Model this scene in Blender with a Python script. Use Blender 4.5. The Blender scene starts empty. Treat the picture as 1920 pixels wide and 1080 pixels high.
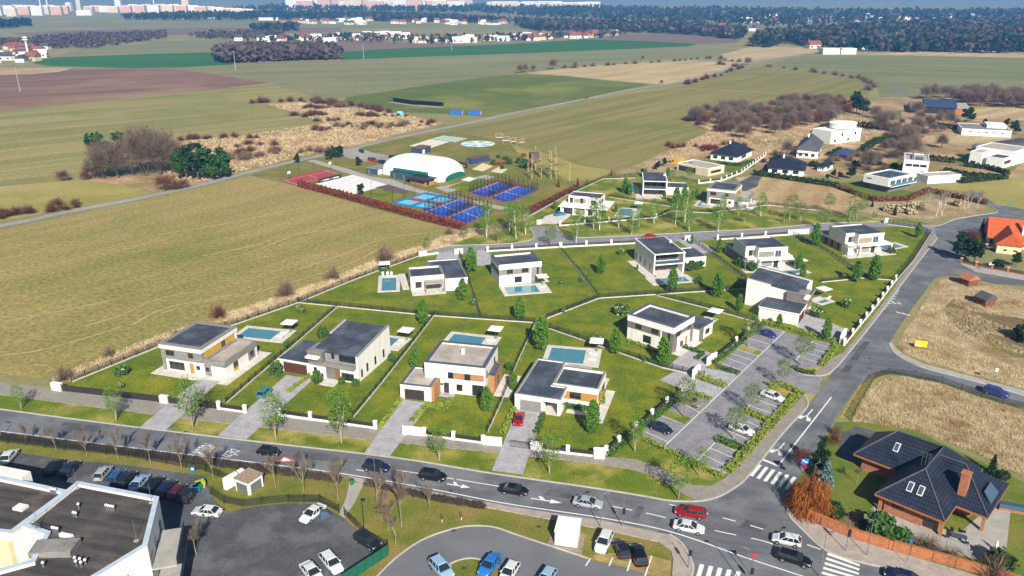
import bpy, bmesh, math, random
import numpy as np
from mathutils import Vector, Matrix
R = math.radians
random.seed(7); rng = np.random.default_rng(7)
sc = bpy.context.scene
col = sc.collection
# ------------------------------------------------------------------ camera, sky, sun, exposure
CAM_H = 75.0; FOC = 1490.0; TH = math.atan(560 / 1490.0)          # metres, pixels of a 1920 wide frame, pitch
cam_d = bpy.data.cameras.new("camera"); cam = bpy.data.objects.new("camera", cam_d); col.objects.link(cam)
cam.location = (0, 0, CAM_H); cam.rotation_euler = (math.pi / 2 - TH, 0, 0)
cam_d.sensor_width = 36.0; cam_d.lens = FOC / 1920 * 36.0; cam_d.clip_start = 0.5; cam_d.clip_end = 60000
sc.camera = cam
SUN_EL, SUN_LEFT = R(34), R(13)
world = bpy.data.worlds.new("World"); sc.world = world; world.use_nodes = True
_nt = world.node_tree; _bg = _nt.nodes["Background"]
_sky = _nt.nodes.new("ShaderNodeTexSky"); _sky.sky_type = 'NISHITA'; _sky.sun_disc = False
_sky.sun_elevation = SUN_EL; _sky.sun_rotation = math.pi - SUN_LEFT; _sky.air_density = 1.0; _sky.dust_density = 0.6
_nt.links.new(_sky.outputs[0], _bg.inputs[0]); _bg.inputs[1].default_value = 0.05
sun_d = bpy.data.lights.new("sun", 'SUN'); sun = bpy.data.objects.new("sun", sun_d); col.objects.link(sun)
sun_d.energy = 5.0; sun_d.angle = R(0.5); sun_d.color = (1.0, 0.95, 0.86)
sun.rotation_euler = Vector((-math.sin(SUN_LEFT) * math.cos(SUN_EL), math.cos(SUN_LEFT) * math.cos(SUN_EL), -math.sin(SUN_EL))).to_track_quat('-Z', 'Y').to_euler()
sun.location = (60, -150, 200)
vs = sc.view_settings; vs.view_transform = 'Standard'; vs.look = 'None'; vs.gamma = 1.0; vs.use_curve_mapping = False; vs.exposure = 0.58
sc.render.engine = 'CYCLES'
sc.cycles.use_denoising = True
sc.cycles.max_bounces = 5; sc.cycles.diffuse_bounces = 2; sc.cycles.glossy_bounces = 2; sc.cycles.transmission_bounces = 3
sc.cycles.transparent_max_bounces = 8; sc.cycles.volume_bounces = 0

# ------------------------------------------------------------------ helpers
_c, _s = math.cos(TH), math.sin(TH)
def G(px, py, z=0.0):
    """Place on the ground (or on the level z) seen at a photo position."""
    u = (px - 960) / FOC; v = (540 - py) / FOC
    t = (z - CAM_H) / (-_s + v * _c)
    return Vector((u * t, (_c + v * _s) * t, z))
def P2(pts, z=0.0): return [G(x, y, z) for x, y in pts]
def hexc(h):
    r, g_, b = (int(h[i:i + 2], 16) / 255 for i in (0, 2, 4))
    f = lambda c: c / 12.92 if c <= .04045 else ((c + .055) / 1.055) ** 2.4
    return (f(r), f(g_), f(b), 1.0)
def colr(c): return hexc(c) if isinstance(c, str) else (tuple(c) + (1.0,))[:4]
MATS = {}
def M(name, c1, c2=None, scale=1.0, rough=.85, bump=0.0, bscale=None, metal=0.0, spec=.35, stretch=None, rot=0.0,
      c3=None, scale3=None, lo=.38, hi=.62, fine=.10, fscale=None, band=None, coat=0.0, lo3=.5, hi3=.66, detail=5.0):
    """Procedural surface: two colours mixed by noise, a third in patches, fine speckle, optional furrow bands, bump."""
    m = bpy.data.materials.new(name); m.use_nodes = True; nt = m.node_tree; N = nt.nodes; L = nt.links
    b = N["Principled BSDF"]; b.inputs["Roughness"].default_value = rough; b.inputs["Metallic"].default_value = metal
    b.inputs["Specular IOR Level"].default_value = spec
    if coat: b.inputs["Coat Weight"].default_value = coat; b.inputs["Coat Roughness"].default_value = .08
    tc = N.new("ShaderNodeTexCoord"); mp = N.new("ShaderNodeMapping")
    L.new(tc.outputs["Object"], mp.inputs["Vector"])
    mp.vector_type = 'TEXTURE'; mp.inputs["Rotation"].default_value = (0, 0, rot)
    mp.inputs["Scale"].default_value = tuple(1 / q for q in (stretch or (1, 1, 1)))
    def noise(sv, src=mp, det=detail):
        n = N.new("ShaderNodeTexNoise"); n.inputs["Scale"].default_value = sv; n.inputs["Detail"].default_value = det
        n.inputs["Roughness"].default_value = .62; L.new(src.outputs[0 if src is mp else "Object"], n.inputs["Vector"]); return n
    def ramp(src, a, z):
        r = N.new("ShaderNodeMapRange"); r.inputs["From Min"].default_value = a; r.inputs["From Max"].default_value = z
        L.new(src, r.inputs["Value"]); return r.outputs[0]
    def mix(fac, a, z, mode='MIX'):
        x = N.new("ShaderNodeMix"); x.data_type = 'RGBA'; x.blend_type = mode
        for sk, v in ((x.inputs[0], fac), (x.inputs[6], a), (x.inputs[7], z)):
            if hasattr(v, "is_linked"): L.new(v, sk)
            else: sk.default_value = v
        return x.outputs[2]
    c = colr(c1)
    if c2 is not None: c = mix(ramp(noise(scale).outputs[0], lo, hi), colr(c1), colr(c2))
    if c3 is not None: c = mix(ramp(noise(scale3 or scale * .3, tc).outputs[0], lo3, hi3), c, colr(c3))
    if band:
        w = N.new("ShaderNodeTexWave"); w.wave_type = 'BANDS'; w.bands_direction = 'Y'; w.inputs["Scale"].default_value = band[0]
        w.inputs["Distortion"].default_value = band[2]; w.inputs["Detail"].default_value = 3; w.inputs["Detail Scale"].default_value = .6
        mb = N.new("ShaderNodeMapping"); mb.vector_type = 'TEXTURE'; mb.inputs["Rotation"].default_value = (0, 0, rot); L.new(tc.outputs["Object"], mb.inputs["Vector"])
        L.new(mb.outputs[0], w.inputs["Vector"])
        c = mix(ramp(w.outputs[1], .25, .95), c, mix(1.0, c, colr(band[1]), 'MULTIPLY'))
    if fine:
        f = noise(fscale or max(scale * 9, .5), tc, 3)
        k = ramp(f.outputs[0], .3, .7); v = N.new("ShaderNodeMapRange")
        v.inputs["To Min"].default_value = 1 - fine * 1.6; v.inputs["To Max"].default_value = 1 + fine * 1.6; L.new(k, v.inputs["Value"])
        h = N.new("ShaderNodeVectorMath"); h.operation = 'SCALE'
        if hasattr(c, "is_linked"): L.new(c, h.inputs[0])
        else: h.inputs[0].default_value = c[:3]
        L.new(v.outputs[0], h.inputs["Scale"]); c = h.outputs[0]
    if hasattr(c, "is_linked"): L.new(c, b.inputs["Base Color"])
    else: b.inputs["Base Color"].default_value = c
    if bump:
        bn = N.new("ShaderNodeBump"); bn.inputs["Strength"].default_value = min(1, bump); bn.inputs["Distance"].default_value = bump
        L.new(noise(bscale or scale * 4, tc, 4).outputs[0], bn.inputs["Height"]); L.new(bn.outputs[0], b.inputs["Normal"])
    MATS[name] = m; return m
def foliage(name, c1, c2, scale=.5, trans=.25, fine=.0):
    """Leaf surface: colour varies from clump to clump and lets some light through."""
    m = M(name, c1, c2, scale=scale, rough=.6, spec=.25, fine=fine, lo=.35, hi=.65)
    nt = m.node_tree; b = nt.nodes["Principled BSDF"]; out = nt.nodes["Material Output"]
    t = nt.nodes.new("ShaderNodeBsdfTranslucent"); mx = nt.nodes.new("ShaderNodeMixShader"); mx.inputs[0].default_value = trans
    src = b.inputs["Base Color"].links[0].from_socket; nt.links.new(src, t.inputs[0])
    nt.links.new(b.outputs[0], mx.inputs[1]); nt.links.new(t.outputs[0], mx.inputs[2]); nt.links.new(mx.outputs[0], out.inputs[0])
    return m
class MB:
    """Collects faces for one mesh."""
    def __init__(s): s.v = []; s.f = []; s.mi = []
    def add(s, vs, fs, mi=0):
        o = len(s.v); s.v += [tuple(p) for p in vs]; s.f += [tuple(i + o for i in f) for f in fs]; s.mi += [mi] * len(fs); return s
    def box(s, x0, x1, y0, y1, z0, z1, mi=0):
        return s.add([(x0, y0, z0), (x1, y0, z0), (x1, y1, z0), (x0, y1, z0), (x0, y0, z1), (x1, y0, z1), (x1, y1, z1), (x0, y1, z1)],
                     [(3, 2, 1, 0), (4, 5, 6, 7), (0, 1, 5, 4), (1, 2, 6, 5), (2, 3, 7, 6), (3, 0, 4, 7)], mi)
    def hexa(s, p, mi=0): return s.add(p, [(3, 2, 1, 0), (4, 5, 6, 7), (0, 1, 5, 4), (1, 2, 6, 5), (2, 3, 7, 6), (3, 0, 4, 7)], mi)
    def prism(s, pts, z0, z1, mi=0):
        n = len(pts); z0s = z0 if isinstance(z0, (list, tuple)) else [z0] * n; z1s = z1 if isinstance(z1, (list, tuple)) else [z1] * n
        v = [(p[0], p[1], z) for p, z in zip(pts, z0s)] + [(p[0], p[1], z) for p, z in zip(pts, z1s)]
        return s.add(v, [tuple(range(n - 1, -1, -1)), tuple(range(n, 2 * n))] + [(i, (i + 1) % n, n + (i + 1) % n, n + i) for i in range(n)], mi)
    def tube(s, p, q, r, n=6, r2=None, mi=0, caps=True):
        p = Vector(p); q = Vector(q); d = q - p
        if d.length < 1e-6: return s
        a = d.orthogonal().normalized(); b = d.normalized().cross(a); r2 = r if r2 is None else r2
        v = [p + (a * math.cos(2 * math.pi * i / n) + b * math.sin(2 * math.pi * i / n)) * r for i in range(n)]
        v += [q + (a * math.cos(2 * math.pi * i / n) + b * math.sin(2 * math.pi * i / n)) * r2 for i in range(n)]
        f = [(i, (i + 1) % n, n + (i + 1) % n, n + i) for i in range(n)]
        if caps: f += [tuple(range(n - 1, -1, -1)), tuple(range(n, 2 * n))]
        return s.add(v, f, mi)
    def mesh(s, name, mats):
        me = bpy.data.meshes.new(name); me.from_pydata(s.v, [], s.f); me.update()
        for m in (mats if isinstance(mats, (list, tuple)) else [mats]): me.materials.append(m)
        if any(s.mi): me.polygons.foreach_set("material_index", s.mi)
        return me
    def build(s, name, mats, parent=None, smooth=False):
        me = s.mesh(name, mats)
        if smooth: me.polygons.foreach_set("use_smooth", [True] * len(me.polygons))
        return link(name, me, parent)
def link(name, me, parent=None, loc=None, rz=None, scale=None):
    o = bpy.data.objects.new(name, me); col.objects.link(o)
    if parent is not None: o.parent = parent
    if loc is not None: o.location = loc
    if rz is not None: o.rotation_euler = (0, 0, rz)
    if scale is not None: o.scale = scale if isinstance(scale, (tuple, list)) else (scale,) * 3
    return o
def tag(o, label=None, cat=None, group=None, kind=None):
    if label: o["label"] = label
    if cat: o["category"] = cat
    if group: o["group"] = group
    if kind: o["kind"] = kind
    return o
def thing(name, label, cat, loc=(0, 0, 0), rz=0.0, group=None):
    o = bpy.data.objects.new(name, None); col.objects.link(o); o.location = loc; o.rotation_euler = (0, 0, rz); o.empty_display_size = .3
    return tag(o, label, cat, group)
def copy_tree(o, parent=None, kids=None):
    c = o.copy(); col.objects.link(c); c.parent = parent
    for ch in (KIDS.get(o.name) or [x for x in o.children]): copy_tree(ch, c)
    return c
KIDS = {}
def sheet(name, pts, z, mat, kind="structure", px=True, parent=None, th=0.0):
    """A flat sheet (or, with th, a slab whose top is at z) from a ground outline."""
    p = P2(pts) if px else [Vector((q[0], q[1], 0)) for q in pts]
    bm = bmesh.new(); vs_ = [bm.verts.new((q.x, q.y, z)) for q in p]; f = bm.faces.new(vs_)
    if f.normal.z < 0: f.normal_flip()
    bm.normal_update()
    if f.normal.z < 0: bmesh.ops.reverse_faces(bm, faces=[f])
    if th:
        r = bmesh.ops.extrude_face_region(bm, geom=list(bm.faces))
        for e in r["geom"]:
            if isinstance(e, bmesh.types.BMVert): e.co.z -= th
    bmesh.ops.triangulate(bm, faces=[x for x in bm.faces if len(x.verts) > 4])
    if th: bmesh.ops.recalc_face_normals(bm, faces=list(bm.faces))
    me = bpy.data.meshes.new(name); bm.to_mesh(me); bm.free(); me.materials.append(mat)
    o = link(name, me, parent)
    if parent is None and kind: o["kind"] = kind
    return o
def ribbon_pts(line, w):
    """Left and right edges of a path given by its middle line (ground vectors)."""
    l, r = [], []
    for i, p in enumerate(line):
        a = line[max(i - 1, 0)]; b = line[min(i + 1, len(line) - 1)]; d = (b - a).normalized(); n = Vector((-d.y, d.x, 0)) * (w / 2)
        l.append(p + n); r.append(p - n)
    return l, r
def smooth_line(pts, k=6):
    """Catmull-Rom through ground points."""
    out = []; n = len(pts)
    for i in range(n - 1):
        p0, p1, p2, p3 = pts[max(i - 1, 0)], pts[i], pts[i + 1], pts[min(i + 2, n - 1)]
        for j in range(k):
            t = j / k
            out.append(.5 * ((2 * p1) + (p2 - p0) * t + (2 * p0 - 5 * p1 + 4 * p2 - p3) * t * t + (3 * p1 - p0 - 3 * p2 + p3) * t ** 3))
    return out + [pts[-1]]
def ribbon(name, line, w, z, mat, th=0.0, kind="structure", parent=None, px=True, smooth=True):
    L_ = [G(*p) for p in line] if px else [Vector((p[0], p[1], 0)) for p in line]
    if smooth: L_ = smooth_line(L_)
    l, r = ribbon_pts(L_, w); m = MB()
    if not th:
        for i in range(len(L_) - 1): m.add([(l[i].x, l[i].y, z), (r[i].x, r[i].y, z), (r[i + 1].x, r[i + 1].y, z), (l[i + 1].x, l[i + 1].y, z)], [(0, 1, 2, 3)])
    else:
        n = len(L_); v = []
        for i in range(n): v += [(l[i].x, l[i].y, z), (r[i].x, r[i].y, z), (r[i].x, r[i].y, z - th), (l[i].x, l[i].y, z - th)]
        f = [(0, 1, 2, 3), (4 * n - 1, 4 * n - 2, 4 * n - 3, 4 * n - 4)]
        for i in range(n - 1):
            for k in range(4): f.append((4 * i + k, 4 * i + 4 + k, 4 * i + 4 + (k + 1) % 4, 4 * i + (k + 1) % 4))
        m.add(v, f)
    o = m.build(name, mat, parent)
    if parent is None and kind: o["kind"] = kind
    return o
ORD = "first second third fourth fifth sixth seventh eighth ninth tenth eleventh twelfth thirteenth fourteenth fifteenth sixteenth seventeenth eighteenth nineteenth twentieth".split()
def ordw(i): return ORD[i] if i < 20 else ("twenty-" + ORD[i - 20] if i < 29 else ("thirtieth" if i == 29 else ("thirty-" + ORD[i - 30] if i < 39 else ("fortieth" if i == 39 else "forty-" + ORD[i - 40]))))
# ------------------------------------------------------------------ materials
M('earth', '8d8657', '7c7a4c', scale=.02, c3='9a8a5e', scale3=.006, fine=.12, fscale=.6)
M('field_near', '9c8a53', '8f8048', scale=.08, stretch=(.10, 1.4, 1), rot=R(53), c3='737630', scale3=.016, lo3=.47, hi3=.72, lo=.42, hi=.6, fine=.24, fscale=.9, bump=.3, bscale=1.4)
M('field_left', '9a8e58', '817d42', scale=.06, stretch=(.08, 1.5, 1), rot=R(40), c3='747a30', scale3=.012, lo3=.5, hi3=.68, lo=.42, hi=.6, band=(.18, (.94, .93, .91), 7), fine=.16, fscale=.6)
M('field_plough', '8a6a54', '765748', scale=.05, stretch=(.08, 1.5, 1), rot=R(34), c3='9a8062', scale3=.006, lo=.42, hi=.6, band=(.12, (.88, .86, .85), 5), fine=.12, fscale=.5)
M('field_sand', 'bfa57a', 'a88c62', scale=.03, band=(.03, (.84, .82, .8), 2), rot=R(60), fine=.14)
M('field_grey', '858158', '727548', scale=.02, stretch=(.1, 1.5, 1), rot=R(20), c3='8c8258', scale3=.004, fine=.12, fscale=.3)
M('field_green', '35692a', '2c6028', scale=.006, stretch=(.3, 3, 1), band=(.04, (.86, .9, .84), 2), fine=.08, fscale=.2)
M('field_brown', '7f6a5c', '766152', scale=.006, stretch=(.3, 2, 1), fine=.08, fscale=.2)
M('field_range', '626c26', '55641f', scale=.02, c3='80813a', scale3=.012, fine=.12, fscale=.6)
M('field_straw', 'c2aa7c', 'a58f64', scale=.05, stretch=(.2, 2, 1), rot=R(40), fine=.18, fscale=.5)
M('field_right', '8c8049', '787436', scale=.06, stretch=(.08, 1.5, 1), rot=R(50), c3='6c7628', scale3=.012, lo3=.52, hi3=.68, lo=.42, hi=.6, band=(.2, (.94, .93, .91), 7), fine=.16, fscale=.7)
M('field_far_right', '87835a', '727744', scale=.03, stretch=(.08, 1.5, 1), rot=R(-22), c3='6a7438', scale3=.006, lo=.42, hi=.6, band=(.08, (.86, .85, .82), 2.5), fine=.1, fscale=.4)
M('scrub', 'bd9c78', '9c7c5c', scale=.12, c3='8a7848', scale3=.035, lo3=.44, hi3=.6, fine=.24, fscale=1.0, bump=.5, bscale=.8)
M('meadow', 'a0934f', '858039', scale=.06, c3='aa9a62', scale3=.03, fine=.2, fscale=1.5, bump=.2, bscale=2)
M('dry_grass', 'b5a07c', '9a8562', scale=.25, c3='887448', scale3=.06, fine=.26, fscale=2.5, bump=.6, bscale=1.3)
M('dry_earth', '7a6746', '6b5a3a', scale=.1, c3='756f38', scale3=.06, fine=.16, fscale=1.5, bump=.2)
M('lawn', '65740f', '506309', scale=.35, c3='7e7e16', scale3=.12, fine=.24, fscale=2.2, bump=.12, bscale=5, lo3=.44, hi3=.66)
M('verge', '687617', '566a0a', scale=.35, c3='a3944c', scale3=.09, fine=.24, fscale=3.5, bump=.1, bscale=5, lo3=.46, hi3=.62)
M('town_grass', '74752a', '62691e', scale=.3, c3='8a7640', scale3=.09, fine=.22, fscale=4, bump=.1, bscale=5, lo3=.46, hi3=.62)
M('garden_lawn', '637022', '526818', scale=.3, c3='777430', scale3=.1, fine=.18, fscale=4)
M('asphalt', '68696d', '5a5c61', scale=.5, stretch=(.06, 1.2, 1), rot=R(-14), c3='75777a', scale3=.12, lo3=.46, hi3=.62, fine=.11, fscale=5, rough=.9)
M('asphalt_dark', '545557', '494a4c', scale=.3, c3='626365', scale3=.18, lo3=.48, hi3=.6, fine=.13, fscale=3, rough=.9)
M('asphalt_service', '6f7074', '68696d', scale=.15, c3='747579', scale3=.05, fine=.06, fscale=5, rough=.9)
M('lane', '9a958c', '8d887f', scale=.1, c3='a49f95', scale3=.05, fine=.08, rough=.9)
M('concrete', 'a9a59d', '9b978f', scale=.5, fine=.1, rough=.9)
M('kerb', 'b9b5ab', 'aaa69c', scale=.8, fine=.08, rough=.85)
M('marking', 'e6e6e2', 'd2d2ce', scale=1.2, fine=.08, rough=.7, lo=.3, hi=.75)
M('marking_red', 'c8444c', 'b53a44', scale=1.2, fine=.1, rough=.7)
def pavers(name, c1, c2, mortar, sx, sy, rot=0.0):
    m = M(name, c1, c2, scale=.5, rough=.9, fine=.06, fscale=3); nt = m.node_tree; b = nt.nodes["Principled BSDF"]
    src = b.inputs["Base Color"].links[0].from_socket
    tc = nt.nodes.new("ShaderNodeTexCoord"); mp = nt.nodes.new("ShaderNodeMapping"); mp.inputs["Rotation"].default_value = (0, 0, rot)
    nt.links.new(tc.outputs["Object"], mp.inputs["Vector"])
    br = nt.nodes.new("ShaderNodeTexBrick"); br.inputs["Scale"].default_value = 1.0; br.inputs["Brick Width"].default_value = sx; br.inputs["Row Height"].default_value = sy
    br.inputs["Mortar Size"].default_value = .02; br.inputs["Color1"].default_value = (1, 1, 1, 1); br.inputs["Color2"].default_value = (.82, .82, .84, 1); br.inputs["Mortar"].default_value = colr(mortar)
    nt.links.new(mp.outputs[0], br.inputs["Vector"])
    mx = nt.nodes.new("ShaderNodeMix"); mx.data_type = 'RGBA'; mx.blend_type = 'MULTIPLY'; mx.inputs[0].default_value = 1.0
    nt.links.new(src, mx.inputs[6]); nt.links.new(br.outputs["Color"], mx.inputs[7]); nt.links.new(mx.outputs[2], b.inputs["Base Color"])
    return m
pavers('paver_walk', 'a49d90', '979085', 'b8b8b8', .4, .2, R(8))
pavers('paver_drive', 'bdb9ba', 'aaa6a9', 'b0b0b0', .5, .3, R(-30))
pavers('paver_lot', '9d9a9d', '8b888d', 'b0b0b0', .5, .25, R(50))
pavers('paver_tan', 'bcaea2', 'ada095', 'b8b8b8', .4, .2, R(12))
pavers('stone_deck', 'dcd5ca', 'd0c9be', 'c4c4c4', .8, .8, R(-17))
M('paver_red', 'b0715f', '9e6353', scale=2, fine=.1, rough=.9)
M('paver_yellow', 'a8935a', '927f4c', scale=.6, c3='7d7048', scale3=.4, fine=.15)
M('mulch_cover', '4c4644', '3c3836', scale=3, fine=.15)
M('gravel', '9b8b78', '7f7263', scale=3, fine=.25, fscale=8)

# ------------------------------------------------------------------ ground and fields
gm = MB(); S_ = 26000
gm.add([(-S_, -1500, 0), (S_, -1500, 0), (S_, 2 * S_ - 1500, 0), (-S_, 2 * S_ - 1500, 0)], [(0, 1, 2, 3)])
tag(gm.build('ground', MATS['earth']), kind='structure')
def S(name, mat, z, *pts, **k): return sheet(name, list(pts), z, MATS[mat], **k)
far_z = .10
S('field', 'field_plough', .03, (-150, 128), (330, 129), (420, 142), (505, 155), (370, 172), (180, 191), (0, 208), (-260, 228))
S('field', 'field_sand', .06, (-150, 127), (140, 127), (110, 135), (60, 139), (-60, 143), (-180, 145))
S('field', 'field_left', .03, (-300, 234), (0, 209), (180, 192), (370, 173), (505, 156), (560, 170), (610, 185), (540, 188), (470, 194), (560, 210), (612, 228), (480, 247), (340, 262), (240, 280), (170, 318), (100, 338), (-40, 350), (-400, 380))
S('field', 'field_grey', .04, (425, 141), (330, 128), (420, 118), (640, 113.5), (800, 107), (1000, 100.5), (1200, 92), (1290, 88), (1385, 93), (1330, 108), (1270, 111), (1100, 120), (1010, 132), (960, 137), (860, 150), (720, 170), (645, 183), (600, 187), (510, 155))
S('field', 'field_green', .05, (640, 112.5), (640, 97), (720, 92), (960, 82.5), (1100, 73.5), (1200, 77), (1310, 82), (1290, 87), (1200, 91), (1000, 99.5), (800, 106))
S('field', 'field_green', .05, (60, 118), (95, 108), (250, 102), (400, 98), (440, 121), (330, 127), (250, 128), (90, 124))
S('field', 'field_brown', .04, (560, 96), (640, 76), (760, 80), (870, 83), (960, 80), (1120, 71), (1180, 64), (1370, 65), (1385, 80), (1320, 82.5), (1100, 72.5), (960, 81.5), (640, 96))
S('field', 'field_range', .05, (640, 194), (650, 182), (860, 151), (965, 138), (1060, 143), (1215, 159), (1170, 168), (1100, 184), (960, 210), (915, 219), (860, 215), (750, 210))
S('field', 'field_straw', .06, (985, 137), (1100, 124), (1290, 113), (1395, 117), (1365, 128), (1300, 147), (1245, 159), (1150, 151), (1060, 142))
S('field', 'field_straw', .05, (1350, 103), (1410, 87), (1500, 88), (1560, 98), (1500, 102), (1430, 112), (1395, 117), (1362, 112))
S('field', 'field_right', .05, (840, 246), (960, 222), (1060, 200), (1180, 176), (1285, 160), (1390, 132), (1430, 124), (1520, 133), (1600, 147), (1636, 163), (1628, 176), (1590, 184), (1500, 190), (1400, 203), (1310, 209), (1284, 220), (1300, 234), (1330, 243), (1260, 278), (1180, 312), (1150, 318), (1080, 306), (1040, 290), (960, 270), (900, 255))
S('field', 'field_far_right', .04, (1435, 123), (1470, 113), (1510, 104), (1640, 105), (1920, 110), (2300, 116), (2300, 175), (1920, 172), (1780, 178), (1700, 184), (1650, 182), (1645, 166), (1610, 147))
S('field', 'field_straw', .05, (1590, 101), (1700, 97), (1920, 96), (2200, 98), (2200, 113), (1920, 108), (1700, 104))
S('field', 'field_straw', .066, (1815, 205), (1860, 201), (2100, 208), (2100, 232), (1920, 226), (1825, 222))
S('field', 'field_grey', .03, (160, 90), (330, 77), (640, 72), (640, 96), (400, 97), (100, 106))
S('field', 'field_brown', .03, (20, 62), (170, 56), (400, 52), (640, 52), (640, 60), (330, 66), (60, 68))
S('field', 'field_grey', .03, (60, 52), (170, 42), (480, 38), (960, 48), (1000, 55), (640, 52))
S('field', 'field_near', .04, (-420, 470), (-200, 452), (0, 431), (210, 389), (330, 362), (470, 330), (540, 345), (720, 397), (840, 427), (832, 440), (788, 462), (720, 482), (610, 528), (490, 568), (420, 592), (300, 632), (180, 678), (95, 712), (-100, 692), (-420, 660))
S('field', 'meadow', .05, (-400, 384), (-40, 354), (100, 341), (170, 335), (260, 352), (285, 362), (210, 378), (0, 415), (-200, 440))
S('scrub_land', 'scrub', .055, (165, 338), (180, 315), (245, 282), (345, 264), (480, 249), (612, 230), (560, 211), (474, 195), (545, 189), (615, 188), (700, 205), (760, 214), (835, 231), (770, 250), (690, 268), (640, 280), (555, 298), (470, 318), (380, 343), (285, 362), (255, 352))
S('scrub_land', 'scrub', .05, (1286, 218), (1312, 210), (1400, 204), (1500, 191), (1600, 185), (1650, 183), (1780, 180), (1920, 174), (2300, 180), (2300, 470), (1920, 370), (1760, 330), (1500, 330), (1330, 300), (1200, 320), (1180, 316), (1262, 280), (1333, 245), (1300, 235))
S('scrub_land', 'dry_grass', .045, (832, 441), (840, 428), (990, 400), (1080, 350), (1190, 312), (1260, 280), (1320, 300), (1200, 340), (1060, 400), (960, 440), (830, 470), (720, 505), (590, 560), (440, 612), (300, 652), (130, 716), (95, 713), (180, 679), (300, 633), (420, 593), (490, 569), (610, 529), (720, 483), (789, 463))
S('sport_ground', 'town_grass', .05, (470, 329), (560, 302), (650, 284), (700, 270), (790, 253), (845, 247), (900, 256), (960, 271), (1040, 291), (1080, 307), (1150, 319), (1160, 330), (1080, 356), (985, 402), (900, 428), (845, 427), (720, 396), (540, 344))
S('scrub_land', 'meadow', .055, (960, 272), (1040, 292), (1080, 308), (1150, 320), (1120, 338), (1060, 340), (1040, 320), (980, 300))
ribbon('country_road', [(-250, 462), (0, 424), (130, 397), (290, 366), (380, 346), (470, 322), (560, 301), (640, 284), (700, 269), (780, 251), (870, 233), (960, 213), (1060, 193), (1180, 169), (1280, 152), (1380, 126), (1430, 114), (1500, 103)], 4.6, .085, MATS['lane'])
ribbon('track', [(1100, 186), (1250, 167), (1400, 172), (1500, 180), (1560, 185)], 1.6, .09, MATS['field_straw'])
S('puddle', 'asphalt_service', .06, (1660, 169), (1680, 166), (1700, 169), (1695, 173), (1670, 173))

for ln in ([(250, 608), (305, 580), (390, 561), (450, 552)], [(300, 588), (370, 568), (480, 548), (640, 500), (720, 462)], [(160, 612), (230, 590), (300, 560), (420, 538)], [(380, 480), (470, 462), (520, 446), (600, 432)], [(420, 486), (480, 470), (560, 440), (660, 428)], [(0, 604), (80, 590), (180, 570), (220, 560)], [(-10, 668), (60, 660), (140, 640), (230, 612)], [(560, 505), (640, 478), (720, 448), (800, 437)], [(1110, 226), (1180, 212), (1260, 200)], [(1060, 240), (1150, 222), (1240, 206)], [(1180, 275), (1240, 252), (1310, 238)], [(300, 440), (420, 420), (540, 395)]):
    ribbon('tractor_track', ln, .5, .062, MATS['field_straw'])
# ------------------------------------------------------------------ the new estate: lawns, roads, pavements
S('lawn', 'lawn', .06, (137, 716), (300, 651), (445, 608), (560, 568), (670, 523), (785, 481), (920, 473), (1050, 465), (1160, 460), (1350, 450), (1515, 440), (1600, 428), (1700, 424), (1748, 440), (1700, 510), (1640, 590), (1583, 655), (1427, 612), (1125, 860), (900, 828), (700, 802), (400, 762), (100, 722))
S('verge', 'verge', .05, (-120, 724), (0, 741), (400, 790), (700, 822), (940, 848), (1100, 862), (1180, 872), (1250, 895), (1290, 912), (1330, 935), (1260, 938), (1200, 928), (1100, 912), (920, 886), (740, 857), (500, 829), (250, 799), (0, 766), (-120, 750))
S('verge', 'verge', .052, (1115, 860), (1440, 606), (1590, 645), (1560, 692), (1515, 760), (1400, 898), (1340, 925), (1280, 905), (1230, 880))
S('park_lawn', 'verge', .062, (800, 472), (832, 462), (880, 446), (950, 432), (1000, 404), (1085, 352), (1140, 332), (1200, 322), (1330, 340), (1345, 352), (1420, 356), (1440, 392), (1560, 404), (1700, 412), (1745, 420), (1700, 424), (1540, 424), (1440, 432), (1160, 448), (1000, 460), (850, 468))
S('dry_plot', 'field_sand', .07, (1380, 333), (1450, 330), (1560, 345), (1620, 375), (1580, 398), (1500, 394), (1440, 388), (1400, 365))
S('dry_plot', 'dry_grass', .07, (1590, 395), (1640, 376), (1700, 378), (1790, 372), (1830, 380), (1858, 392), (1820, 402), (1740, 412), (1680, 408))
S('town_grass', 'meadow', .06, (1730, 352), (1790, 345), (1920, 330), (2200, 320), (2200, 400), (1920, 392), (1868, 384), (1830, 362))
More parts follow.
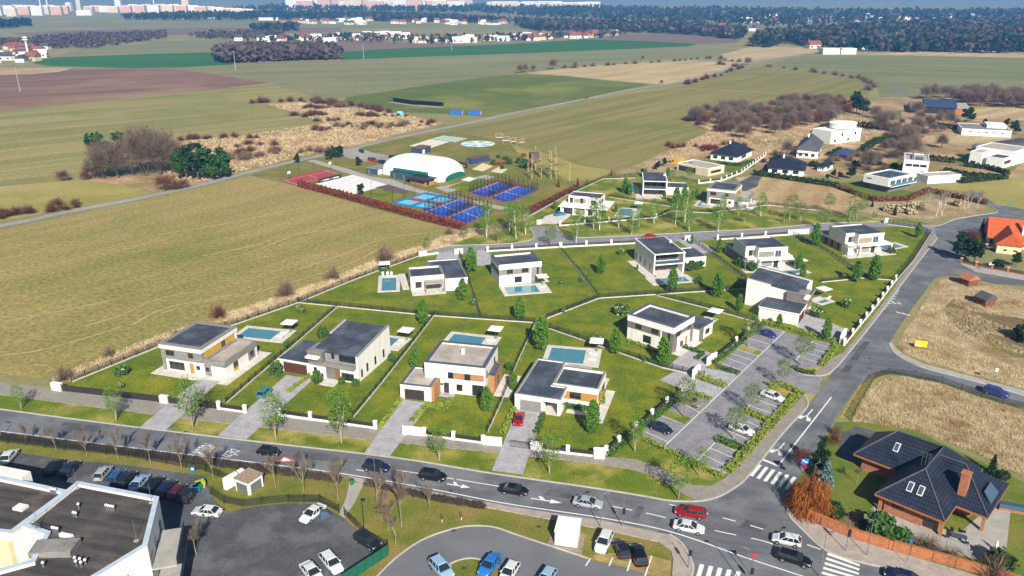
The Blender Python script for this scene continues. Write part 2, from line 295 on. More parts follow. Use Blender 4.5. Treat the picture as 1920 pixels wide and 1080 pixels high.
S('road', 'asphalt', .075, (-200, 742), (0, 768), (250, 801), (500, 831), (740, 859), (920, 888), (1100, 914), (1200, 930), (1260, 940), (1310, 941), (1345, 934), (1375, 918), (1398, 900), (1430, 862), (1463, 820), (1490, 790), (1512, 768), (1540, 730), (1565, 694), (1590, 665), (1650, 590), (1700, 522), (1740, 470), (1757, 449), (1752, 425), (1772, 420), (1790, 412), (1830, 405), (1866, 400), (1868, 395), (1848, 380), (1815, 360), (1830, 360), (1870, 384), (1920, 394), (2100, 405), (2100, 432), (1920, 418), (1880, 413), (1858, 420), (1835, 445), (1802, 496), (1827, 510), (1920, 526), (2100, 552), (2100, 565), (1920, 537), (1865, 532), (1815, 521), (1785, 517), (1765, 518), (1752, 523), (1720, 566), (1695, 600), (1666, 645), (1675, 661), (1690, 673), (1730, 691), (1815, 713), (1920, 743), (2100, 790), (2100, 815), (1920, 763), (1840, 740), (1765, 716), (1690, 702), (1660, 700), (1635, 704), (1615, 716), (1570, 780), (1530, 845), (1485, 915), (1474, 935), (1472, 950), (1477, 965), (1500, 992), (1520, 1010), (1550, 1035), (1615, 1056), (1700, 1074), (1800, 1105), (1900, 1150), (1290, 1150), (1296, 1080), (1299, 1060), (1280, 1022), (1255, 1003), (1130, 976), (950, 949), (800, 920), (637, 892), (480, 872), (205, 839), (0, 813), (-200, 790))
NS = [(815, 469), (840, 462), (930, 459), (975, 455), (1000, 448), (1002, 440), (991, 426), (1042, 424), (1052, 437), (1070, 446), (1160, 444), (1290, 437), (1440, 429), (1540, 420), (1665, 416.5), (1715, 421), (1752, 425), (1757, 449), (1746, 438), (1700, 424.5), (1600, 427), (1515, 439), (1350, 449), (1160, 459), (1050, 464), (920, 472), (800, 480)]
S('street', 'paver_lot', .078, *NS)
S('street', 'asphalt_dark', .076, (1350, 352), (1385, 342), (1410, 330), (1440, 306), (1448, 296), (1462, 292), (1468, 300), (1440, 318), (1424, 338), (1420, 350), (1400, 358), (1370, 360))
S('pavement', 'paver_walk', .14, (-120, 703), (0, 717), (110, 732), (400, 767), (700, 804), (900, 830), (1125, 857), (1190, 862), (1235, 876), (1270, 896), (1300, 911), (1335, 911), (1358, 898), (1372, 884), (1400, 855), (1510, 738), (1513, 752), (1509, 767), (1488, 789), (1461, 819), (1428, 861), (1396, 898), (1374, 915), (1344, 931), (1310, 938), (1285, 929), (1260, 912), (1215, 889), (1180, 880), (1100, 868), (940, 851), (700, 826), (400, 792), (0, 741), (-120, 725), th=.14)
S('pavement', 'paver_walk', .14, (1580, 662), (1600, 640), (1660, 563), (1720, 478), (1747, 440), (1756, 446), (1756, 450), (1738, 470), (1698, 522), (1648, 590), (1588, 665), (1563, 693), (1545, 704), (1520, 704), (1540, 692), (1558, 672), th=.14)
S('pavement', 'concrete', .14, (1672, 642), (1680, 655), (1692, 664), (1732, 683), (1815, 705), (1920, 733), (2100, 780), (2100, 788), (1920, 742), (1815, 712), (1731, 690), (1691, 672), (1676, 660), (1667, 645), th=.14)
S('pavement', 'concrete', .14, (1803, 494), (1830, 501), (1920, 517), (2100, 543), (2100, 550), (1920, 525), (1827, 509), (1801, 496), th=.14)
S('pavement', 'paver_tan', .14, (655, 894), (800, 921), (950, 950), (1130, 977), (1254, 1004), (1279, 1023), (1298, 1060), (1295, 1085), (1285, 1150), (1255, 1150), (1262, 1050), (1258, 1034), (1237, 1017), (1137, 995), (1035, 975), (912, 952), (800, 931), (668, 904), th=.14)
S('pavement', 'paver_tan', .14, (1474, 936), (1484, 930), (1500, 955), (1512, 974), (1590, 1009), (1665, 1032), (1830, 1080), (1930, 1110), (1900, 1150), (1800, 1104), (1700, 1073), (1615, 1055), (1551, 1034), (1521, 1009), (1501, 991), (1478, 964), th=.14)
S('footpath', 'concrete', .10, (655, 904), (682, 908), (664, 945), (646, 972), (636, 966), (650, 932))
S('town_grass', 'town_grass', .05, (-200, 795), (0, 814), (205, 840), (480, 873), (640, 894), (800, 932), (912, 953), (1035, 976), (1137, 996), (1237, 1018), (1258, 1035), (1262, 1060), (1255, 1200), (600, 1200), (-300, 1200))
S('car_park', 'asphalt_dark', .07, (-200, 838), (40, 850), (120, 862), (230, 872), (385, 893), (395, 925), (418, 962), (480, 950), (540, 944), (600, 946), (638, 968), (690, 1010), (728, 1030), (640, 1110), (400, 1200), (-200, 1200))
S('service_road', 'asphalt_service', .072, (690, 1100), (740, 1050), (790, 1015), (840, 996), (880, 988), (925, 990), (970, 1005), (1030, 1025), (1100, 1050), (1180, 1068), (1260, 1085), (1260, 1200), (1000, 1200), (980, 1110), (950, 1085), (905, 1052), (880, 1048), (850, 1055), (822, 1072), (800, 1110))
S('parking_bay', 'paver_yellow', .08, (1105, 1048), (1120, 1036), (1180, 1040), (1222, 1043), (1258, 1053), (1256, 1090), (1180, 1067))
for ln in ([(690, 1100), (740, 1049), (790, 1014), (840, 995), (880, 987), (925, 989), (970, 1004), (1030, 1024), (1103, 1048)], [(822, 1074), (850, 1055), (880, 1047.5), (905, 1051)]):
    ribbon('kerb', ln, .22, .17, MATS['kerb'], th=.17)
for ln in ([(-150, 746), (0, 768), (250, 801), (500, 831), (740, 859), (920, 888), (1100, 914), (1200, 930), (1260, 940), (1310, 940.5), (1345, 933), (1375, 917), (1398, 899), (1430, 861), (1463, 819), (1490, 789), (1511, 767), (1515, 754), (1508, 740)],
           [(1488, 694), (1503, 702), (1522, 705), (1545, 704.5), (1564, 693), (1589, 665), (1649, 590), (1699, 522), (1739, 470), (1756, 449), (1754, 444), (1745, 437)],
           [(818, 468), (842, 461.5), (930, 458.5), (975, 455), (999, 448), (1001, 440), (992, 427)], [(1042, 425), (1053, 437), (1070, 445.5), (1160, 443.5), (1290, 436.5), (1440, 428.5), (1540, 419.5), (1665, 416), (1715, 420.5), (1752, 424.5), (1772, 419.5), (1790, 411.5), (1830, 404.5), (1866, 399.5), (1868, 395), (1850, 382)],
           [(1667, 645), (1676, 660.5), (1691, 672.5), (1731, 690.5), (1815, 712.5), (1920, 742.5)], [(1474, 935), (1478, 964.5), (1501, 991.5), (1551, 1034.5), (1615, 1055.5), (1700, 1073.5)], [(1255, 1002.5), (1280, 1022), (1299, 1060), (1296, 1085)]):
    ribbon('kerb', ln, .3, .18, MATS['kerb'], th=.18)
# drives of the front row
for i, (a, b, c_, d) in enumerate([((262, 802), (311, 808), (412, 716), (372, 712)), ((408, 818), (462, 825), (588, 712), (537, 704)), ((683, 851), (730, 858), (807, 757), (755, 750)), ((922, 884), (980, 891), (1018, 776), (970, 769))]):
    S('driveway', 'paver_drive', .148, a, b, c_, d)
S('driveway', 'paver_drive', .085, (1150 + 100, 690), (1283, 660), (1315, 655), (1345, 668), (1322, 690), (1382, 703), (1365, 726), (1290, 706))
S('driveway', 'paver_drive', .085, (1236, 713), (1265, 697), (1360, 730), (1335, 752))
S('driveway', 'paver_drive', .085, (1490, 612), (1512, 590), (1545, 600), (1592, 620), (1590, 645), (1560, 640))
S('driveway', 'paver_drive', .085, (815, 490), (822, 474), (855, 470), (862, 488))
S('driveway', 'paver_drive', .085, (890, 498), (895, 470), (905, 468), (935, 485), (925, 500))
S('driveway', 'paver_drive', .085, (1268, 450), (1300, 447), (1345, 470), (1310, 478))
S('driveway', 'stone_deck', .085, (1008, 420), (1022, 406), (1056, 395), (1070, 405), (1050, 420))
S('parking_lot', 'paver_lot', .082, (1430, 612), (1566, 647), (1536, 688), (1488, 691), (1500, 701), (1545, 706), (1530, 740), (1510, 740), (1492, 742), (1356, 893), (1190, 818), (1240, 778), (1275, 745), (1345, 690), (1382, 655))
# island strips of the car park
for pts in ([(1488, 692), (1532, 690), (1540, 696), (1530, 703), (1505, 701)], [(1435, 732), (1450, 722), (1490, 735), (1496, 744), (1480, 750)], [(1390, 772), (1398, 768), (1450, 788), (1440, 797)], [(1340, 830), (1350, 820), (1402, 842), (1395, 852)], [(1240, 779), (1251, 769), (1296, 785), (1285, 797)], [(1385, 655), (1392, 648), (1428, 660), (1420, 667)]):
    S('planting_bed', 'verge', .125, *pts, th=.06)
def stripe(name, a, b, w, z=.0, mat='marking', parent=None):
    p, q = G(*a), G(*b); d = (q - p); n = Vector((-d.y, d.x, 0)).normalized() * (w / 2)
    m = MB(); m.add([(p + n).to_tuple()[:2] + (z,), (p - n).to_tuple()[:2] + (z,), (q - n).to_tuple()[:2] + (z,), (q + n).to_tuple()[:2] + (z,)], [(3, 2, 1, 0)])
    o = m.build(name, MATS[mat], parent)
    if parent is None: o["kind"] = "structure"
    return o
for a, b, n in [((1430, 612), (1390, 647), 4), ((1381, 655), (1337, 688), 4), ((1270, 742), (1252, 764), 2), ((1240, 778), (1192, 816), 3)]:
    pass
bay = [((1430, 612), (1471, 622)), ((1417, 623), (1458, 634)), ((1404, 635), (1444, 646)), ((1392, 646), (1429, 659)), ((1381, 655), (1424, 669)), ((1371, 663), (1412, 677)), ((1361, 671), (1402, 686)), ((1349, 681), (1391, 695)),
       ((1290, 737), (1334, 753)), ((1272, 752), (1311, 774)), ((1251, 769), (1295, 786)), ((1239, 780), (1286, 797)), ((1207, 809), (1254, 830)),
       ((1522, 642), (1565, 655)), ((1511, 651), (1556, 664)), ((1503, 660), (1549, 673)), ((1495, 669), (1542, 683)),
       ((1437, 730), (1482, 744)), ((1416, 748), (1462, 766)), ((1405, 761), (1453, 778)), ((1395, 771), (1445, 792)), ((1360, 806), (1412, 829)), ((1400, 791), (1436, 806)), ((1342, 830), (1390, 851)), ((1330, 840), (1381, 862)), ((1318, 853), (1371, 878)), ((1306, 866), (1362, 888))]
for a, b in bay: stripe('bay_line', a, b, .14, .088)
for a, b in [((1471, 622), (1322, 765)), ((1322, 765), (1238, 845)), ((1525, 640), (1492, 676)), ((1437, 730), (1395, 771)), ((1345, 826), (1300, 872))]: stripe('bay_line', a, b, .16, .0885)
# repairs and seams in the asphalt, gully covers
for q in ([(1196, 949), (1208, 952), (1196, 975), (1183, 972)], [(560, 846), (640, 856), (632, 868), (548, 858)], [(1620, 640), (1632, 642), (1590, 700), (1576, 698)], [(120, 792), (190, 800), (180, 812), (110, 804)], [(1030, 918), (1075, 925), (1068, 936), (1020, 929)], [(1400, 975), (1440, 985), (1425, 1000), (1384, 990)]): S('road_patch', 'asphalt_dark', .0785, *q)
for ln in ([(0, 790), (250, 818), (500, 848), (740, 876)], [(1480, 850), (1560, 745), (1640, 640), (1720, 530), (1790, 440)], [(1320, 960), (1390, 940), (1440, 900)], [(1500, 870), (1590, 740), (1660, 650)]): ribbon('road_seam', ln, .09, .0795, MATS['asphalt_dark'])
for x, y in ((1592, 690), (1631, 691), (1716, 696), (1630, 672), (845, 921), (1192, 994), (1235, 1000), (1010, 988), (870, 1066), (895, 1075), (850, 995)): c_ = G(x, y); sheet('gully_cover', [(c_.x + math.cos(k * .7854) * .35, c_.y + math.sin(k * .7854) * .35) for k in range(8)], .0805, MATS['mulch_cover'], px=False)
# painted road markings
def line_marks(name, pts, w, dash=None, z=.081):
    L_ = smooth_line([G(*p) for p in pts], 8)
    if not dash:
        return ribbon(name, [(p.x, p.y) for p in L_], w, z, MATS['marking'], px=False, smooth=False)
    acc = 0.0; cur = []; on = True; k = 0
    for i in range(len(L_) - 1):
        a, b = L_[i], L_[i + 1]; d = (b - a).length; s = 0.0
        while s < d:
            need = (dash[0] if on else dash[1]) - acc; step = min(need, d - s)
            p = a + (b - a) * (s / d); q = a + (b - a) * ((s + step) / d)
            if on: cur += [p, q] if not cur else [q]
            s += step; acc += step
            if acc >= (dash[0] if on else dash[1]) - 1e-6:
                if on and len(cur) > 1: ribbon(name, [(c.x, c.y) for c in cur], w, z, MATS['marking'], px=False, smooth=False)
                cur = []; on = not on; acc = 0.0
line_marks('edge_line', [(-100, 797), (0, 809), (205, 835), (480, 868), (637, 888), (800, 916), (950, 945), (1130, 972), (1258, 998), (1400, 1047), (1495, 1078), (1560, 1100)], .22)
line_marks('centre_line', [(744, 882), (840, 897), (938, 913), (1070, 936)], .2, (10, .5))
line_marks('centre_line', [(668, 881), (682, 884)], .2)
line_marks('lane_dash', [(1148, 950), (1230, 967), (1330, 993), (1430, 1015), (1470, 1030)], .2, (3.1, 2.1))
line_marks('lane_dash', [(1255, 946), (1345, 969), (1430, 993), (1550, 1035)], .22, (1.9, 2.2))
line_marks('stop_line', [(1427, 861), (1459, 874)], .55); line_marks('centre_line', [(1459, 874), (1559, 745)], .25)
line_marks('parking_edge_line', [(1098, 1062), (1107, 1048)], .2)
for a, b in (((1142, 1062), (1149, 1046)), ((1176, 1072), (1184, 1046)), ((1208, 1085), (1222, 1043))): stripe('bay_line', a, b, .2, .09)
def arrow(a, b, size, both=False):
    p, q = G(*a), G(*b); d = (q - p).normalized(); n = Vector((-d.y, d.x, 0)); L_ = (q - p).length
    pt = lambda u, v: (p + d * u + n * v).to_tuple()[:2]
    m = MB(); z = .0815; V = lambda l: [c + (z,) for c in l]
    m.add(V([pt(0, -.12), pt(L_ * .62, -.12), pt(L_ * .62, .12), pt(0, .12)]), [(0, 1, 2, 3)])
    if both:
        for s in (-1, 1):
            m.add(V([pt(L_ * .62, -.12 * s), pt(L_ * .62, .12 * s), pt(L_ * .8, .55 * s), pt(L_ * .7, .75 * s), pt(L_, 1.25 * s), pt(L_ * 1.05, .5 * s), pt(L_ * .92, .4 * s)][:7]), [(0, 1, 2, 3, 4, 5, 6) if s > 0 else (6, 5, 4, 3, 2, 1, 0)])
    else:
        m.add(V([pt(L_ * .62, -.55), pt(L_, 0), pt(L_ * .62, .55)]), [(0, 1, 2)])
        m.add(V([pt(L_ * .3, .12), pt(L_ * .45, .12), pt(L_ * .35, .75), pt(L_ * .2, .95), pt(L_ * .22, .6)]), [(0, 1, 2, 3, 4)])
    tag(m.build('lane_arrow', MATS['marking']), kind='structure')
arrow((838, 908), (882, 915), .5); arrow((996, 935), (1054, 944), .5)
arrow((1524, 768), (1507, 787), .5, True); arrow((1471, 831), (1454, 851), .5, True)
def zebra(label_n, a0, a1, b0, b1, n, fill=.5):
    """Crossing between two kerbs: stripes spread from a to b."""
    root = bpy.data.objects.new('zebra_crossing', None); col.objects.link(root); root["kind"] = "structure"
    A0, A1, B0, B1 = G(*a0), G(*a1), G(*b0), G(*b1)
    for i in range(n):
        t0 = i / n; t1 = t0 + fill / n
        q = [A0.lerp(B0, t0), A0.lerp(B0, t1), A1.lerp(B1, t1), A1.lerp(B1, t0)]
        m = MB(); m.add([(v.x, v.y, .0825) for v in q], [(0, 1, 2, 3)]); o = m.build('stripe', MATS['marking'], root)
        o.data.flip_normals() if o.data.polygons[0].normal.z < 0 else None
zebra('', (1405, 892), (1422, 871), (1484, 922), (1500, 899), 6)
zebra('', (1304, 1086), (1312, 1058), (1390, 1100), (1398, 1075), 5)
zebra('', (1552, 1037), (1612, 1059), (1530, 1110), (1605, 1125), 8)
# lettering painted on the road, read from the other direction, and the red warning triangle
def road_text(txt, a, b, c_):
    """Lettering that runs from a to b; c_ lies on the side where the letters have their top."""
    cu = bpy.data.curves.new('road_lettering', 'FONT'); cu.body = txt; cu.size = 1.0; cu.align_x = 'CENTER'; cu.align_y = 'CENTER'; cu.resolution_u = 2
    o = bpy.data.objects.new('road_lettering', cu); col.objects.link(o); bpy.context.view_layer.update()
    dg = bpy.context.evaluated_depsgraph_get(); me = bpy.data.meshes.new_from_object(o.evaluated_get(dg)); bpy.data.objects.remove(o)
    xs = [v.co.x for v in me.vertices]; ys = [v.co.y for v in me.vertices]
    A, B, C = G(*a), G(*b), G(*c_); mid = (A + B) / 2; d = B - A; u = C - mid
    for v in me.vertices:
        s_ = (v.co.x - min(xs)) / (max(xs) - min(xs)) - .5; t_ = (v.co.y - min(ys)) / (max(ys) - min(ys)) - .5
        p = mid + d * s_ + u * t_; v.co = (p.x, p.y, .0822)
    me.materials.clear(); me.materials.append(MATS['marking']); o = link('road_lettering', me); o["kind"] = "structure"
road_text('POZOR', (395, 835), (371, 852), (407, 851)); road_text('DĚTI', (446, 845), (424, 857), (456, 858))
def tri(name, pts, z, mat):
    o = sheet(name, pts, z, MATS[mat])
tri('warning_triangle', [(511, 869), (531, 855), (563, 866)], .0815, 'marking_red'); tri('warning_triangle', [(520, 866), (532, 858), (552, 865)], .083, 'marking')
# speed table teeth on the side street
for a, b in (((1672, 567), (1680, 570)), ((1682, 568), (1690, 571)), ((1680, 585), (1688, 588)), ((1690, 587), (1698, 590)), ((1700, 590), (1706, 592))): stripe('speed_table_mark', a, b, .5, .081)
for k in range(11):
    t = k / 10; p = (1640 + (1682 - 1640) * t, 594 + (547 - 594) * t * 1.0); w = 10 * math.sin(math.pi * (.1 + .8 * t)) + 2
    stripe('hatching', (p[0], p[1]), (p[0] + w * .8, p[1] - 1), .3, .081)
line_marks('edge_line', [(1638, 603), (1662, 568), (1684, 545)], .15)
# ------------------------------------------------------------------ vegetation library
foliage('leaf_hornbeam', '6a9236', '48721e', .9)
foliage('leaf_light', '6f922e', '50741e', .9, .2)
foliage('leaf_olive', '6c8434', '516c26', .8)
foliage('leaf_shrub', '56793a', '41602c', 1.5)
foliage('leaf_bed', '9fa845', '748834', 1.2)
foliage('leaf_hedge', '3d5220', '2c3f18', .8, .15)
foliage('needle_dark', '2a4420', '1b3018', .7, .1)
foliage('needle_green', '3b6320', '274a18', .6, .12)
foliage('needle_blue', '6f8a8c', '53706f', .9, .12)
foliage('leaf_rust', '8a4a34', '6a3a2c', .8, .2)
foliage('leaf_orange', 'b06a24', '8a4c1a', .8, .25)
M('leaf_white', 'c8ccba', 'b4baa4', scale=2, fine=0)
M('bark_pale', 'ac9e8a', '887a66', scale=1.5, fine=.12)
M('bark_birch', 'e0dcd4', 'b9b2a8', scale=2, fine=.15)
M('bark', '6b5b4b', '52453a', scale=1.5, fine=.15)
M('twig', '84735f', '6b5c4e', scale=.4, fine=0)
M('twig_brown', '86705a', '6a5646', scale=.35, fine=0)
M('twig_red', '6e4630', '523424', scale=.35, fine=0)
M('twig_rust', '7c4e36', '643e2c', scale=.3, fine=0)
M('straw', 'd6c5a0', 'b59f78', scale=.5, fine=0, c3='a2855a', scale3=.12)
M('twig_dark', '51463c', '3e362f', scale=.4, fine=0)
M('straw_dark', '8b7550', '6d5a3c', scale=.4, fine=0)
def quads_mesh(name, C, size, mats, mi=None, aspect=1.0, up=None):
    """Many small leaf faces: centres C (n,3), edge lengths size (n,)."""
    n = len(C); a = rng.normal(size=(n, 3)); a /= np.linalg.norm(a, axis=1)[:, None]
    b = rng.normal(size=(n, 3)) if up is None else up + rng.normal(size=(n, 3)) * .35
    b -= (b * a).sum(1)[:, None] * a; b /= np.linalg.norm(b, axis=1)[:, None] + 1e-9
    s = (size * .5)[:, None]; V = np.empty((n, 4, 3))
    V[:, 0] = C - a * s - b * s * aspect; V[:, 1] = C + a * s - b * s * aspect; V[:, 2] = C + a * s + b * s * aspect; V[:, 3] = C - a * s + b * s * aspect
    return raw_mesh(name, V.reshape(-1, 3), np.arange(n * 4).reshape(n, 4), mats, mi)
def raw_mesh(name, V, F, mats, mi=None):
    me = bpy.data.meshes.new(name); n, k = F.shape
    me.vertices.add(len(V)); me.vertices.foreach_set("co", np.asarray(V, dtype=np.float32).ravel())
    me.loops.add(n * k); me.loops.foreach_set("vertex_index", F.astype(np.int32).ravel())
    me.polygons.add(n); me.polygons.foreach_set("loop_start", np.arange(0, n * k, k, dtype=np.int32)); me.polygons.foreach_set("loop_total", np.full(n, k, dtype=np.int32))
    for m in (mats if isinstance(mats, (list, tuple)) else [mats]): me.materials.append(m)
    if mi is not None: me.polygons.foreach_set("material_index", np.asarray(mi, dtype=np.int32))
    me.update(calc_edges=True); me.validate(); return me
def twigs_mesh(name, A, B, w, mats, mi=None):
    """Thin tapering triangles from A to B."""
    d = B - A; a = np.cross(d, rng.normal(size=d.shape)); a /= np.linalg.norm(a, axis=1)[:, None] + 1e-9
    n = len(A); V = np.empty((n, 3, 3)); V[:, 0] = A - a * w; V[:, 1] = A + a * w; V[:, 2] = B
    return raw_mesh(name, V.reshape(-1, 3), np.arange(n * 3).reshape(n, 3), mats, mi)
def clumped(n_cl, per, fn, spread):
    C = np.array([fn() for _ in range(n_cl)]); return (C[:, None, :] + rng.normal(size=(n_cl, per, 3)) * spread).reshape(-1, 3)
def stem_mesh(name, paths, mat, n=5):
    m = MB()
    for pts, r0, r1 in paths:
        for i in range(len(pts) - 1):
            k = len(pts) - 1; m.tube(pts[i], pts[i + 1], r0 + (r1 - r0) * i / k, n, r0 + (r1 - r0) * (i + 1) / k, caps=(i == 0))
    return m.mesh(name, mat)
PROTO = {}                                       # kind -> list of [(part name, mesh)], built at unit height 10 m
def proto(kind, *variants): PROTO[kind] = variants
def u(a, b): return random.uniform(a, b)
def columnar(h=10, r=2.0):
    def fn():
        t = random.random() ** .85; rr = r * (math.sin(math.pi * min(1, .10 + .86 * t) ** .75) ** .75) * math.sqrt(u(.25, 1)); a = u(0, 6.283)
        return (rr * math.cos(a), rr * math.sin(a), 1.0 + t * (h - 1.2))
    C = clumped(170, 11, fn, .27); return [('trunk', stem_mesh('trunk', [([(0, 0, -.1), (.05, 0, 2.2), (0, .05, h * .8)], .16, .04)], MATS['bark'])), ('crown', quads_mesh('crown', C, rng.uniform(.28, .52, len(C)), MATS['leaf_hornbeam']))]
proto('columnar', columnar(), columnar(10, 2.2), columnar(10, 1.85))
def airy(mat, h=10, r=3.0, ncl=120, bark='bark_pale', low=.36, stems=3):
    paths = []; tips = []
    for k in range(stems):
        a = u(0, 6.28); q = u(.5, 1.2) * r * .45; x, y = math.cos(a) * q, math.sin(a) * q
        pts = [(0, 0, -.1), (x * .25, y * .25, h * .25), (x * .6, y * .6, h * .5), (x, y, h * u(.75, .9))]; paths.append((pts, .13, .03))
        for j in range(6):
            t = u(.35, .95); i = min(int(t * 3), 2); f = t * 3 - i; p = [pts[i][c] + (pts[i + 1][c] - pts[i][c]) * f for c in range(3)]
            b = u(0, 6.28); l = u(.5, 1) * r * .7; e = (p[0] + math.cos(b) * l, p[1] + math.sin(b) * l, p[2] + u(.2, .9) * l); paths.append(([p, e], .045, .012)); tips.append(e)
    def fn():
        t = u(0, 1); rr = r * (math.sin(math.pi * (.12 + .82 * t)) ** .6) * u(.2, 1) ** .55; a = u(0, 6.283)
        return (rr * math.cos(a), rr * math.sin(a), h * low + t * h * (1 - low))
    C = clumped(int(ncl * .95), 8, fn, .42)
    return [('trunk', stem_mesh('trunk', paths, MATS[bark], 4)), ('crown', quads_mesh('crown', C, rng.uniform(.13, .30, len(C)), MATS[mat]))]
proto('airy', airy('leaf_light'), airy('leaf_light', r=2.6), airy('leaf_light', r=3.3, ncl=140, stems=4))
proto('olive', airy('leaf_olive', r=3.6, ncl=150, low=.42, stems=4), airy('leaf_olive', r=3.2, ncl=130, low=.4))
proto('birch', airy('leaf_light', r=2.3, ncl=130, bark='bark_birch', low=.25, stems=2), airy('leaf_light', r=2.6, ncl=150, bark='bark_birch', low=.22, stems=2))
def bare(h=10, spread=.6, bark='bark', twig='twig', stems=1, depth=4, twigs=1600, low=.25, cloud=0, cw=.36, thin=1.0):
    m = MB(); ends = []
    def grow(p, d, l, r, k):
        q = p + d * l; m.tube(p, q, r, 4 if k > 2 else 3, r * .62, caps=False)
        if k <= 1: ends.append((p, q))
        if k == 0: return
        for _ in range(3 if k > 1 else 3):
            nd = (d + Vector((u(-1, 1), u(-1, 1), u(-.25, .75))) * spread).normalized(); s = u(.25, 1.0) if k < depth else u(.55, 1.0)
            grow(p + d * l * s, nd, l * u(.55, .8), r * .55, k - 1)
    for sidx in range(stems):
        d = Vector((u(-.35, .35), u(-.35, .35), 1)).normalized() if stems > 1 else Vector((u(-.05, .05), u(-.05, .05), 1)).normalized()
        grow(Vector((u(-.2, .2) * (stems > 1), u(-.2, .2) * (stems > 1), -.1)), d, h * (low + .12), .013 * h * thin if stems == 1 else .010 * h * thin, depth)
    zs = max(v[2] for v in m.v); f = h / zs; m.v = [(x * f, y * f, z * f) for x, y, z in m.v]
    E_ = np.array([[tuple(a * f), tuple(b * f)] for a, b in ends]); i = rng.integers(0, len(E_), twigs); t = rng.uniform(0, 1, (twigs, 1))
    A = E_[i, 0] * (1 - t) + E_[i, 1] * t; D = (E_[i, 1] - E_[i, 0]); D /= np.linalg.norm(D, axis=1)[:, None] + 1e-9
    B = A + (D * .8 + rng.normal(size=(twigs, 3)) * .55 + np.array([0, 0, .25])) * h * .065
    w_ = np.full((len(A), 1), .0022 * h)
    if cloud:
        d = rng.normal(size=(cloud, 3)); d /= np.linalg.norm(d, axis=1)[:, None]; d[:, 2] = np.abs(d[:, 2]) * 1.1 - .28; a_ = np.arctan2(d[:, 1], d[:, 0]); k_ = (1 + .18 * np.sin(3 * a_ + 5 * d[:, 2]) + .12 * np.sin(8 * a_))[:, None]
        P_ = d * rng.uniform(.35, 1, (cloud, 1)) * np.array([cw, cw, .58]) * h * k_ + np.array([0, 0, .40 * h]); P_[:, 2] = np.clip(P_[:, 2], .08 * h, h)
        D_ = d + np.array([0, 0, .5]) + rng.normal(size=(cloud, 3)) * .35; A = np.concatenate([A, P_]); B = np.concatenate([B, P_ + D_ * h * .085]); w_ = np.concatenate([w_, np.full((cloud, 1), .0026 * h)])
    return [('trunk', m.mesh('trunk', MATS[bark])), ('crown', twigs_mesh('crown', A, B, w_, MATS[twig]))]
proto('bare_street', bare(10, .55, 'bark_pale', 'twig', twigs=1500, low=.26, thin=.62), bare(10, .5, 'bark_pale', 'twig', twigs=1400, low=.28, thin=.58), bare(10, .62, 'bark_pale', 'twig', twigs=1600, low=.24, thin=.65))
proto('bare_big', bare(10, .75, 'bark', 'twig', stems=3, twigs=2200, cloud=5200), bare(10, .8, 'bark', 'twig', stems=4, twigs=2200, cloud=5200, cw=.42), bare(10, .75, 'bark', 'twig_brown', stems=3, twigs=2200, cloud=4600))
proto('bare_rust', bare(10, .7, 'bark', 'twig_rust', stems=2, twigs=2000, cloud=4200), bare(10, .8, 'bark', 'twig_rust', stems=3, twigs=2000, cloud=4600, cw=.42))
proto('bare_birch', bare(10, .38, 'bark_birch', 'twig_brown', stems=2, twigs=900, low=.34))
def bush(mat, r=1.0, n=1300, leaf=None):
    a = rng.uniform(0, 6.283, n); e = rng.uniform(.05, 1.45, n); b = rng.uniform(.0, .75, (n, 1)); L_ = rng.uniform(.75, 1.15, n)
    D = np.stack([np.cos(a) * np.cos(e) * 6.2, np.sin(a) * np.cos(e) * 6.2, np.sin(e) * 9.5], 1) * L_[:, None]
    # lumps
    k = 1 + .22 * np.sin(3 * a + 2 * e) + .15 * np.sin(7 * a); D *= k[:, None]
    A = D * b; B = D * np.minimum(b + .38, 1.05) + rng.normal(size=(n, 3)) * .5
    parts = [('stems', twigs_mesh('stems', A, B, .075, MATS[mat]))]
    return parts
proto('bush_brown', bush('twig_brown'), bush('twig_brown')); proto('bush_red', bush('twig_red'), bush('twig_red')); proto('bush_rust', bush('twig_rust', n=1700), bush('leaf_rust', n=1700)); 
def willow(mat, n=6000):
    d = rng.normal(size=(n, 3)); d /= np.linalg.norm(d, axis=1)[:, None]; d[:, 2] = np.abs(d[:, 2]); a = np.arctan2(d[:, 1], d[:, 0])
    A = d * np.array([4.6, 4.6, 9.2]) * rng.uniform(.45, 1.0, (n, 1)) * (1 + .16 * np.sin(4 * a + 6 * d[:, 2]))[:, None]; o_ = np.c_[d[:, :2], np.zeros(n)]
    B = A + o_ * rng.uniform(.2, 1.3, (n, 1)) + np.c_[rng.normal(size=(n, 2)) * .3, -rng.uniform(.3, 2.2, n)]; B[:, 2] = np.maximum(B[:, 2], .05); return [('branches', twigs_mesh('branches', A, B, .07, MATS[mat]))]
proto('bush_orange', willow('leaf_orange'))
def shrub(mat, n=60, flower=None):
    def fn():
        a = u(0, 6.283); z = random.random(); rr = 5.2 * math.sqrt(max(.05, 1 - (z * 2 - 1) ** 2)) * u(.4, 1) ** .4; return (rr * math.cos(a), rr * math.sin(a), .6 + z * 8.6)
    C = clumped(n, 14, fn, .8); mi = None; mats = [MATS[mat]]
    if flower: mats.append(MATS[flower]); mi = (rng.uniform(size=len(C)) < .10).astype(int)
    return [('leaves', quads_mesh('leaves', C, rng.uniform(.8, 1.5, len(C)), mats, mi))]
proto('shrub', shrub('leaf_shrub'), shrub('leaf_shrub', 50)); proto('shrub_white', shrub('leaf_shrub', 60, 'leaf_white'), shrub('leaf_olive', 60, 'leaf_white')); proto('shrub_dark', shrub('needle_dark', 70), shrub('leaf_hedge', 70)); proto('shrub_pale', shrub('straw', 60)); proto('shrub_orange', shrub('leaf_orange', 60))
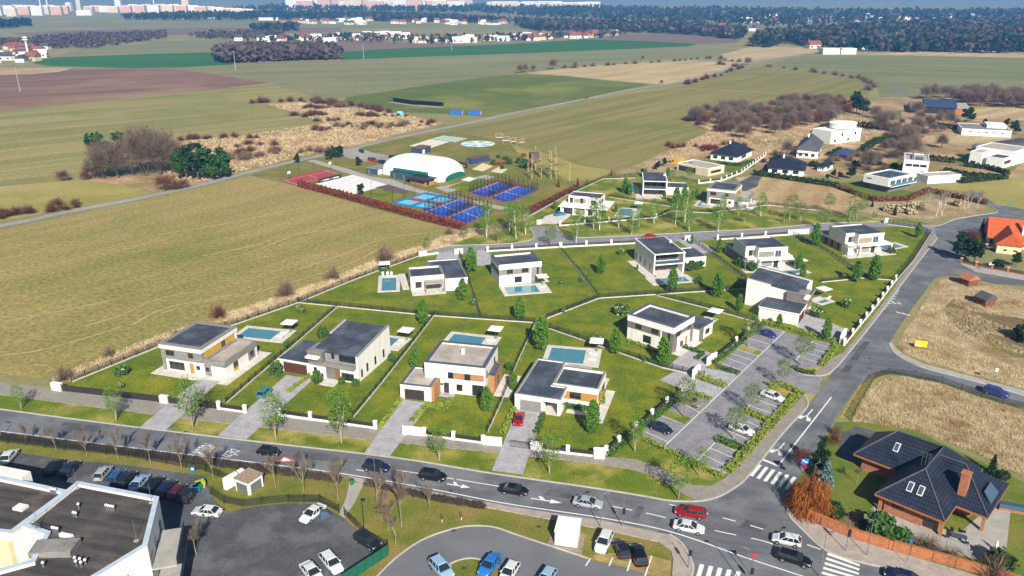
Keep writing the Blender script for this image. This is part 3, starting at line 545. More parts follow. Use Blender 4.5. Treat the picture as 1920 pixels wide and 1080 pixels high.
def conifer(mat, h=10, r=2.6, layers=15, per=26):
    C = []; U = []
    for k in range(layers):
        t = k / (layers - 1); z = .6 + t * (h - .8); rr = r * (1 - t) ** .85 + .12
        for j in range(max(6, int(per * (1 - t * .75)))):
            a = u(0, 6.283)
            for q in range(4): f = (q + u(.3, 1)) / 4.2; C.append((math.cos(a) * rr * f, math.sin(a) * rr * f, z - f * rr * .32 + u(-.12, .12)))
    C = np.array(C); return [('trunk', stem_mesh('trunk', [([(0, 0, -.1), (0, 0, h * .95)], .18, .03)], MATS['bark'])), ('crown', quads_mesh('crown', C, rng.uniform(.3, .7, len(C)), MATS[mat]))]
proto('spruce', conifer('needle_dark'), conifer('needle_green', r=2.9)); proto('blue_spruce', conifer('needle_blue', r=3.0, per=32)); proto('thuja', conifer('needle_dark', r=1.5, per=34)); proto('rust_conifer', conifer('leaf_rust', r=2.2))
def pine(mat='needle_green', h=10, r=4.2):
    cl = [(u(-r, r) * .6, u(-r, r) * .6, u(h * .3, h * .9)) for _ in range(16)]
    def fn():
        c_ = random.choice(cl); d = Vector((u(-1, 1), u(-1, 1), u(-.5, 1))).normalized() * u(.6, 1) * 1.5; return (c_[0] + d.x, c_[1] + d.y, c_[2] + d.z * .7)
    C = clumped(260, 11, fn, .3); return [('trunk', stem_mesh('trunk', [([(0, 0, -.1), (.1, .1, h * .45), (0, .2, h * .85)], .25, .06)] + [([(0, 0, c_[2] * .7), c_], .07, .02) for c_ in cl], MATS['bark'])), ('crown', quads_mesh('crown', C, rng.uniform(.3, .6, len(C)), MATS[mat]))]
proto('pine', pine(), pine(), pine('needle_dark')); proto('pine_dark', pine('needle_dark'), pine('needle_dark', r=3.4))
def hgt(px, py, top):
    P = G(px, py); v = (540 - top) / FOC; t = P.y / (_c + v * _s); return CAM_H + t * (-_s + v * _c)
_vi = [0]
def plant(kind, x, y, h, name, label, cat, group=None, wide=1.0, z=0.0, px=True):
    """One plant: an empty at its foot with its parts; x, y is the photo position of the foot, h its height in metres."""
    _vi[0] += 1; vv = PROTO[kind]; parts = vv[_vi[0] % len(vv)]; p = G(x, y) if px else Vector((x, y, 0)); k = h / 10
    if len(parts) == 1:
        o = link(name, parts[0][1], None, (p.x, p.y, z), u(0, 6.28), (k * wide, k * wide, k)); return tag(o, label, cat, group)
    o = thing(name, label, cat, (p.x, p.y, z), u(0, 6.28), group); o.scale = (k * wide, k * wide, k)
    for nm, me in parts: link(nm, me, o)
    return o
def row(kind, name, label, cat, group, spots, wide=1.0):
    """Plants of one kind; label holds {} for the ordinal, counted from the left of the photo; a spot is (x, foot y, top y)."""
    for i, s in enumerate(sorted(spots)): plant(kind, s[0], s[1], max(.5, hgt(*s[:3])), name, label.format(ordw(i)), cat, group, wide * (s[3] if len(s) > 3 else 1))
def in_poly(pts, n):
    P = np.array([[q.x, q.y] for q in P2(pts)]); lo, hi = P.min(0), P.max(0); out = []; tot = 0
    while tot < n:
        Q = rng.uniform(lo, hi, (n * 2, 2)); ins = np.zeros(len(Q), bool); j = len(P) - 1
        for i in range(len(P)):
            c_ = ((P[i, 1] > Q[:, 1]) != (P[j, 1] > Q[:, 1])) & (Q[:, 0] < (P[j, 0] - P[i, 0]) * (Q[:, 1] - P[i, 1]) / (P[j, 1] - P[i, 1] + 1e-12) + P[i, 0]); ins ^= c_; j = i
        out.append(Q[ins]); tot += ins.sum()
    return np.concatenate(out)[:n]
def tufts(name, label, pts, n, h, w, mat, per=5, lean=.35, patchy=0.0):
    """Standing grass that nobody could count: many blades over one outline."""
    Q = in_poly(pts, n)
    if patchy:
        k = np.sin(Q[:, 0] * .21 + 1) * np.sin(Q[:, 1] * .17) + .5 * np.sin(Q[:, 0] * .5 + Q[:, 1] * .37); Q = Q[k > -patchy]
    n = len(Q); A = np.repeat(np.c_[Q, np.zeros(n)], per, 0) + np.c_[rng.normal(size=(n * per, 2)) * w * 1.8, np.zeros(n * per)]
    hh = np.repeat(rng.uniform(.5, 1.15, n) * h, per) * rng.uniform(.7, 1.1, n * per)
    B = A + np.c_[rng.normal(size=(n * per, 2)) * hh[:, None] * lean, hh]
    return tag(link(name, twigs_mesh(name, A, B, w, MATS[mat])), label, None, None, 'stuff')
def hedge(name, label, line, w, h, mat, dens=70, size=.3, cat='hedge', group=None, px=True, z0=0.05, twiggy=False):
    """A hedge along a ground line: a dense body of small leaf faces."""
    L_ = [G(*p) for p in line] if px else [Vector((p[0], p[1], 0)) for p in line]
    seg = [(L_[i], L_[i + 1], (L_[i + 1] - L_[i]).length) for i in range(len(L_) - 1)]; tot = sum(s[2] for s in seg); C = []
    for a, b, l in seg:
        n = int(l * dens); t = rng.uniform(0, 1, n); d = (b - a).normalized(); nn = (-d.y, d.x)
        e = rng.uniform(-1, 1, n); zz = rng.uniform(0, 1, n); face = rng.uniform(size=n); e = np.where(face < .35, np.sign(e) * rng.uniform(.8, 1.05, n), e); zz = np.where((face >= .35) & (face < .75), rng.uniform(.85, 1.08, n), zz)
        lump = 1 + .14 * np.sin(t * l * 2.3 + 1.3) + .1 * np.sin(t * l * 5.1)
        C.append(np.c_[a.x + (b.x - a.x) * t + nn[0] * e * w / 2 * lump, a.y + (b.y - a.y) * t + nn[1] * e * w / 2 * lump, z0 + zz * h * lump])
    C = np.concatenate(C); s = rng.uniform(.6, 1.2, len(C)) * size
    if twiggy: me = twigs_mesh(name, C - np.array([0, 0, size * .5]), C + np.c_[rng.normal(size=(len(C), 2)) * size * .5, np.full(len(C), size * .8)], size * .14, MATS[mat])
    else: me = quads_mesh(name, C, s, MATS[mat])
    return tag(link(name, me), label, cat, group)
# ------------------------------------------------------------------ houses of the estate
M('render_white', 'e6e2db', 'd3cdc3', scale=.8, stretch=(1.6, 1.6, .22), lo=.42, hi=.72, fine=.04, rough=.85)
M('render_pure', 'f0eeea', 'e6e4e0', scale=.5, fine=.02, rough=.8)
M('render_grey', '77716c', '6c6662', scale=.6, fine=.05)
M('render_cream', 'd8c6a4', 'cbb998', scale=.6, fine=.05)
M('siding', '8f8c88', '77746f', scale=1.2, stretch=(.25, .25, 4), fine=.14, fscale=3, rough=.8)
M('siding_tan', 'a48f7c', '8d7967', scale=1.2, stretch=(3, 3, .3), fine=.12, fscale=3)
M('roof_dark', '454a56', '393e49', scale=.4, c3='565e6c', scale3=.22, lo3=.46, hi3=.62, fine=.14, fscale=4, rough=.85, band=(.3, (.84, .84, .85), .6))
M('roof_beige', 'b5aba0', 'a3998f', scale=.5, c3='988e84', scale3=.3, fine=.13, fscale=5, rough=.95)
M('cap_dark', '545c6c', '4b5362', scale=.8, fine=.05, rough=.5)
M('cap_grey', '8b8784', '7f7b78', scale=.8, fine=.06, rough=.6)
M('brick', 'b08358', '9c7049', scale=3, fine=.16, fscale=6)
M('wood_orange', 'b88747', 'a37439', scale=2, stretch=(.5, .5, 4), fine=.1)
M('yellow_panel', 'c9a23c', 'b8902e', scale=2, stretch=(4, 4, .4), fine=.08)
M('door_brown', '5c3527', '4b2a1e', scale=2, stretch=(.4, .4, 5), fine=.1)
M('door_dark', '3d3534', '332d2c', scale=2, fine=.06)
M('frame_dark', '3a3734', fine=.04, rough=.5)
M('frame_wood', '7a5a34', fine=.06, rough=.6)
M('frame_white', 'dedcd8', fine=.03, rough=.5)
M('glass', (.018, .024, .03), fine=0, rough=.06, spec=.9)
M('glass_blue', (.05, .09, .13), fine=0, rough=.05, spec=.9)
M('metal_dark', '23252a', '2b2d32', scale=3, fine=.06, rough=.45, spec=.5)
M('metal_grey', '9a9ca0', '8a8c90', scale=2, fine=.05, rough=.4, metal=.6)
M('mesh_dark', '2a2a2c', fine=.1, rough=.6)
M('pool_water', (.085, .24, .30), (.07, .21, .27), scale=.6, fine=.0, rough=.04, spec=.6, bump=.02, bscale=2.5)
M('fabric_white', 'efede8', fine=.03)
M('fabric_blue', '9fb4c8', fine=.05)
def inset(poly, t):
    n = len(poly); out = []
    for i in range(n):
        a, b, c_ = Vector(poly[i - 1]), Vector(poly[i]), Vector(poly[(i + 1) % n]); d1 = (b - a).normalized(); d2 = (c_ - b).normalized()
        n1 = Vector((-d1.y, d1.x)); n2 = Vector((-d2.y, d2.x)); out.append(tuple(b + (n1 + n2) * (t / (1 + n1.dot(n2)))))
    return out
def rect(x0, x1, y0, y1): return [(x0, y0), (x1, y0), (x1, y1), (x0, y1)]
class House:
    def __init__(s, label, o, ang, name='house', cat='house', group='houses of the new estate', z=0.0):
        s.r = thing(name, label, cat, (o[0], o[1], z), R(ang), group)
    def box(s, name, x0, x1, y0, y1, z0, z1, mat, parent=None): return MB().box(x0, x1, y0, y1, z0, z1).build(name, MATS[mat], parent or s.r)
    def prism(s, name, poly, z0, z1, mat): 
        m = MB(); m.prism(poly, z0, z1); o = m.build(name, MATS[mat], s.r); return o
    def ring(s, name, poly, t, z0, z1, mat, out=0.0):
        a = inset(poly, -out) if out else poly; b = inset(poly, t); n = len(poly); v = [(p[0], p[1], z) for z in (z0, z1) for q in (a, b) for p in q]; f = []
        for i in range(n):
            j = (i + 1) % n; f += [(i, j, 2 * n + j, 2 * n + i), (n + j, n + i, 3 * n + i, 3 * n + j), (2 * n + i, 2 * n + j, 3 * n + j, 3 * n + i), (j, i, n + i, n + j)]
        return MB().add(v, f).build(name, MATS[mat], s.r)
    def block(s, poly, z0, z1, wall='render_white', roof='roof_dark', cap='render_white', par=.35, t=.3, capm=None):
        """Flat-roofed body: walls, a sunk roof sheet and a parapet with its coping."""
        s.prism('wall', poly, z0, z1, wall)
        s.prism('roof', inset(poly, t), z1, z1 + .05, roof)
        s.ring('parapet', poly, t, z1, z1 + par, cap)
        if capm: s.ring('coping', poly, t + .04, z1 + par, z1 + par + .06, capm, .05)
    def fx(s, face, at, a, n, z):
        return {'F': (a, at - n, z), 'B': (a, at + n, z), 'R': (at + n, a, z), 'L': (at - n, a, z)}[face]
    def slab(s, m, face, at, a0, a1, n0, n1, z0, z1, mi=0):
        p, q = s.fx(face, at, a0, n0, z0), s.fx(face, at, a1, n1, z1); m.box(min(p[0], q[0]), max(p[0], q[0]), min(p[1], q[1]), max(p[1], q[1]), z0, z1, mi)
    def win(s, face, at, a, z, w, h, mull=1, frame='frame_dark', glass='glass', name='window', t=.07):
        m = MB()
        for q in ((a, a + w, z, z + t), (a, a + w, z + h - t, z + h), (a, a + t, z + t, z + h - t), (a + w - t, a + w, z + t, z + h - t)): s.slab(m, face, at, q[0], q[1], 0, .07, q[2], q[3])
        for k in range(mull): c_ = a + w * (k + 1) / (mull + 1); s.slab(m, face, at, c_ - t * .4, c_ + t * .4, 0, .065, z + t, z + h - t)
        o = m.build(name, MATS[frame], s.r); g_ = MB(); s.slab(g_, face, at, a + t, a + w - t, .0, .03, z + t, z + h - t); g_.build('pane', MATS[glass], o); return o
    def panel(s, name, face, at, a, z, w, h, mat, n=.05):
        m = MB(); s.slab(m, face, at, a, a + w, 0, n, z, z + h); return m.build(name, MATS[mat], s.r)
    def door(s, face, at, a, w=1.0, h=2.15, mat='door_dark', z=.12):
        o = s.panel('door', face, at, a, z, w, h, mat, .06); m = MB(); s.slab(m, face, at, a + w - .2, a + w - .12, .06, .12, z + .95, z + 1.1); m.build('handle', MATS['metal_grey'], o); return o
    def garage(s, face, at, a, w, h, mat):
        """Sectional door of separate panels."""
        o = s.panel('garage_door', face, at, a, .1, w, h, mat, .02); k = 4
        for i in range(k):
            m = MB(); s.slab(m, face, at, a + .04, a + w - .04, .02, .06, .12 + h * i / k, .1 + h * (i + 1) / k - .03); m.build('panel', MATS[mat], o)
def design_a(label, o, ang):
    h = House(label, o, ang)
    h.box('patio', -1.6, 17, -2.2, 13.8, 0, .12, 'stone_deck')
    h.box('wall', .7, 10, .35, 12, .12, 3.0, 'render_white'); h.box('pier', 0, .7, .05, 3, .12, 3.0, 'siding')
    h.box('upper_wall', 0, 10, 0, 12, 3.0, 5.2, 'siding')
    P = rect(-.18, 10.18, -.18, 12.18); h.prism('fascia', P, 5.2, 6.05, 'render_white'); h.prism('roof', inset(P, .9), 6.05, 6.12, 'roof_dark'); h.ring('parapet', P, .9, 6.05, 6.3, 'cap_grey')
    h.win('F', 0, 1.2, 3.7, 2.1, 1.25, 1, 'frame_wood'); h.win('F', 0, 6.7, 3.7, 1.2, 1.25, 1, 'frame_wood')
    h.win('F', .35, 1.4, .45, 3.7, 1.8, 2, 'frame_wood'); h.door('F', .35, 6.4, 1.0, 2.2, 'wood_orange'); h.win('F', .35, 8.0, 1.1, .9, .9, 0)
    h.panel('yellow_panel', 'R', 10, .9, 3.5, 10.3, 1.65, 'yellow_panel'); h.win('R', 10.05, 6.4, 3.8, 1.3, 1.2, 1, 'frame_wood'); h.panel('pier', 'R', 10, 11.3, 3.3, .6, 1.9, 'render_white', .12)
    W = rect(10.0, 15.1, .25, 11.7); h.prism('wing_wall', rect(10.0, 15.0, .4, 11.6), .12, 2.5, 'render_white'); h.prism('wing_band', W, 2.5, 3.2, 'siding'); h.prism('terrace', inset(W, .45), 3.2, 3.25, 'roof_beige'); h.ring('parapet', W, .45, 3.2, 3.75, 'siding')
    h.box('wing_pier', 10.02, 11.6, .3, .4, .12, 2.5, 'siding'); h.win('F', .3, 10.35, 1.1, .8, .9, 0)
    h.win('R', 15.0, 3.1, 1.05, 1.5, 1.3, 1, 'frame_wood'); h.panel('sill_panel', 'R', 15.0, 3.1, .3, 1.5, .7, 'yellow_panel', .04); h.panel('siding_panel', 'R', 15.0, 8.3, .3, 2.5, 2.2, 'siding', .04); h.win('R', 15.04, 9.0, 1.0, 1.1, 1.2, 1)
    return h
def design_b(label, o, ang):
    h = House(label, o, ang)
    h.box('garage_wall', 0, 7.3, 0, 9.3, 0, 2.85, 'render_white'); h.box('garage_fascia', -.2, 7.3, -.35, 9.5, 2.85, 3.1, 'render_pure'); h.box('garage_roof', -.08, 7.2, -.2, 9.38, 3.1, 3.18, 'roof_dark')
    h.garage('F', 0, .9, 5.6, 2.35, 'door_brown')
    y0, y1 = 2.0, 14.3
    h.prism('wall', [(7.6, y0), (17.7, y0), (17.7, y1), (7.6, y1)], 0, [5.35, 5.35, 6.6, 6.6], 'render_white')
    h.prism('roof', [(7.45, y0 - .45), (17.7, y0 - .45), (17.7, y1 + .2), (7.45, y1 + .2)], [5.32, 5.32, 6.62, 6.62], [5.55, 5.55, 6.85, 6.85], 'roof_dark')
    h.prism('gable_wall', [(17.7, .9), (18.1, .9), (18.1, y1 + .35), (17.7, y1 + .35)], 0, [5.75, 5.75, 7.2, 7.2], 'render_white'); h.prism('gable_coping', [(17.66, .86), (18.2, .86), (18.2, y1 + .4), (17.66, y1 + .4)], [5.75, 5.75, 7.2, 7.2], [5.83, 5.83, 7.28, 7.28], 'cap_grey')
    h.prism('gable_wall', [(7.1, 8.8), (7.45, 8.8), (7.45, y1 + .35), (7.1, y1 + .35)], 0, [6.5, 6.5, 7.1, 7.1], 'render_white'); h.prism('gable_coping', [(7.05, 8.75), (7.44, 8.75), (7.44, y1 + .4), (7.05, y1 + .4)], [6.5, 6.5, 7.1, 7.1], [6.58, 6.58, 7.18, 7.18], 'cap_grey')
    h.box('front_wall', 7.3, 17.7, .35, 2.0, 0, 3.0, 'render_white'); h.box('terrace', 7.1, 17.7, -.15, 1.98, 3.0, 3.3, 'cap_grey'); h.box('balustrade', 10.6, 17.6, -.1, .05, 3.3, 3.75, 'cap_grey')
    h.box('entrance_block', 6.6, 10.0, .5, 4.6, 3.3, 5.5, 'render_grey'); h.box('entrance_coping', 6.5, 10.1, .4, 4.7, 5.5, 5.6, 'cap_grey'); h.box('canopy', 6.7, 9.6, -.55, .5, 4.35, 4.75, 'render_pure')
    h.panel('upper_cladding', 'F', 2.0, 10.1, 3.35, 7.4, 1.85, 'siding', .05); h.win('F', 1.95, 11.4, 3.9, .7, 1.2, 0); h.win('F', 1.95, 13.2, 3.6, 3.9, 1.5, 3)
    h.panel('entrance_cladding', 'F', .35, 10.9, .1, 3.3, 2.8, 'render_grey', .05); h.door('F', .30, 13.1, 1.0, 2.3, 'frame_wood', .15)
    h.win('F', .35, 14.5, .35, 2.9, 1.7, 2, 'frame_wood'); h.win('F', .35, 8.0, .6, .7, 1.6, 0); h.win('R', 18.1, .95 + 1.0, .7, .6, 1.7, 0)
    for y in (4.2, 7.6, 11.2): h.win('R', 18.1, y, 1.0, .65, 1.8, 0)
    h.box('terrace_floor', 9.6, 14.2, -2.6, .3, 0, .14, 'stone_deck')
    return h
def design_c(label, o, ang):
    h = House(label, o, ang)
    h.block(rect(0, 6.3, 0, 8.2), 0, 2.9, roof='roof_beige', cap='render_white', par=.3, t=.5, capm='cap_dark'); h.garage('F', 0, .9, 4.0, 2.2, 'door_dark')
    h.box('brick_wall', 6.3, 6.9, .3, 4.2, 0, 3.25, 'brick'); h.box('wall', 3.75, 16.0, 4.2, 14.6, 0, 3.0, 'render_white')
    P = rect(3.72, 16.05, 4.15, 14.65); h.prism('upper_wall', P, 3.0, 5.9, 'render_white'); h.prism('roof', inset(P, .5), 5.9, 5.95, 'roof_beige'); h.ring('parapet', P, .5, 5.9, 6.35, 'render_white'); h.ring('coping', P, .7, 6.35, 6.43, 'cap_dark', .06)
    h.box('chimney', 9.6, 10.2, 10.0, 10.7, 5.95, 7.0, 'render_white')
    h.panel('brick_band', 'F', 4.15, 9.6, 3.35, 6.2, 1.35, 'brick'); h.win('F', 4.15, 8.5, 3.35, 1.1, 1.35, 0); h.win('F', 4.10, 11.9, 3.35, 1.2, 1.35, 0)
    h.door('F', 4.2, 7.6, 1.05, 2.2, 'door_dark'); h.win('F', 4.2, 10.2, .8, 1.2, 1.4, 0); h.win('F', 4.2, 13.4, .15, 2.3, 2.3, 1); h.win('F', 4.2, 6.95, 1.7, .5, .4, 0)
    h.block(rect(16.05, 17.4, 6.2, 12.6), 0, 3.6, wall='brick', roof='roof_dark', cap='brick', par=.25, t=.2, capm='cap_dark'); h.win('R', 17.4, 9.0, .6, .5, 1.9, 0); h.win('R', 16.05, 5.2, 3.6, .6, 1.5, 0); h.win('R', 16.05, 11.3, 4.0, .8, 1.2, 0)
    h.box('patio', 17.45, 21, 5.0, 14.5, 0, .12, 'stone_deck'); h.box('step', 7.0, 10, 2.4, 4.1, 0, .1, 'paver_drive')
    return h
def design_d(label, o, ang):
    h = House(label, o, ang)
    A = [(0, -.3), (8.9, -.3), (8.9, 5.2), (6.0, 5.2), (6.0, 15.8), (0, 15.8)]
    h.prism('wall', [(.15, 0), (5.4, 0), (5.4, 5.2), (6.0, 5.3), (6.0, 15.8), (.15, 15.8)], 0, 2.7, 'render_white')
    h.prism('fascia', A, 2.7, 3.2, 'render_pure'); h.prism('roof', inset(A, .3), 3.2, 3.26, 'roof_dark'); h.ring('parapet', A, .3, 3.2, 3.5, 'render_pure'); h.ring('coping', A, .34, 3.5, 3.56, 'cap_grey', .03)
    for x0, x1, y0, y1 in ((8.3, 8.8, -.2, 1.6), (.0, .15, -.25, 0)): h.box('column', x0, x1, y0, y1, 0, 2.7, 'render_pure')
    h.garage('F', 0, 1.0, 4.1, 2.15, 'cap_grey'); h.box('porch_floor', 5.4, 8.9, -.3, 5.2, 0, .12, 'stone_deck'); h.door('R', 5.4, 2.4, 1.0, 2.2, 'door_dark')
    W = rect(6.0, 14.9, 5.3, 13.2); h.prism('wing_wall', W, 0, 2.9, 'render_white'); h.prism('roof', inset(W, .35), 3.3, 3.36, 'roof_dark'); h.prism('wing_fascia', W, 2.9, 3.3, 'render_pure'); h.ring('parapet', W, .35, 3.3, 3.85, 'render_pure'); h.ring('coping', W, .39, 3.85, 3.9, 'cap_grey', .03)
    h.panel('cladding', 'F', 5.3, 8.0, .9, 6.8, 1.7, 'wood_orange', .05); h.win('F', 5.25, 9.4, 1.2, 2.2, 1.3, 1, 'frame_dark'); h.panel('cladding', 'R', 14.9, 5.4, .9, 3.0, 1.7, 'wood_orange', .05); h.win('R', 14.9, 9.2, .3, 2.4, 2.1, 1)
    h.box('pergola_roof', 6.4, 11.4, 13.2, 16.6, 2.55, 2.75, 'roof_beige'); h.box('terrace_floor', 6.1, 14.9, 13.25, 17.6, 0, .12, 'stone_deck'); h.win('B', 13.2, 7.0, .15, 3.8, 2.2, 2, 'frame_dark', 'glass_blue'); h.win('B', 13.2, 12.0, .6, 1.7, 1.7, 1)
    for x in (6.5, 11.2): h.box('column', x, x + .2, 16.3, 16.5, .12, 2.55, 'render_grey')
    h.box('path', 15.2, 17.0, -.5, 12.6, 0, .1, 'stone_deck'); h.box('path', 9.6, 14.4, 1.4, 2.8, 0, .1, 'stone_deck')
    return h
def design_e(label, o, ang, ext=True, siding='render_grey'):
    h = House(label, o, ang)
    h.box('wall', .1, 9.0, .1, 9.0, 0, 3.0, 'render_white'); h.box('pier', 9.0, 11.9, .1, 9.0, 0, 3.0, siding)
    P = rect(0, 12, 0, 9.1); h.prism('upper_wall', rect(.06, 11.94, .06, 9.04), 3.0, 4.6, siding); h.prism('fascia', P, 4.6, 5.5, 'render_pure'); h.prism('roof', inset(P, .7), 5.5, 5.56, 'roof_dark'); h.ring('parapet', P, .7, 5.5, 6.1, 'render_white'); h.ring('coping', P, .74, 6.1, 6.16, 'cap_dark', .04)
    h.win('F', .06, 2.2, 3.3, 1.7, 1.25, 1, 'frame_wood'); h.win('F', .06, 6.4, 3.3, 1.8, 1.25, 1, 'frame_wood'); h.win('F', .1, 4.4, .6, 2.0, 1.7, 1); h.panel('pilaster', 'F', .1, 8.7, .0, .35, 4.6, 'render_pure', .08); h.win('F', .06, 10.6, 2.3, .6, 2.2, 0)
    h.panel('panel', 'R', 11.94, 1.9, .1, 5.6, 3.4, 'render_pure', .04); h.win('R', 11.98, 1.1, 3.4, 2.0, 1.25, 1, 'frame_wood'); h.win('R', 11.98, 6.2, 3.4, 1.3, 1.25, 1, 'frame_wood'); h.win('R', 11.98, 3.2, .5, 1.3, 1.3, 0, 'frame_wood'); h.door('R', 11.98, 5.4, 1.0, 2.2, 'wood_orange')
    h.box('patio', 12.0, 14.2, -.4, 9.6, 0, .12, 'stone_deck')
    if ext:
        h.block(rect(7.6, 13.4, 9.15, 15.6), 0, 2.9, wall='render_white', roof='roof_dark', cap='render_grey', par=.35, capm='cap_dark'); h.panel('cladding', 'R', 13.4, 9.2, .0, 2.0, 3.2, 'render_grey', .04); h.win('R', 13.4, 12.2, .9, 1.8, 1.2, 1)
    return h
def design_f(label, o, ang):
    h = House(label, o, ang)
    for n_, x0, x1 in (('side_wall', .2, .6), ('side_wall', 9.0, 9.5)): h.box(n_, x0, x1, -.2, 13.8, 0, 5.9, 'render_white')
    h.box('wall', .6, 9.0, 3.0, 13.6, .1, 5.9, 'render_grey'); h.box('balcony', .6, 9.0, -.15, 3.0, 2.75, 3.1, 'render_pure'); h.box('balustrade', .6, 9.0, -.2, -.15, 3.1, 4.0, 'glass_blue'); h.box('terrace_floor', .6, 9.0, -3.4, 3.0, 0, .14, 'stone_deck')
    P = rect(.15, 9.55, -.4, 13.9); h.prism('roof_slab', P, [5.9, 5.9, 5.9, 5.9], [6.15, 6.15, 6.55, 6.55], 'render_pure'); h.prism('roof', inset(P, .35), [6.1, 6.1, 6.4, 6.4], [6.22, 6.22, 6.62, 6.62], 'roof_dark')
    h.box('chimney', 8.4, 9.1, 8.0, 9.0, 6.2, 7.1, 'render_pure')
    for x in (1.0, 3.6, 6.2): h.win('F', 3.0, x, .2, 2.3, 2.4, 1, 'frame_wood'); h.win('F', 3.0, x, 3.2, 2.3, 2.4, 1)
    for y, z in ((2.0, .8), (5.5, .8), (9.0, .8), (12, .8)): h.win('L', .2, y, z, .6, 1.8, 0)
    h.block(rect(9.5, 18.0, 3.4, 12.4), 0, 2.8, roof='roof_dark', cap='render_white', par=.3, capm='cap_grey'); h.win('F', 3.4, 12.6, .7, 1.6, 1.5, 1, 'frame_wood'); h.win('R', 18.0, 6, .8, 2, 1.4, 1)
    h.box('path', -2.4, .1, -6.0, 13, 0, .12, 'stone_deck')
    return h
def design_g(label, o, ang, tan):
    h = House(label, o, ang); sd = 'siding_tan' if tan else 'siding'
    h.box('wall', -3.2, 8.5, .2, 15.5, 0, 3.1, 'render_white'); h.panel('cladding', 'L', -3.2, 3.0, .2, 11.5, 2.5, sd, .06)
    for y in (4, 7, 10): h.win('L', -3.26, y, .4, 1.2, 2.0, 0)
    P = [(-3.2, 1.9), (-.3, 1.9), (-.3, -.2), (8.6, -.2), (8.6, 10.2), (-3.2, 10.2)]; h.prism('upper_wall', P, 3.1, 5.9, 'render_white'); h.prism('roof', inset(P, .3), 5.9, 5.95, 'roof_dark'); h.ring('parapet', P, .3, 5.9, 6.3, 'render_white'); h.ring('coping', P, .34, 6.3, 6.36, 'cap_grey', .03)
    h.panel('cladding', 'F', -.2, -.1, 3.5, 4.6, 1.6, sd, .05); h.win('F', -.2, 4.8, 3.3, 1.9, 2.1, 1, 'frame_white', 'glass_blue'); h.win('F', 1.9, -2.2, 3.4, 1.2, 1.7, 0); h.panel('cladding', 'F', 1.9, -.9, 3.4, .6, 1.8, 'render_grey', .05)
    h.panel('cladding', 'F', .2, 1.2, .4, 3.2, 2.2, sd, .05); h.win('F', .2, 4.9, .15, 1.4, 2.3, 1); h.win('R', 8.6, 2.0, 3.4, 2.2, 2.1, 1)
    h.box('terrace_slab', -.3, 11.0, -1.7, -.22, 2.85, 3.1, 'render_pure'); h.box('terrace_slab', 8.52, 11.0, -.2, 5.2, 2.85, 3.12, 'render_pure')
    for x, y in ((10.6, -1.6), (10.6, 4.8), (5.9, -1.6), (-.25, -1.6)): h.box('column', x, x + .35, y, y + .35, .12, 2.85, 'render_pure')
    for k in range(6): h.box('pergola_beam', -4.6 + k * .75, -4.45 + k * .75, -1.6, .2, 2.75, 2.95, 'render_white')
    for x in (-4.6, -.75): h.box('pergola_post', x, x + .2, -1.6, -1.4, .12, 2.75, 'render_grey')
    h.box('patio', -5, 11.6, -3.2, .2, 0, .12, 'stone_deck'); h.box('patio', 8.5, 11.6, .2, 6, 0, .11, 'stone_deck'); h.box('annex', -3.15, 3, 10.25, 15.4, 3.12, 3.4, 'cap_grey')
    return h
H1 = design_a('white and grey two-storey house with yellow wall panel, at the lower left of the estate', (-73.2, 150.4), -16.6)
design_a('white house with yellow upper panel beside the dry plot, beyond the estate street', (72.4, 288.3), -26.6)
design_b('white house with brown garage door and tall sloping dark roof, blue car on its drive', (-48.5, 149.9), -19.6)
def off(o, ang, x, y): c_, s_ = math.cos(R(ang)), math.sin(R(ang)); return (o[0] + x * c_ - y * s_, o[1] + x * s_ + y * c_)
design_b('white house with low garage wing and sloping roofs beside the top of the car park', off((60.6, 178.5), -31.3, 8.6, 0), -31.3 + 90)
design_c('white box-shaped house with brick panels and beige flat roof', (-21.8, 138.0), -12.7)
design_d('single-storey white house with L-shaped dark flat roof, red car on its drive', (.6, 133.9), -17.2)
design_d('single-storey white house with square pool, nearest the field edge', off((-26.7, 195.6), 12.9, 15.2, 15.2), 12.9 + 180)
design_e('white and grey two-storey house facing the car park, sunk dark roof', (26.2, 166.5), -41.1)
design_e('white two-storey house with timber bands and a pool along its front', (-3.5, 200.8), 15.6, False, 'siding')
design_f('white house with two-storey glazed loggia and pool, south of the estate street', (39.3, 209.8), 13.8)
design_f('white house with glazed loggia farthest back, beyond the park trees', (50.2, 300.5), -7)
design_g('white two-storey house with grey timber cladding and corner terrace', (70.3, 215.2), 9.3, False)
design_g('white two-storey house with tan cladding at the street bend', (104.1, 228.4), 14.4, True)
h = House('white two-storey house with roof terrace beyond the estate street, turquoise car beside it', (17.1, 274.0), -18.3)
h.box('wall', 0, 13.6, .6, 12, 0, 2.9, 'render_white'); h.box('terrace_slab', -.6, 17, -.4, 12.4, 2.9, 3.15, 'render_pure')
for x in (.2, 4.6, 9.0, 13.4): h.box('column', x, x + .4, -.3, .1, 0, 2.9, 'render_pure')
Pq = [(1.8, 4.6), (9.4, 4.6), (9.4, 3.6), (13.6, 3.6), (13.6, 11.6), (1.8, 11.6)]; h.block(Pq, 3.15, 5.7, capm='cap_grey'); h.panel('cladding', 'F', 4.6, 3.8, 3.5, 4.4, 1.6, 'siding_tan'); h.win('F', 4.6, 2.3, 3.4, 1.2, 1.9, 0); h.win('F', 4.55, 6.2, 3.4, 1.0, 1.9, 0); h.win('F', 3.6, 10.4, 3.5, 1.8, 1.6, 1); h.win('F', .6, 1.2, .3, 3.2, 2.2, 2); h.win('F', .6, 10, .3, 1.4, 2.2, 1); h.panel('cladding', 'F', .6, 5.6, .3, 3.6, 2.3, 'siding_tan'); h.win('R', 13.6, 6, 3.6, 1.8, 1.6, 1)

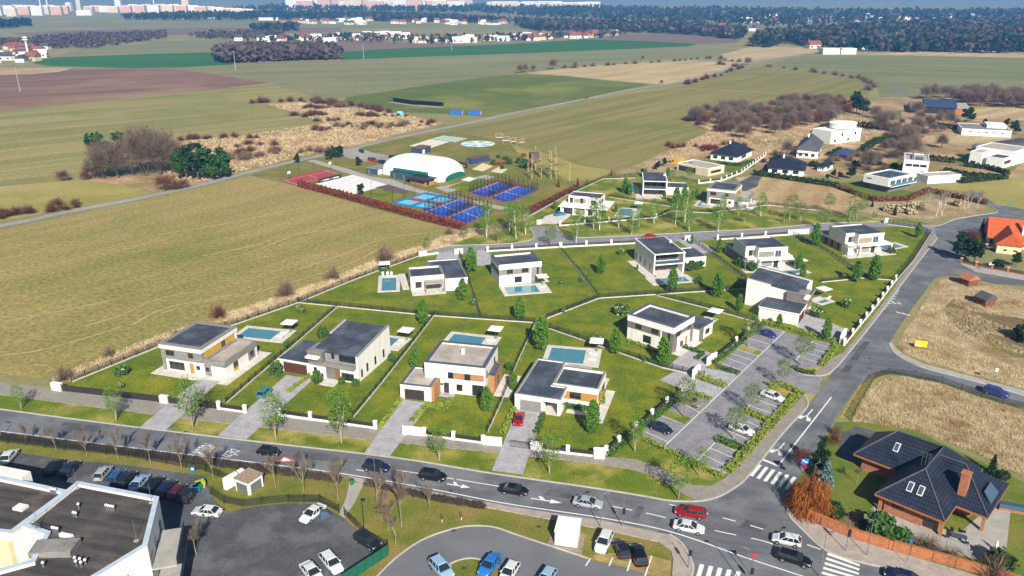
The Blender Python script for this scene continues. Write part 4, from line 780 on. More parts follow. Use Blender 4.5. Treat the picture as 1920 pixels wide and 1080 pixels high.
# ------------------------------------------------------------------ pools, parasols, loungers
def lounger(x, y, rz, label):
    t = thing('sun_lounger', label, 'sun lounger', (x, y, .14), rz, 'loungers by the pools')
    MB().box(-.32, .32, -.95, .5, .18, .24).build('frame', MATS['frame_white'], t); MB().box(-.3, .3, -.93, .45, .24, .34).build('mattress', MATS['fabric_white'], t)
    MB().hexa([(-.3, .45, .24), (.3, .45, .24), (.3, 1.0, .62), (-.3, 1.0, .62), (-.3, .42, .34), (.3, .42, .34), (.3, .95, .72), (-.3, .95, .72)]).build('backrest', MATS['fabric_white'], t)
    for sx in (-.28, .24):
        for sy in (-.85, .4): MB().box(sx, sx + .04, sy, sy + .04, 0, .18).build('leg', MATS['frame_white'], t)
def parasol(x, y, rz, label):
    t = thing('parasol', label, 'parasol', (x, y, .14), rz, 'square white parasols'); MB().tube((0, 0, 0), (0, 0, 2.7), .04).build('pole', MATS['metal_grey'], t); MB().box(-.35, .35, -.35, .35, 0, .08).build('foot', MATS['metal_grey'], t)
    MB().add([(-1.5, -1.5, 2.45), (1.5, -1.5, 2.45), (1.5, 1.5, 2.45), (-1.5, 1.5, 2.45), (0, 0, 2.85), (-1.5, -1.5, 2.32), (1.5, -1.5, 2.32), (1.5, 1.5, 2.32), (-1.5, 1.5, 2.32), (0, 0, 2.75)], [(0, 1, 4), (1, 2, 4), (2, 3, 4), (3, 0, 4), (5, 6, 1, 0), (6, 7, 2, 1), (7, 8, 3, 2), (8, 5, 0, 3), (6, 5, 9), (7, 6, 9), (8, 7, 9), (5, 8, 9)]).build('canopy', MATS['fabric_white'], t)
def pool(A, B, C, where, chairs=2, par=True, side=1, inn=(1.1, 1.1, 1.1, 3.4)):
    """Pool from three photo corners of its deck (near left, near right, far right); inn = margins left, near, far, right."""
    a, b, c_ = G(*A), G(*B), G(*C); ux = (b - a).normalized(); L_ = (b - a).length; uy = Vector((-ux.y, ux.x, 0)); D = (c_ - b).dot(uy); rz = math.atan2(ux.y, ux.x)
    t = thing('swimming_pool', f'blue swimming pool with pale stone deck {where}', 'swimming pool', (a.x, a.y, 0), rz, 'pools of the estate')
    P = rect(0, L_, 0, D); x0, y0, y1, x1 = inn; q = rect(x0, L_ - x1, y0, D - y1); m = MB()
    for r_ in ((0, L_, 0, y0), (0, L_, D - y1, D), (0, x0, y0, D - y1), (L_ - x1, L_, y0, D - y1)): m2 = MB().box(*r_, 0, .15); m2.build('deck', MATS['stone_deck'], t)
    MB().box(x0, L_ - x1, y0, D - y1, .02, .10).build('water', MATS['pool_water'], t)
    w = lambda x, y: a + ux * x + uy * y
    for k in range(chairs): p = w(L_ - x1 * .5, y0 + .6 + (k + .5) * (D - y0 - y1) / max(chairs, 1) * .8); lounger(p.x, p.y, rz - math.pi / 2, f'white sun lounger beside the pool {where}, number {["one", "two", "three"][k]} from the near end'.replace(', number one', ', nearest').replace(', number two', ', next').replace(', number three', ', last').replace(' from the near end', ''))
    if par: p = w(L_ - x1 * .35, D - .9); parasol(p.x, p.y, rz, f'square white parasol by the pool {where}')
    return t
pool((432, 634), (528, 644), (551, 620), 'behind the leftmost house')
pool((700, 652), (746, 659), (762, 634), 'behind the house with brown garage', inn=(.6, 1, 1, 2.6))
pool((822, 650), (920, 662), (940, 633), 'behind the beige-roofed house')
pool((1015, 681), (1122, 690), (1132, 656), 'behind the L-shaped roof')
pool((1300, 612), (1325, 618), (1342, 598), 'beside the grey house by the car park', 0, True, inn=(.5, .8, .8, 1.6))
pool((708, 549), (750, 547), (747, 516), 'at the field edge', 0, False, inn=(1.0, 1.0, 2.2, 1.0))
pool((946, 556), (1035, 549), (1022, 531), 'in front of the timber-banded house', 1, True, inn=(1.2, 1.0, 1.0, 3.0))
pool((1225, 536), (1306, 529), (1290, 515), 'in front of the loggia house', 0, False, inn=(3.2, .8, .8, 1.6))
pool((1446, 520), (1522, 512), (1500, 500), 'in front of the corner-terrace house', 0, True, inn=(1.2, .8, .8, 2.0))
pool((1660, 471), (1704, 463), (1690, 453), 'at the street bend', 0, False, inn=(1, .6, .6, 1.6))
pool((1541, 573), (1566, 566), (1578, 545), 'beyond the house by the car park top', 1, True, inn=(.8, .8, 2.2, .8))
pool((1152, 405), (1196, 408), (1185, 391), 'among the park trees', 2, True, inn=(1, .8, .8, 3))
pool((1180, 362), (1202, 362), (1200, 345), 'beside the farthest loggia house', 0, False, inn=(.6, .8, .8, .8))
pool((1300, 386), (1335, 390), (1328, 378), 'beside the far yellow-panelled house', 2, True, inn=(1, .6, .6, 1.2))
for i, p in enumerate(((718, 517), (727, 517), (734, 517))): q = G(*p); lounger(q.x, q.y, R(10), f'white lounger behind the square pool, {ordw(i)} from the left')
q = G(722, 509); parasol(q.x, q.y, R(10), 'square white parasol behind the square pool at the field edge')
# ------------------------------------------------------------------ fences and walls
M('fence_base', 'c9c5bc', 'b8b4ab', scale=1, fine=.08)
M('wall_white', 'e4e1da', 'd8d5ce', scale=.6, fine=.04)
M('panel_dark', '2f2b2a', '3a3532', scale=2, fine=.08, rough=.6)
def mesh_mat():
    m = bpy.data.materials.new('wire_mesh'); m.use_nodes = True; nt = m.node_tree; b = nt.nodes["Principled BSDF"]; b.inputs["Base Color"].default_value = colr('26282a'); b.inputs["Roughness"].default_value = .5
    tc = nt.nodes.new("ShaderNodeTexCoord"); br = nt.nodes.new("ShaderNodeTexBrick"); br.offset = 0; br.inputs["Scale"].default_value = 1; br.inputs["Brick Width"].default_value = .1; br.inputs["Row Height"].default_value = .2; br.inputs["Mortar Size"].default_value = .018; br.inputs["Mortar Smooth"].default_value = 0
    br.inputs["Color1"].default_value = br.inputs["Color2"].default_value = (0, 0, 0, 1); br.inputs["Mortar"].default_value = (1, 1, 1, 1)
    nt.links.new(tc.outputs["UV"], br.inputs["Vector"]); nt.links.new(br.outputs["Color"], b.inputs["Alpha"]); MATS['wire_mesh'] = m
mesh_mat()
def wire_panel(name, a, b, z0, z1, parent, mat='wire_mesh'):
    L_ = math.dist(a[:2], b[:2]); me = bpy.data.meshes.new(name); me.from_pydata([(a[0], a[1], z0), (b[0], b[1], z0), (b[0], b[1], z1), (a[0], a[1], z1)], [], [(0, 1, 2, 3)])
    uv = me.uv_layers.new(name='UVMap')
    for i, c_ in enumerate(((0, 0), (L_, 0), (L_, z1 - z0), (0, z1 - z0))): uv.data[i].uv = c_
    me.materials.append(MATS[mat]); return link(name, me, parent)
POST = MB().box(-.06, .06, -.06, .06, 0, 1).mesh('post', MATS['metal_dark'])
POST_G = MB().box(-.05, .05, -.05, .05, 0, 1).mesh('post', MATS['leaf_hedge'])
def fence(label, line, h=1.5, step=2.6, base=True, px=True, name='wire_fence', post=POST, group='wire fences', mat='wire_mesh', ph=None, cat='fence'):
    """Wire fence: base strip, posts and a wire panel per run."""
    L_ = [G(*p) for p in line] if px else [Vector((p[0], p[1], 0)) for p in line]; t = thing(name, label, cat, (L_[0].x, L_[0].y, 0), 0, group); o = L_[0]
    for i in range(len(L_) - 1):
        a, b = L_[i] - o, L_[i + 1] - o; d = b - a; n = max(1, round(d.length / step)); r_ = math.atan2(d.y, d.x); nn = Vector((-d.y, d.x, 0)).normalized() * .11
        if base: MB().hexa([tuple(a - nn), tuple(b - nn), tuple(b + nn), tuple(a + nn)] + [(p.x, p.y, .28) for p in (a - nn, b - nn, b + nn, a + nn)]).build('base_strip', MATS['fence_base'], t)
        wire_panel('wire_panel', a, b, .25, h, t, mat)
        for k in range(n + (i == len(L_) - 2)):
            p = a + d * (k / n); link('post', post, t, (p.x, p.y, 0), r_, (1, 1, (ph or h * 1.08)))
    return t
fence('wire fence along the field on the west side of the estate', [(135, 717), (300, 650), (445, 608), (560, 568), (670, 523), (784, 481)], 1.6, 2.9)
fence('wire fence between the front row and the middle gardens', [(558, 568), (800, 592), (1003, 606)], 1.5, 3.0)
fence('wire fence right of the leftmost house', [(424, 757), (480, 708), (560, 640), (632, 577)], 1.4)
fence('wire fence between the brown garage house and the beige-roofed house', [(662, 784), (715, 720), (770, 650), (816, 590)], 1.4)
fence('wire fence between the beige-roofed house and the L-shaped house', [(914, 812), (940, 755), (970, 680), (1003, 608)], 1.4)
fence('dark fence between square-pool house and timber-banded house', [(861, 475), (880, 530), (901, 597)], 1.6, 1.6)
fence('wire fence rising between the middle gardens', [(1025, 598), (1123, 560), (1245, 552), (1411, 541)], 1.5)
fence('wire fence running from the estate street to the middle gardens', [(1048, 467), (1085, 510), (1123, 560)], 1.5)
fence('wire fence below the grey house by the car park', [(1030, 617), (1140, 655), (1240, 690), (1320, 708)], 1.5)
fence('wire fence between the grey house and the upper gardens', [(1232, 555), (1330, 580), (1418, 605)], 1.5)
fence('wire fence between loggia house and corner-terrace house', [(1298, 453), (1350, 490), (1413, 539)], 1.5)
fence('wire fence between corner-terrace house and street-bend house', [(1488, 441), (1560, 480), (1620, 522)], 1.5)
fence('wire fence above the garden of the car park top house', [(1540, 530), (1620, 522), (1672, 526)], 1.4)
fence('dark fence along the side street at the street bend', [(1664, 421), (1715, 428), (1744, 440), (1712, 490), (1680, 527)], 1.6, 1.8, name='railing_fence')
fence('wire fence round the park gardens', [(988, 408), (1060, 368), (1130, 336), (1192, 334)], 1.5)
fence('wire fence between the park gardens', [(1142, 370), (1200, 379), (1258, 388)], 1.4)
fence('wire fence along the north of the park lawn', [(1228, 409), (1258, 396), (1330, 400), (1440, 385), (1530, 395)], 1.4)
def pillar_wall(label, line, h_wall=.5, h_panel=1.3, step=5.5, pillar=(.32, 1.75), name='garden_wall', panel='panel_dark', px=True, solid=()):
    """Low white wall with pillars and dark infill panels."""
    L_ = [G(*p) for p in line] if px else line; o = L_[0]; t = thing(name, label, 'wall', (o.x, o.y, 0), 0, 'white pillar walls')
    for i in range(len(L_) - 1):
        a, b = L_[i] - o, L_[i + 1] - o; d = b - a; n = max(1, round(d.length / step)); r_ = math.atan2(d.y, d.x); u_ = d.normalized(); w = pillar[0]
        for k in range(n + 1):
            if k == n and i < len(L_) - 2: continue
            p = a + d * (k / n); q = MB().box(-w, w, -w * .7, w * .7, 0, pillar[1]).build('pillar', MATS['wall_white'], t); q.location = p; q.rotation_euler = (0, 0, r_); MB().box(-w - .04, w + .04, -w * .7 - .04, w * .7 + .04, pillar[1], pillar[1] + .06).build('pillar_cap', MATS['render_pure'], q)
        for k in range(n):
            p = a + d * ((k + .5) / n); l = d.length / n - 2 * w
            q = MB().box(-l / 2, l / 2, -.12, .12, 0, h_wall).build('plinth', MATS['wall_white'], t); q.location = p; q.rotation_euler = (0, 0, r_)
            ns = 5 if panel else 0
            for s_ in range(ns):
                z0 = h_wall + .06 + (h_panel - h_wall) * s_ / ns; q2 = MB().box(-l / 2, l / 2, -.03, .03, z0, z0 + (h_panel - h_wall) / ns - .05).build('slat', MATS[panel], t); q2.location = p; q2.rotation_euler = (0, 0, r_)
    return t
def solid_wall(label, a, b, h, w=.4, mat='wall_white', name='garden_wall', z0=0, group=None, cat='wall'):
    A, B = G(*a), G(*b); d = B - A; t = thing(name, label, cat, (A.x, A.y, 0), math.atan2(d.y, d.x), group); MB().box(0, d.length, -w / 2, w / 2, z0, h).build('body', MATS[mat], t); MB().box(-.04, d.length + .04, -w / 2 - .04, w / 2 + .04, h, h + .06).build('coping', MATS['render_pure' if mat == 'wall_white' else mat], t); return t
def front_panel(label, a, b): 
    A, B = G(*a), G(*b); d = B - A; t = thing('fence_panel', label, 'fence', (A.x, A.y, 0), math.atan2(d.y, d.x), 'dark fence panels of the front row')
    n = max(1, round(d.length / 5))
    for k in range(n):
        for s_ in range(6): MB().box(d.length * k / n + .05, d.length * (k + 1) / n - .05, -.03, .03, .1 + s_ * .24, .1 + s_ * .24 + .225).build('slat', MATS['panel_dark'], t)
        MB().box(d.length * k / n - .05, d.length * k / n + .05, -.05, .05, 0, 1.65).build('post', MATS['metal_dark'], t)
solid_wall('white wall end block at the far left of the front fence', (100, 731), (117, 734), 1.7, .8)
front_panel('long dark slatted fence before the leftmost house', (117, 734), (302, 755))
solid_wall('white gate pillar left of the leftmost drive', (302, 755), (316, 757), 1.6, .7)
front_panel('short dark fence panel left of the leftmost drive', (317, 757), (335, 759))
front_panel('dark gate panel right of the leftmost drive', (373, 763), (407, 767))
pillar_wall('low white wall with dark panel left of the brown garage drive', [G(411, 768), G(460, 775)], px=False, step=6)
pillar_wall('white pillar wall with dark slats before the brown garage house', [G(524, 780), G(704, 805)], px=False, step=6.0)
solid_wall('solid white wall block right of the wide drive', (755, 814), (794, 818), 1.6, .5)
pillar_wall('white pillar wall with dark slats before the beige-roofed house', [G(796, 818), G(906, 833)], px=False, step=5.5)
solid_wall('solid white wall block left of the red car drive', (906, 834), (941, 837), 1.6, .5)
solid_wall('white gate pillar right of the red car drive', (995, 843), (1012, 846), 1.6, .7)
pillar_wall('white pillar wall with dark slats before the L-shaped house', [G(1014, 846), G(1116, 858)], px=False, step=5.5)
solid_wall('white corner block where front wall meets car park wall', (1114, 858), (1134, 859), 1.7, 1.1)
pillar_wall('white pillar wall between the L-shaped house and the car park', [(1136, 853), (1160, 834), (1222, 783), (1250, 760), (1278, 738)], .55, 1.35, 6.5)
solid_wall('white gate block between the two car park drives', (1299, 711), (1311, 699), 2.0, .5)
solid_wall('white gate block below the grey house wall', (1326, 686), (1337, 677), 1.8, .5)
pillar_wall('white pillar wall between grey house and car park', [(1341, 675), (1380, 645), (1424, 608)], .55, 1.35, 8)
pillar_wall('white pillar wall along the side street', [(1583, 648), (1612, 612), (1645, 572), (1679, 527)], .5, 1.2, 5.5)
solid_wall('white gate block at the car park top house', (1576, 645), (1584, 630), 1.9, .6)
for lab, a, b in (('west of the timber-banded house', (914, 472), (1050, 464)), ('before the loggia house plot', (1052, 464), (1192, 457)), ('before the corner-terrace house', (1345, 450), (1478, 441))): pillar_wall('white pillar wall along the estate street ' + lab, [a, b], .45, 1.15, 7.5)
solid_wall('white wall block on the estate street at the square-pool drive', (785, 481), (800, 479), 1.5, .6); solid_wall('white wall block left of the timber-banded drive', (852, 477), (868, 475), 1.6, .5)
solid_wall('white wall block beside the loggia house drive', (1283, 452), (1300, 451), 1.7, .5); solid_wall('long solid white wall block on the estate street', (1480, 440.5), (1516, 438), 1.6, .4); solid_wall('white wall post at the street bend', (1657, 419), (1664, 418.5), 1.8, .5)
pillar_wall('white pillar wall in front of the turquoise car house', [(1050, 424), (1230, 409)], .4, 1.1, 9); solid_wall('white gate block left of the turquoise car drive', (1006, 421), (1015, 420), 1.5, .6)
solid_wall('low white kerb wall at the square-pool house corner', (800, 479), (822, 476), .5, .3)
pillar_wall('white wall with red panels along the older lane', [(1310, 345), (1352, 340), (1390, 325), (1435, 292)], .6, 1.4, 5)
# gate over the red car drive
t = thing('sliding_gate', 'dark barred gate across the red car drive', 'gate', G(956, 840), 0); A, B = G(956, 838), G(995, 843); d = B - A; t.location = A; t.rotation_euler = (0, 0, math.atan2(d.y, d.x))
for z0, z1 in ((.1, .18), (1.35, 1.43)): MB().box(0, d.length, -.03, .03, z0, z1).build('rail', MATS['metal_dark'], t)
for k in range(19): MB().box(d.length * k / 18 - .015, d.length * k / 18 + .015, -.015, .015, .18, 1.35).build('bar', MATS['metal_dark'], t)
# ------------------------------------------------------------------ estate planting
row('columnar', 'columnar_tree', 'dense upright green tree on the estate lawns, {} of them from the left', 'tree', 'upright trees on the lawns',
    [(793, 608, 562), (975, 600, 558), (1015, 657, 594), (1153, 664, 616), (1243, 681, 631), (1110, 813, 752), (912, 772, 725), (868, 564, 523), (884, 510, 465), (1127, 514, 478), (1260, 549, 502), (1345, 557, 511), (1385, 584, 552), (1528, 461, 420), (1605, 529, 489), (1637, 526, 479), (1720, 446, 417), (1548, 638, 597), (1460, 613, 589), (778, 690, 653), (963, 732, 697), (1348, 474, 448), (1497, 506, 474), (1504, 525, 495), (1195, 506, 496), (1297, 458, 440)])
row('airy', 'verge_tree', 'young pale green tree on the roadside verge, {} from the left', 'tree', 'young verge trees', [(40, 768, 722), (218, 790, 727), (362, 803, 712), (518, 825, 737), (640, 831, 729), (824, 864, 800), (1030, 888, 811), (1190, 848, 777), (1272, 936, 858), (1311, 894, 838)], .8)
row('olive', 'car_park_tree', 'round-crowned young tree in the car park beds, {} from the left', 'tree', 'car park trees', [(1283, 783, 712), (1376, 824, 765), (1407, 777, 721), (1466, 725, 673), (1502, 686, 627), (1404, 652, 590)], .8)
row('birch', 'birch_tree', 'bright leafy birch with pale stem in the park, {} from the left', 'tree', 'park birches', [(912, 446, 382), (955, 432, 376), (968, 448, 380), (985, 440, 384), (1080, 456, 396), (1113, 430, 372), (1124, 432, 376), (1160, 428, 388), (1184, 440, 396), (1198, 426, 386), (1226, 420, 374), (1266, 423, 364), (1284, 418, 358), (1292, 434, 392), (1346, 436, 378), (1354, 408, 366), (1426, 406, 362), (1384, 404, 370), (1470, 418, 398), (1590, 428, 386)], .85)
row('olive', 'park_tree', 'round olive-green tree in the park, {} from the left', 'tree', 'park broadleaf trees', [(1033, 462, 424), (934, 456, 420), (870, 450, 424), (802, 470, 445), (1395, 418, 394), (1480, 413, 365), (1500, 415, 380), (1553, 398, 364), (1604, 416, 362), (1638, 414, 398), (1538, 430, 392), (1374, 344, 332), (1260, 340, 318), (1292, 338, 314)], .95)
row('columnar', 'garden_tree', 'small bushy garden tree behind the estate street, {} from the left', 'tree', 'far garden trees', [(1040, 393, 376), (1172, 362, 334), (1181, 366, 344), (1155, 398, 382), (1210, 334, 316), (1252, 330, 314), (1268, 382, 352), (1282, 380, 350), (1246, 374, 360), (1298, 372, 356), (1306, 370, 354), (1194, 364, 352)], 1.1)
row('shrub_white', 'flowering_shrub', 'round white-flowering shrub on the estate lawns, {} from the left', 'shrub', 'white-flowering shrubs', [(229, 704, 685), (226, 728, 718), (565, 586, 572), (886, 572, 561), (1090, 528, 520), (1052, 533, 525), (1165, 590, 568), (1119, 638, 625), (1055, 586, 577), (1210, 678, 667), (1586, 576, 561), (1584, 522, 512), (1671, 475, 462), (1166, 478, 466), (1532, 594, 575), (718, 508, 496)], 1.0)
row('shrub', 'garden_shrub', 'round green shrub beside the estate houses, {} from the left', 'shrub', 'garden shrubs', [(519, 704, 681), (605, 632, 613), (735, 678, 664), (955, 694, 680), (1310, 532, 519), (595, 718, 697), (641, 720, 708), (668, 724, 711), (540, 652, 640), (1283, 508, 494), (1292, 508, 494), (1299, 506, 492), (1306, 505, 491), (1313, 503, 489), (1408, 508, 490), (1385, 498, 484), (1598, 475, 460), (1571, 466, 454)], .9)
STRIPS = ['along the pillar wall left of the car park', 'along the bottom edge of the car park', 'along the pavement on the right of the car park', 'below the grey house wall', 'along the top edge of the car park', 'on the right of the top bays', 'above the upper car park drive', 'between the two car park drives', 'below the lower car park drive', 'round the island at the car park entrance', 'round the bed above the white car', 'in the middle bed of the right bays', 'in the lowest bed of the right bays', 'at the foot of the grey house', 'left of the red car drive', 'right of the red car drive', 'left of the wide drive of the beige-roofed house', 'round the front path of the beige-roofed house', 'beside the forecourt of the grey house', 'beside the side path of the L-shaped house', 'right of the brown garage drive', 'under the front window of the L-shaped house']
for i, (ln, w) in enumerate((([(1140, 858), (1195, 812), (1282, 740)], 1.0), ([(1195, 820), (1245, 845), (1352, 897)], 1.0), ([(1364, 888), (1420, 826), (1500, 737)], 1.5), ([(1335, 684), (1375, 652), (1430, 609)], 1.4), ([(1434, 607), (1500, 624), (1568, 642)], 1.3), ([(1570, 648), (1540, 688)], 1.2), ([(1345, 690), (1386, 703)], 1.2), ([(1302, 706), (1362, 727)], 1.8), ([(1292, 738), (1334, 752)], 1.0), ([(1490, 691), (1500, 700), (1528, 703)], 1.0), ([(1440, 726), (1460, 722), (1494, 736)], 1.6), ([(1393, 771), (1446, 793)], 1.6), ([(1345, 825), (1400, 848)], 1.8), ([(1178, 642), (1238, 664)], .7), ([(942, 816), (965, 768)], .8), ([(1006, 816), (1020, 778)], .8), ([(712, 806), (752, 752)], .7), ([(772, 794), (800, 762), (835, 768), (846, 750)], .8), ([(1282, 653), (1318, 665), (1306, 676)], .8), ([(1127, 717), (1130, 760)], .9), ([(540, 738), (582, 706)], .6), ([(1058, 763), (1100, 768)], .7))):
    hedge('flower_bed_hedge', 'low planting strip ' + STRIPS[i], ln, w, .75, 'leaf_bed' if i % 3 else 'leaf_shrub', 85, .24, 'hedge', 'low planting strips')
# ------------------------------------------------------------------ older buildings
pavers('tile_dark', '30374a', '262c3c', '303030', .42, .5, 0); MATS['tile_dark'].node_tree.nodes['Principled BSDF'].inputs['Roughness'].default_value = .5
for n_ in MATS['tile_dark'].node_tree.nodes:
    if n_.type == 'TEX_BRICK': n_.inputs['Mortar Size'].default_value = .05; n_.offset = 0; n_.inputs['Mortar'].default_value = (.22, .22, .25, 1)
M('tile_grey', '55565c', '494a50', scale=1, fine=.1, rough=.7)
M('tile_orange', 'bd5a2c', 'a84c24', scale=1.2, fine=.12, fscale=4, rough=.8)
M('fascia_orange', 'b07040', '9c6034', scale=2, fine=.08)
M('brick_red', 'ac7254', '986248', scale=2, fine=.14, fscale=5)
M('brick_orange', 'b4734c', 'a26542', scale=2, fine=.12, fscale=5)
M('coping_pale', 'bcc8d4', 'aebac8', scale=.6, fine=.05, rough=.5)
M('felt', '534e4b', '413d3b', scale=.5, stretch=(.12, 1.5, 1), rot=R(2), lo=.44, hi=.58, c3='625a55', scale3=.2, band=(.16, (.8, .78, .77), 1.5), fine=.12, fscale=3, rough=.9)
M('wall_cream', 'e6cfa6', 'dcc498', scale=.6, fine=.04)
M('timber_brown', '7c5138', '69432e', scale=2, stretch=(4, 4, .5), fine=.1)
M('solar', (.012, .018, .045), (.018, .026, .06), scale=3, fine=0, rough=.12, spec=.7)
M('slate_blue', '3a4a6a', '324160', scale=1, fine=.08, rough=.6)
M('steel_blue', '46566c', '3c4b60', scale=1, fine=.06, rough=.5)
def hroof(h, name, x0, x1, y0, y1, ze, zr, r0, r1, mat, fascia=None, th=.18, parent=None):
    """Hipped or gabled roof over a rectangle with its ridge from r0 to r1; th is the depth of the eaves board."""
    v = [(x0, y0, ze), (x1, y0, ze), (x1, y1, ze), (x0, y1, ze), (r0[0], r0[1], zr), (r1[0], r1[1], zr), (x0, y0, ze - th), (x1, y0, ze - th), (x1, y1, ze - th), (x0, y1, ze - th)]
    if abs(r1[0] - r0[0]) >= abs(r1[1] - r0[1]): f = [(0, 1, 5, 4), (2, 3, 4, 5), (3, 0, 4), (1, 2, 5)]
    else: f = [(0, 1, 4), (1, 2, 5, 4), (2, 3, 5), (3, 0, 4, 5)]
    m = MB().add(v, f); m.add(v, [(6, 7, 1, 0), (7, 8, 2, 1), (8, 9, 3, 2), (9, 6, 0, 3), (9, 8, 7, 6)], 1); return m.build(name, [MATS[mat], MATS[fascia or mat]], parent or h.r)
def on_px(label, A, B, C, z=0.0, **k):
    """House whose near left, near right and far right ground corners are seen at A, B, C."""
    a, b, c_ = G(*A, z), G(*B, z), G(*C, z); d = b - a; h = House(label, (a.x, a.y), math.degrees(math.atan2(d.y, d.x)), group=k.pop('group', 'older houses'), **k); h.L = d.length; n = Vector((-d.y, d.x, 0)).normalized(); h.D = max(3.0, (c_ - b).dot(n)); return h
# brick bungalow with the many-hipped dark roof
h = House('brick bungalow with dark many-hipped tiled roof beside the junction', (55.3, 102.4), -43.8, group='older houses')
h.box('wall', 1.2, 9.0, 1.2, 18, 0, 2.9, 'brick_red'); h.box('wall', -5.6, 1.2, 10, 17.6, 0, 2.9, 'brick_red'); h.box('wall', 9.0, 11.4, 8.5, 16.2, 0, 2.9, 'brick_red')
hroof(h, 'roof', 0, 9.95, 0, 19, 3.0, 7.3, (4.95, 5), (4.95, 14), 'tile_dark', 'fascia_orange', .35); hroof(h, 'roof', -6.8, 5, 8.9, 18.6, 3.02, 7.2, (-2.1, 13.75), (5, 13.75), 'tile_dark', 'fascia_orange', .35); hroof(h, 'roof', 4.6, 14.2, 5.3, 17, 3.04, 7.0, (4.6, 11.1), (8.9, 11.1), 'tile_dark', 'fascia_orange', .35)
def rtiles(h, x0, x1, y, ze, sy, n, k, ax):    # rows of rolled tiles on the two faces turned to the sun
    m = MB()
    return m
def hipline(a, b, r=.12): MB().tube(a, b, r, 6).build('ridge_tiles', MATS['tile_grey'], h.r)
for a, b in (((0, 0, 3.05), (4.95, 5, 7.36)), ((-6.8, 8.9, 3.07), (-2.1, 13.75, 7.26)), ((4.95, 5, 7.36), (4.95, 14, 7.36)), ((9.95, 0, 3.05), (4.95, 5, 7.36)), ((14.2, 5.3, 3.1), (8.9, 11.1, 7.06)), ((-2.1, 13.75, 7.26), (4.9, 13.75, 7.26)), ((8.9, 11.1, 7.06), (5, 11.1, 7.06))): hipline(a, b)
def skyl(x, y, z, n_, w=.8, l=1.2):
    """Roof window lying on the front slope."""
    s_ = 4.3 / 5.0; m = MB(); z0 = z + .05; m.hexa([(x, y, z0), (x + w, y, z0), (x + w, y + l, z0 + l * s_), (x, y + l, z0 + l * s_), (x, y - .1, z0 + .12), (x + w, y - .1, z0 + .12), (x + w, y + l - .1, z0 + .12 + l * s_), (x, y + l - .1, z0 + .12 + l * s_)]); o = m.build('roof_window', MATS['frame_white'], h.r)
    g_ = MB(); t_ = .1; g_.hexa([(x + t_, y + t_ - .1, z0 + .1 + t_ * s_), (x + w - t_, y + t_ - .1, z0 + .1 + t_ * s_), (x + w - t_, y + l - t_ - .1, z0 + .1 + (l - t_) * s_), (x + t_, y + l - t_ - .1, z0 + .1 + (l - t_) * s_), (x + t_, y + t_ - .12, z0 + .14 + t_ * s_), (x + w - t_, y + t_ - .12, z0 + .14 + t_ * s_), (x + w - t_, y + l - t_ - .12, z0 + .14 + (l - t_) * s_), (x + t_, y + l - t_ - .12, z0 + .14 + (l - t_) * s_)]); g_.build('pane', MATS['glass_blue'], o)
skyl(3.7, 1.7, 3.0 + 1.7 * .86, 0); skyl(5.2, 1.7, 3.0 + 1.7 * .86, 0); skyl(-1.6, 11.0, 3.02 + 2.1 * .86, 0)
h.box('chimney', 9.4, 10.5, 6.8, 8.0, 4.0, 7.7, 'brick_red'); h.box('chimney_cap', 9.3, 10.6, 6.7, 8.1, 7.7, 7.85, 'brick_orange')
for x, y in ((9.3, .6), (13.4, 6.0), (.6, .6)): h.box('pillar', x, x + .45, y, y + .45, 0, 2.7, 'brick_red')
h.panel('low_wall', 'F', 1.2, 1.4, .05, 5.4, 1.1, 'brick_red', .3); h.win('F', 1.2, 2.4, 1.2, 1.6, 1.2, 1); h.win('F', 1.2, 7.0, .3, 1.6, 2.2, 1); h.win('R', 11.4, 9.5, .3, 3.0, 2.2, 2)
MB().hexa([(12.35, 8.7, 5.0), (13.6, 8.2, 3.65), (13.6, 12.2, 3.65), (12.35, 11.9, 5.0), (12.45, 8.7, 5.15), (13.75, 8.2, 3.78), (13.75, 12.2, 3.78), (12.45, 11.9, 5.15)]).build('roof_glazing', MATS['glass_blue'], h.r)
for k in range(3): MB().tube((3.9 + k * .5, 6.6, 6.8), (3.9 + k * .5, 6.6, 9.2), .025).build('aerial', MATS['metal_grey'], h.r)
for z in (8.4, 8.8, 9.1): MB().tube((3.5, 6.6, z), (5.3, 6.6, z), .02).build('aerial_bar', MATS['metal_grey'], h.r)
S('garden_lawn', 'garden_lawn', .06, (1478, 925), (1530, 850), (1568, 792), (1640, 790), (1700, 800), (1920, 905), (2100, 1000), (2100, 1150), (1930, 1108), (1830, 1078), (1665, 1028), (1590, 1004), (1512, 970))
S('terrace', 'concrete', .09, (1632, 955), (1655, 938), (1730, 985), (1800, 1000), (1860, 945), (1895, 955), (1885, 1045), (1830, 1050), (1760, 1030), (1700, 1000))
S('yard', 'asphalt_dark', .09, (1568, 855), (1580, 812), (1606, 800), (1650, 812), (1625, 850), (1600, 870))
S('flower_bed', 'dry_earth', .085, (1478, 928), (1500, 900), (1545, 850), (1560, 870), (1545, 920), (1560, 955), (1620, 960), (1700, 1000), (1760, 1035), (1830, 1055), (1920, 1085), (1920, 1105), (1830, 1074), (1665, 1026), (1590, 1002), (1512, 968))
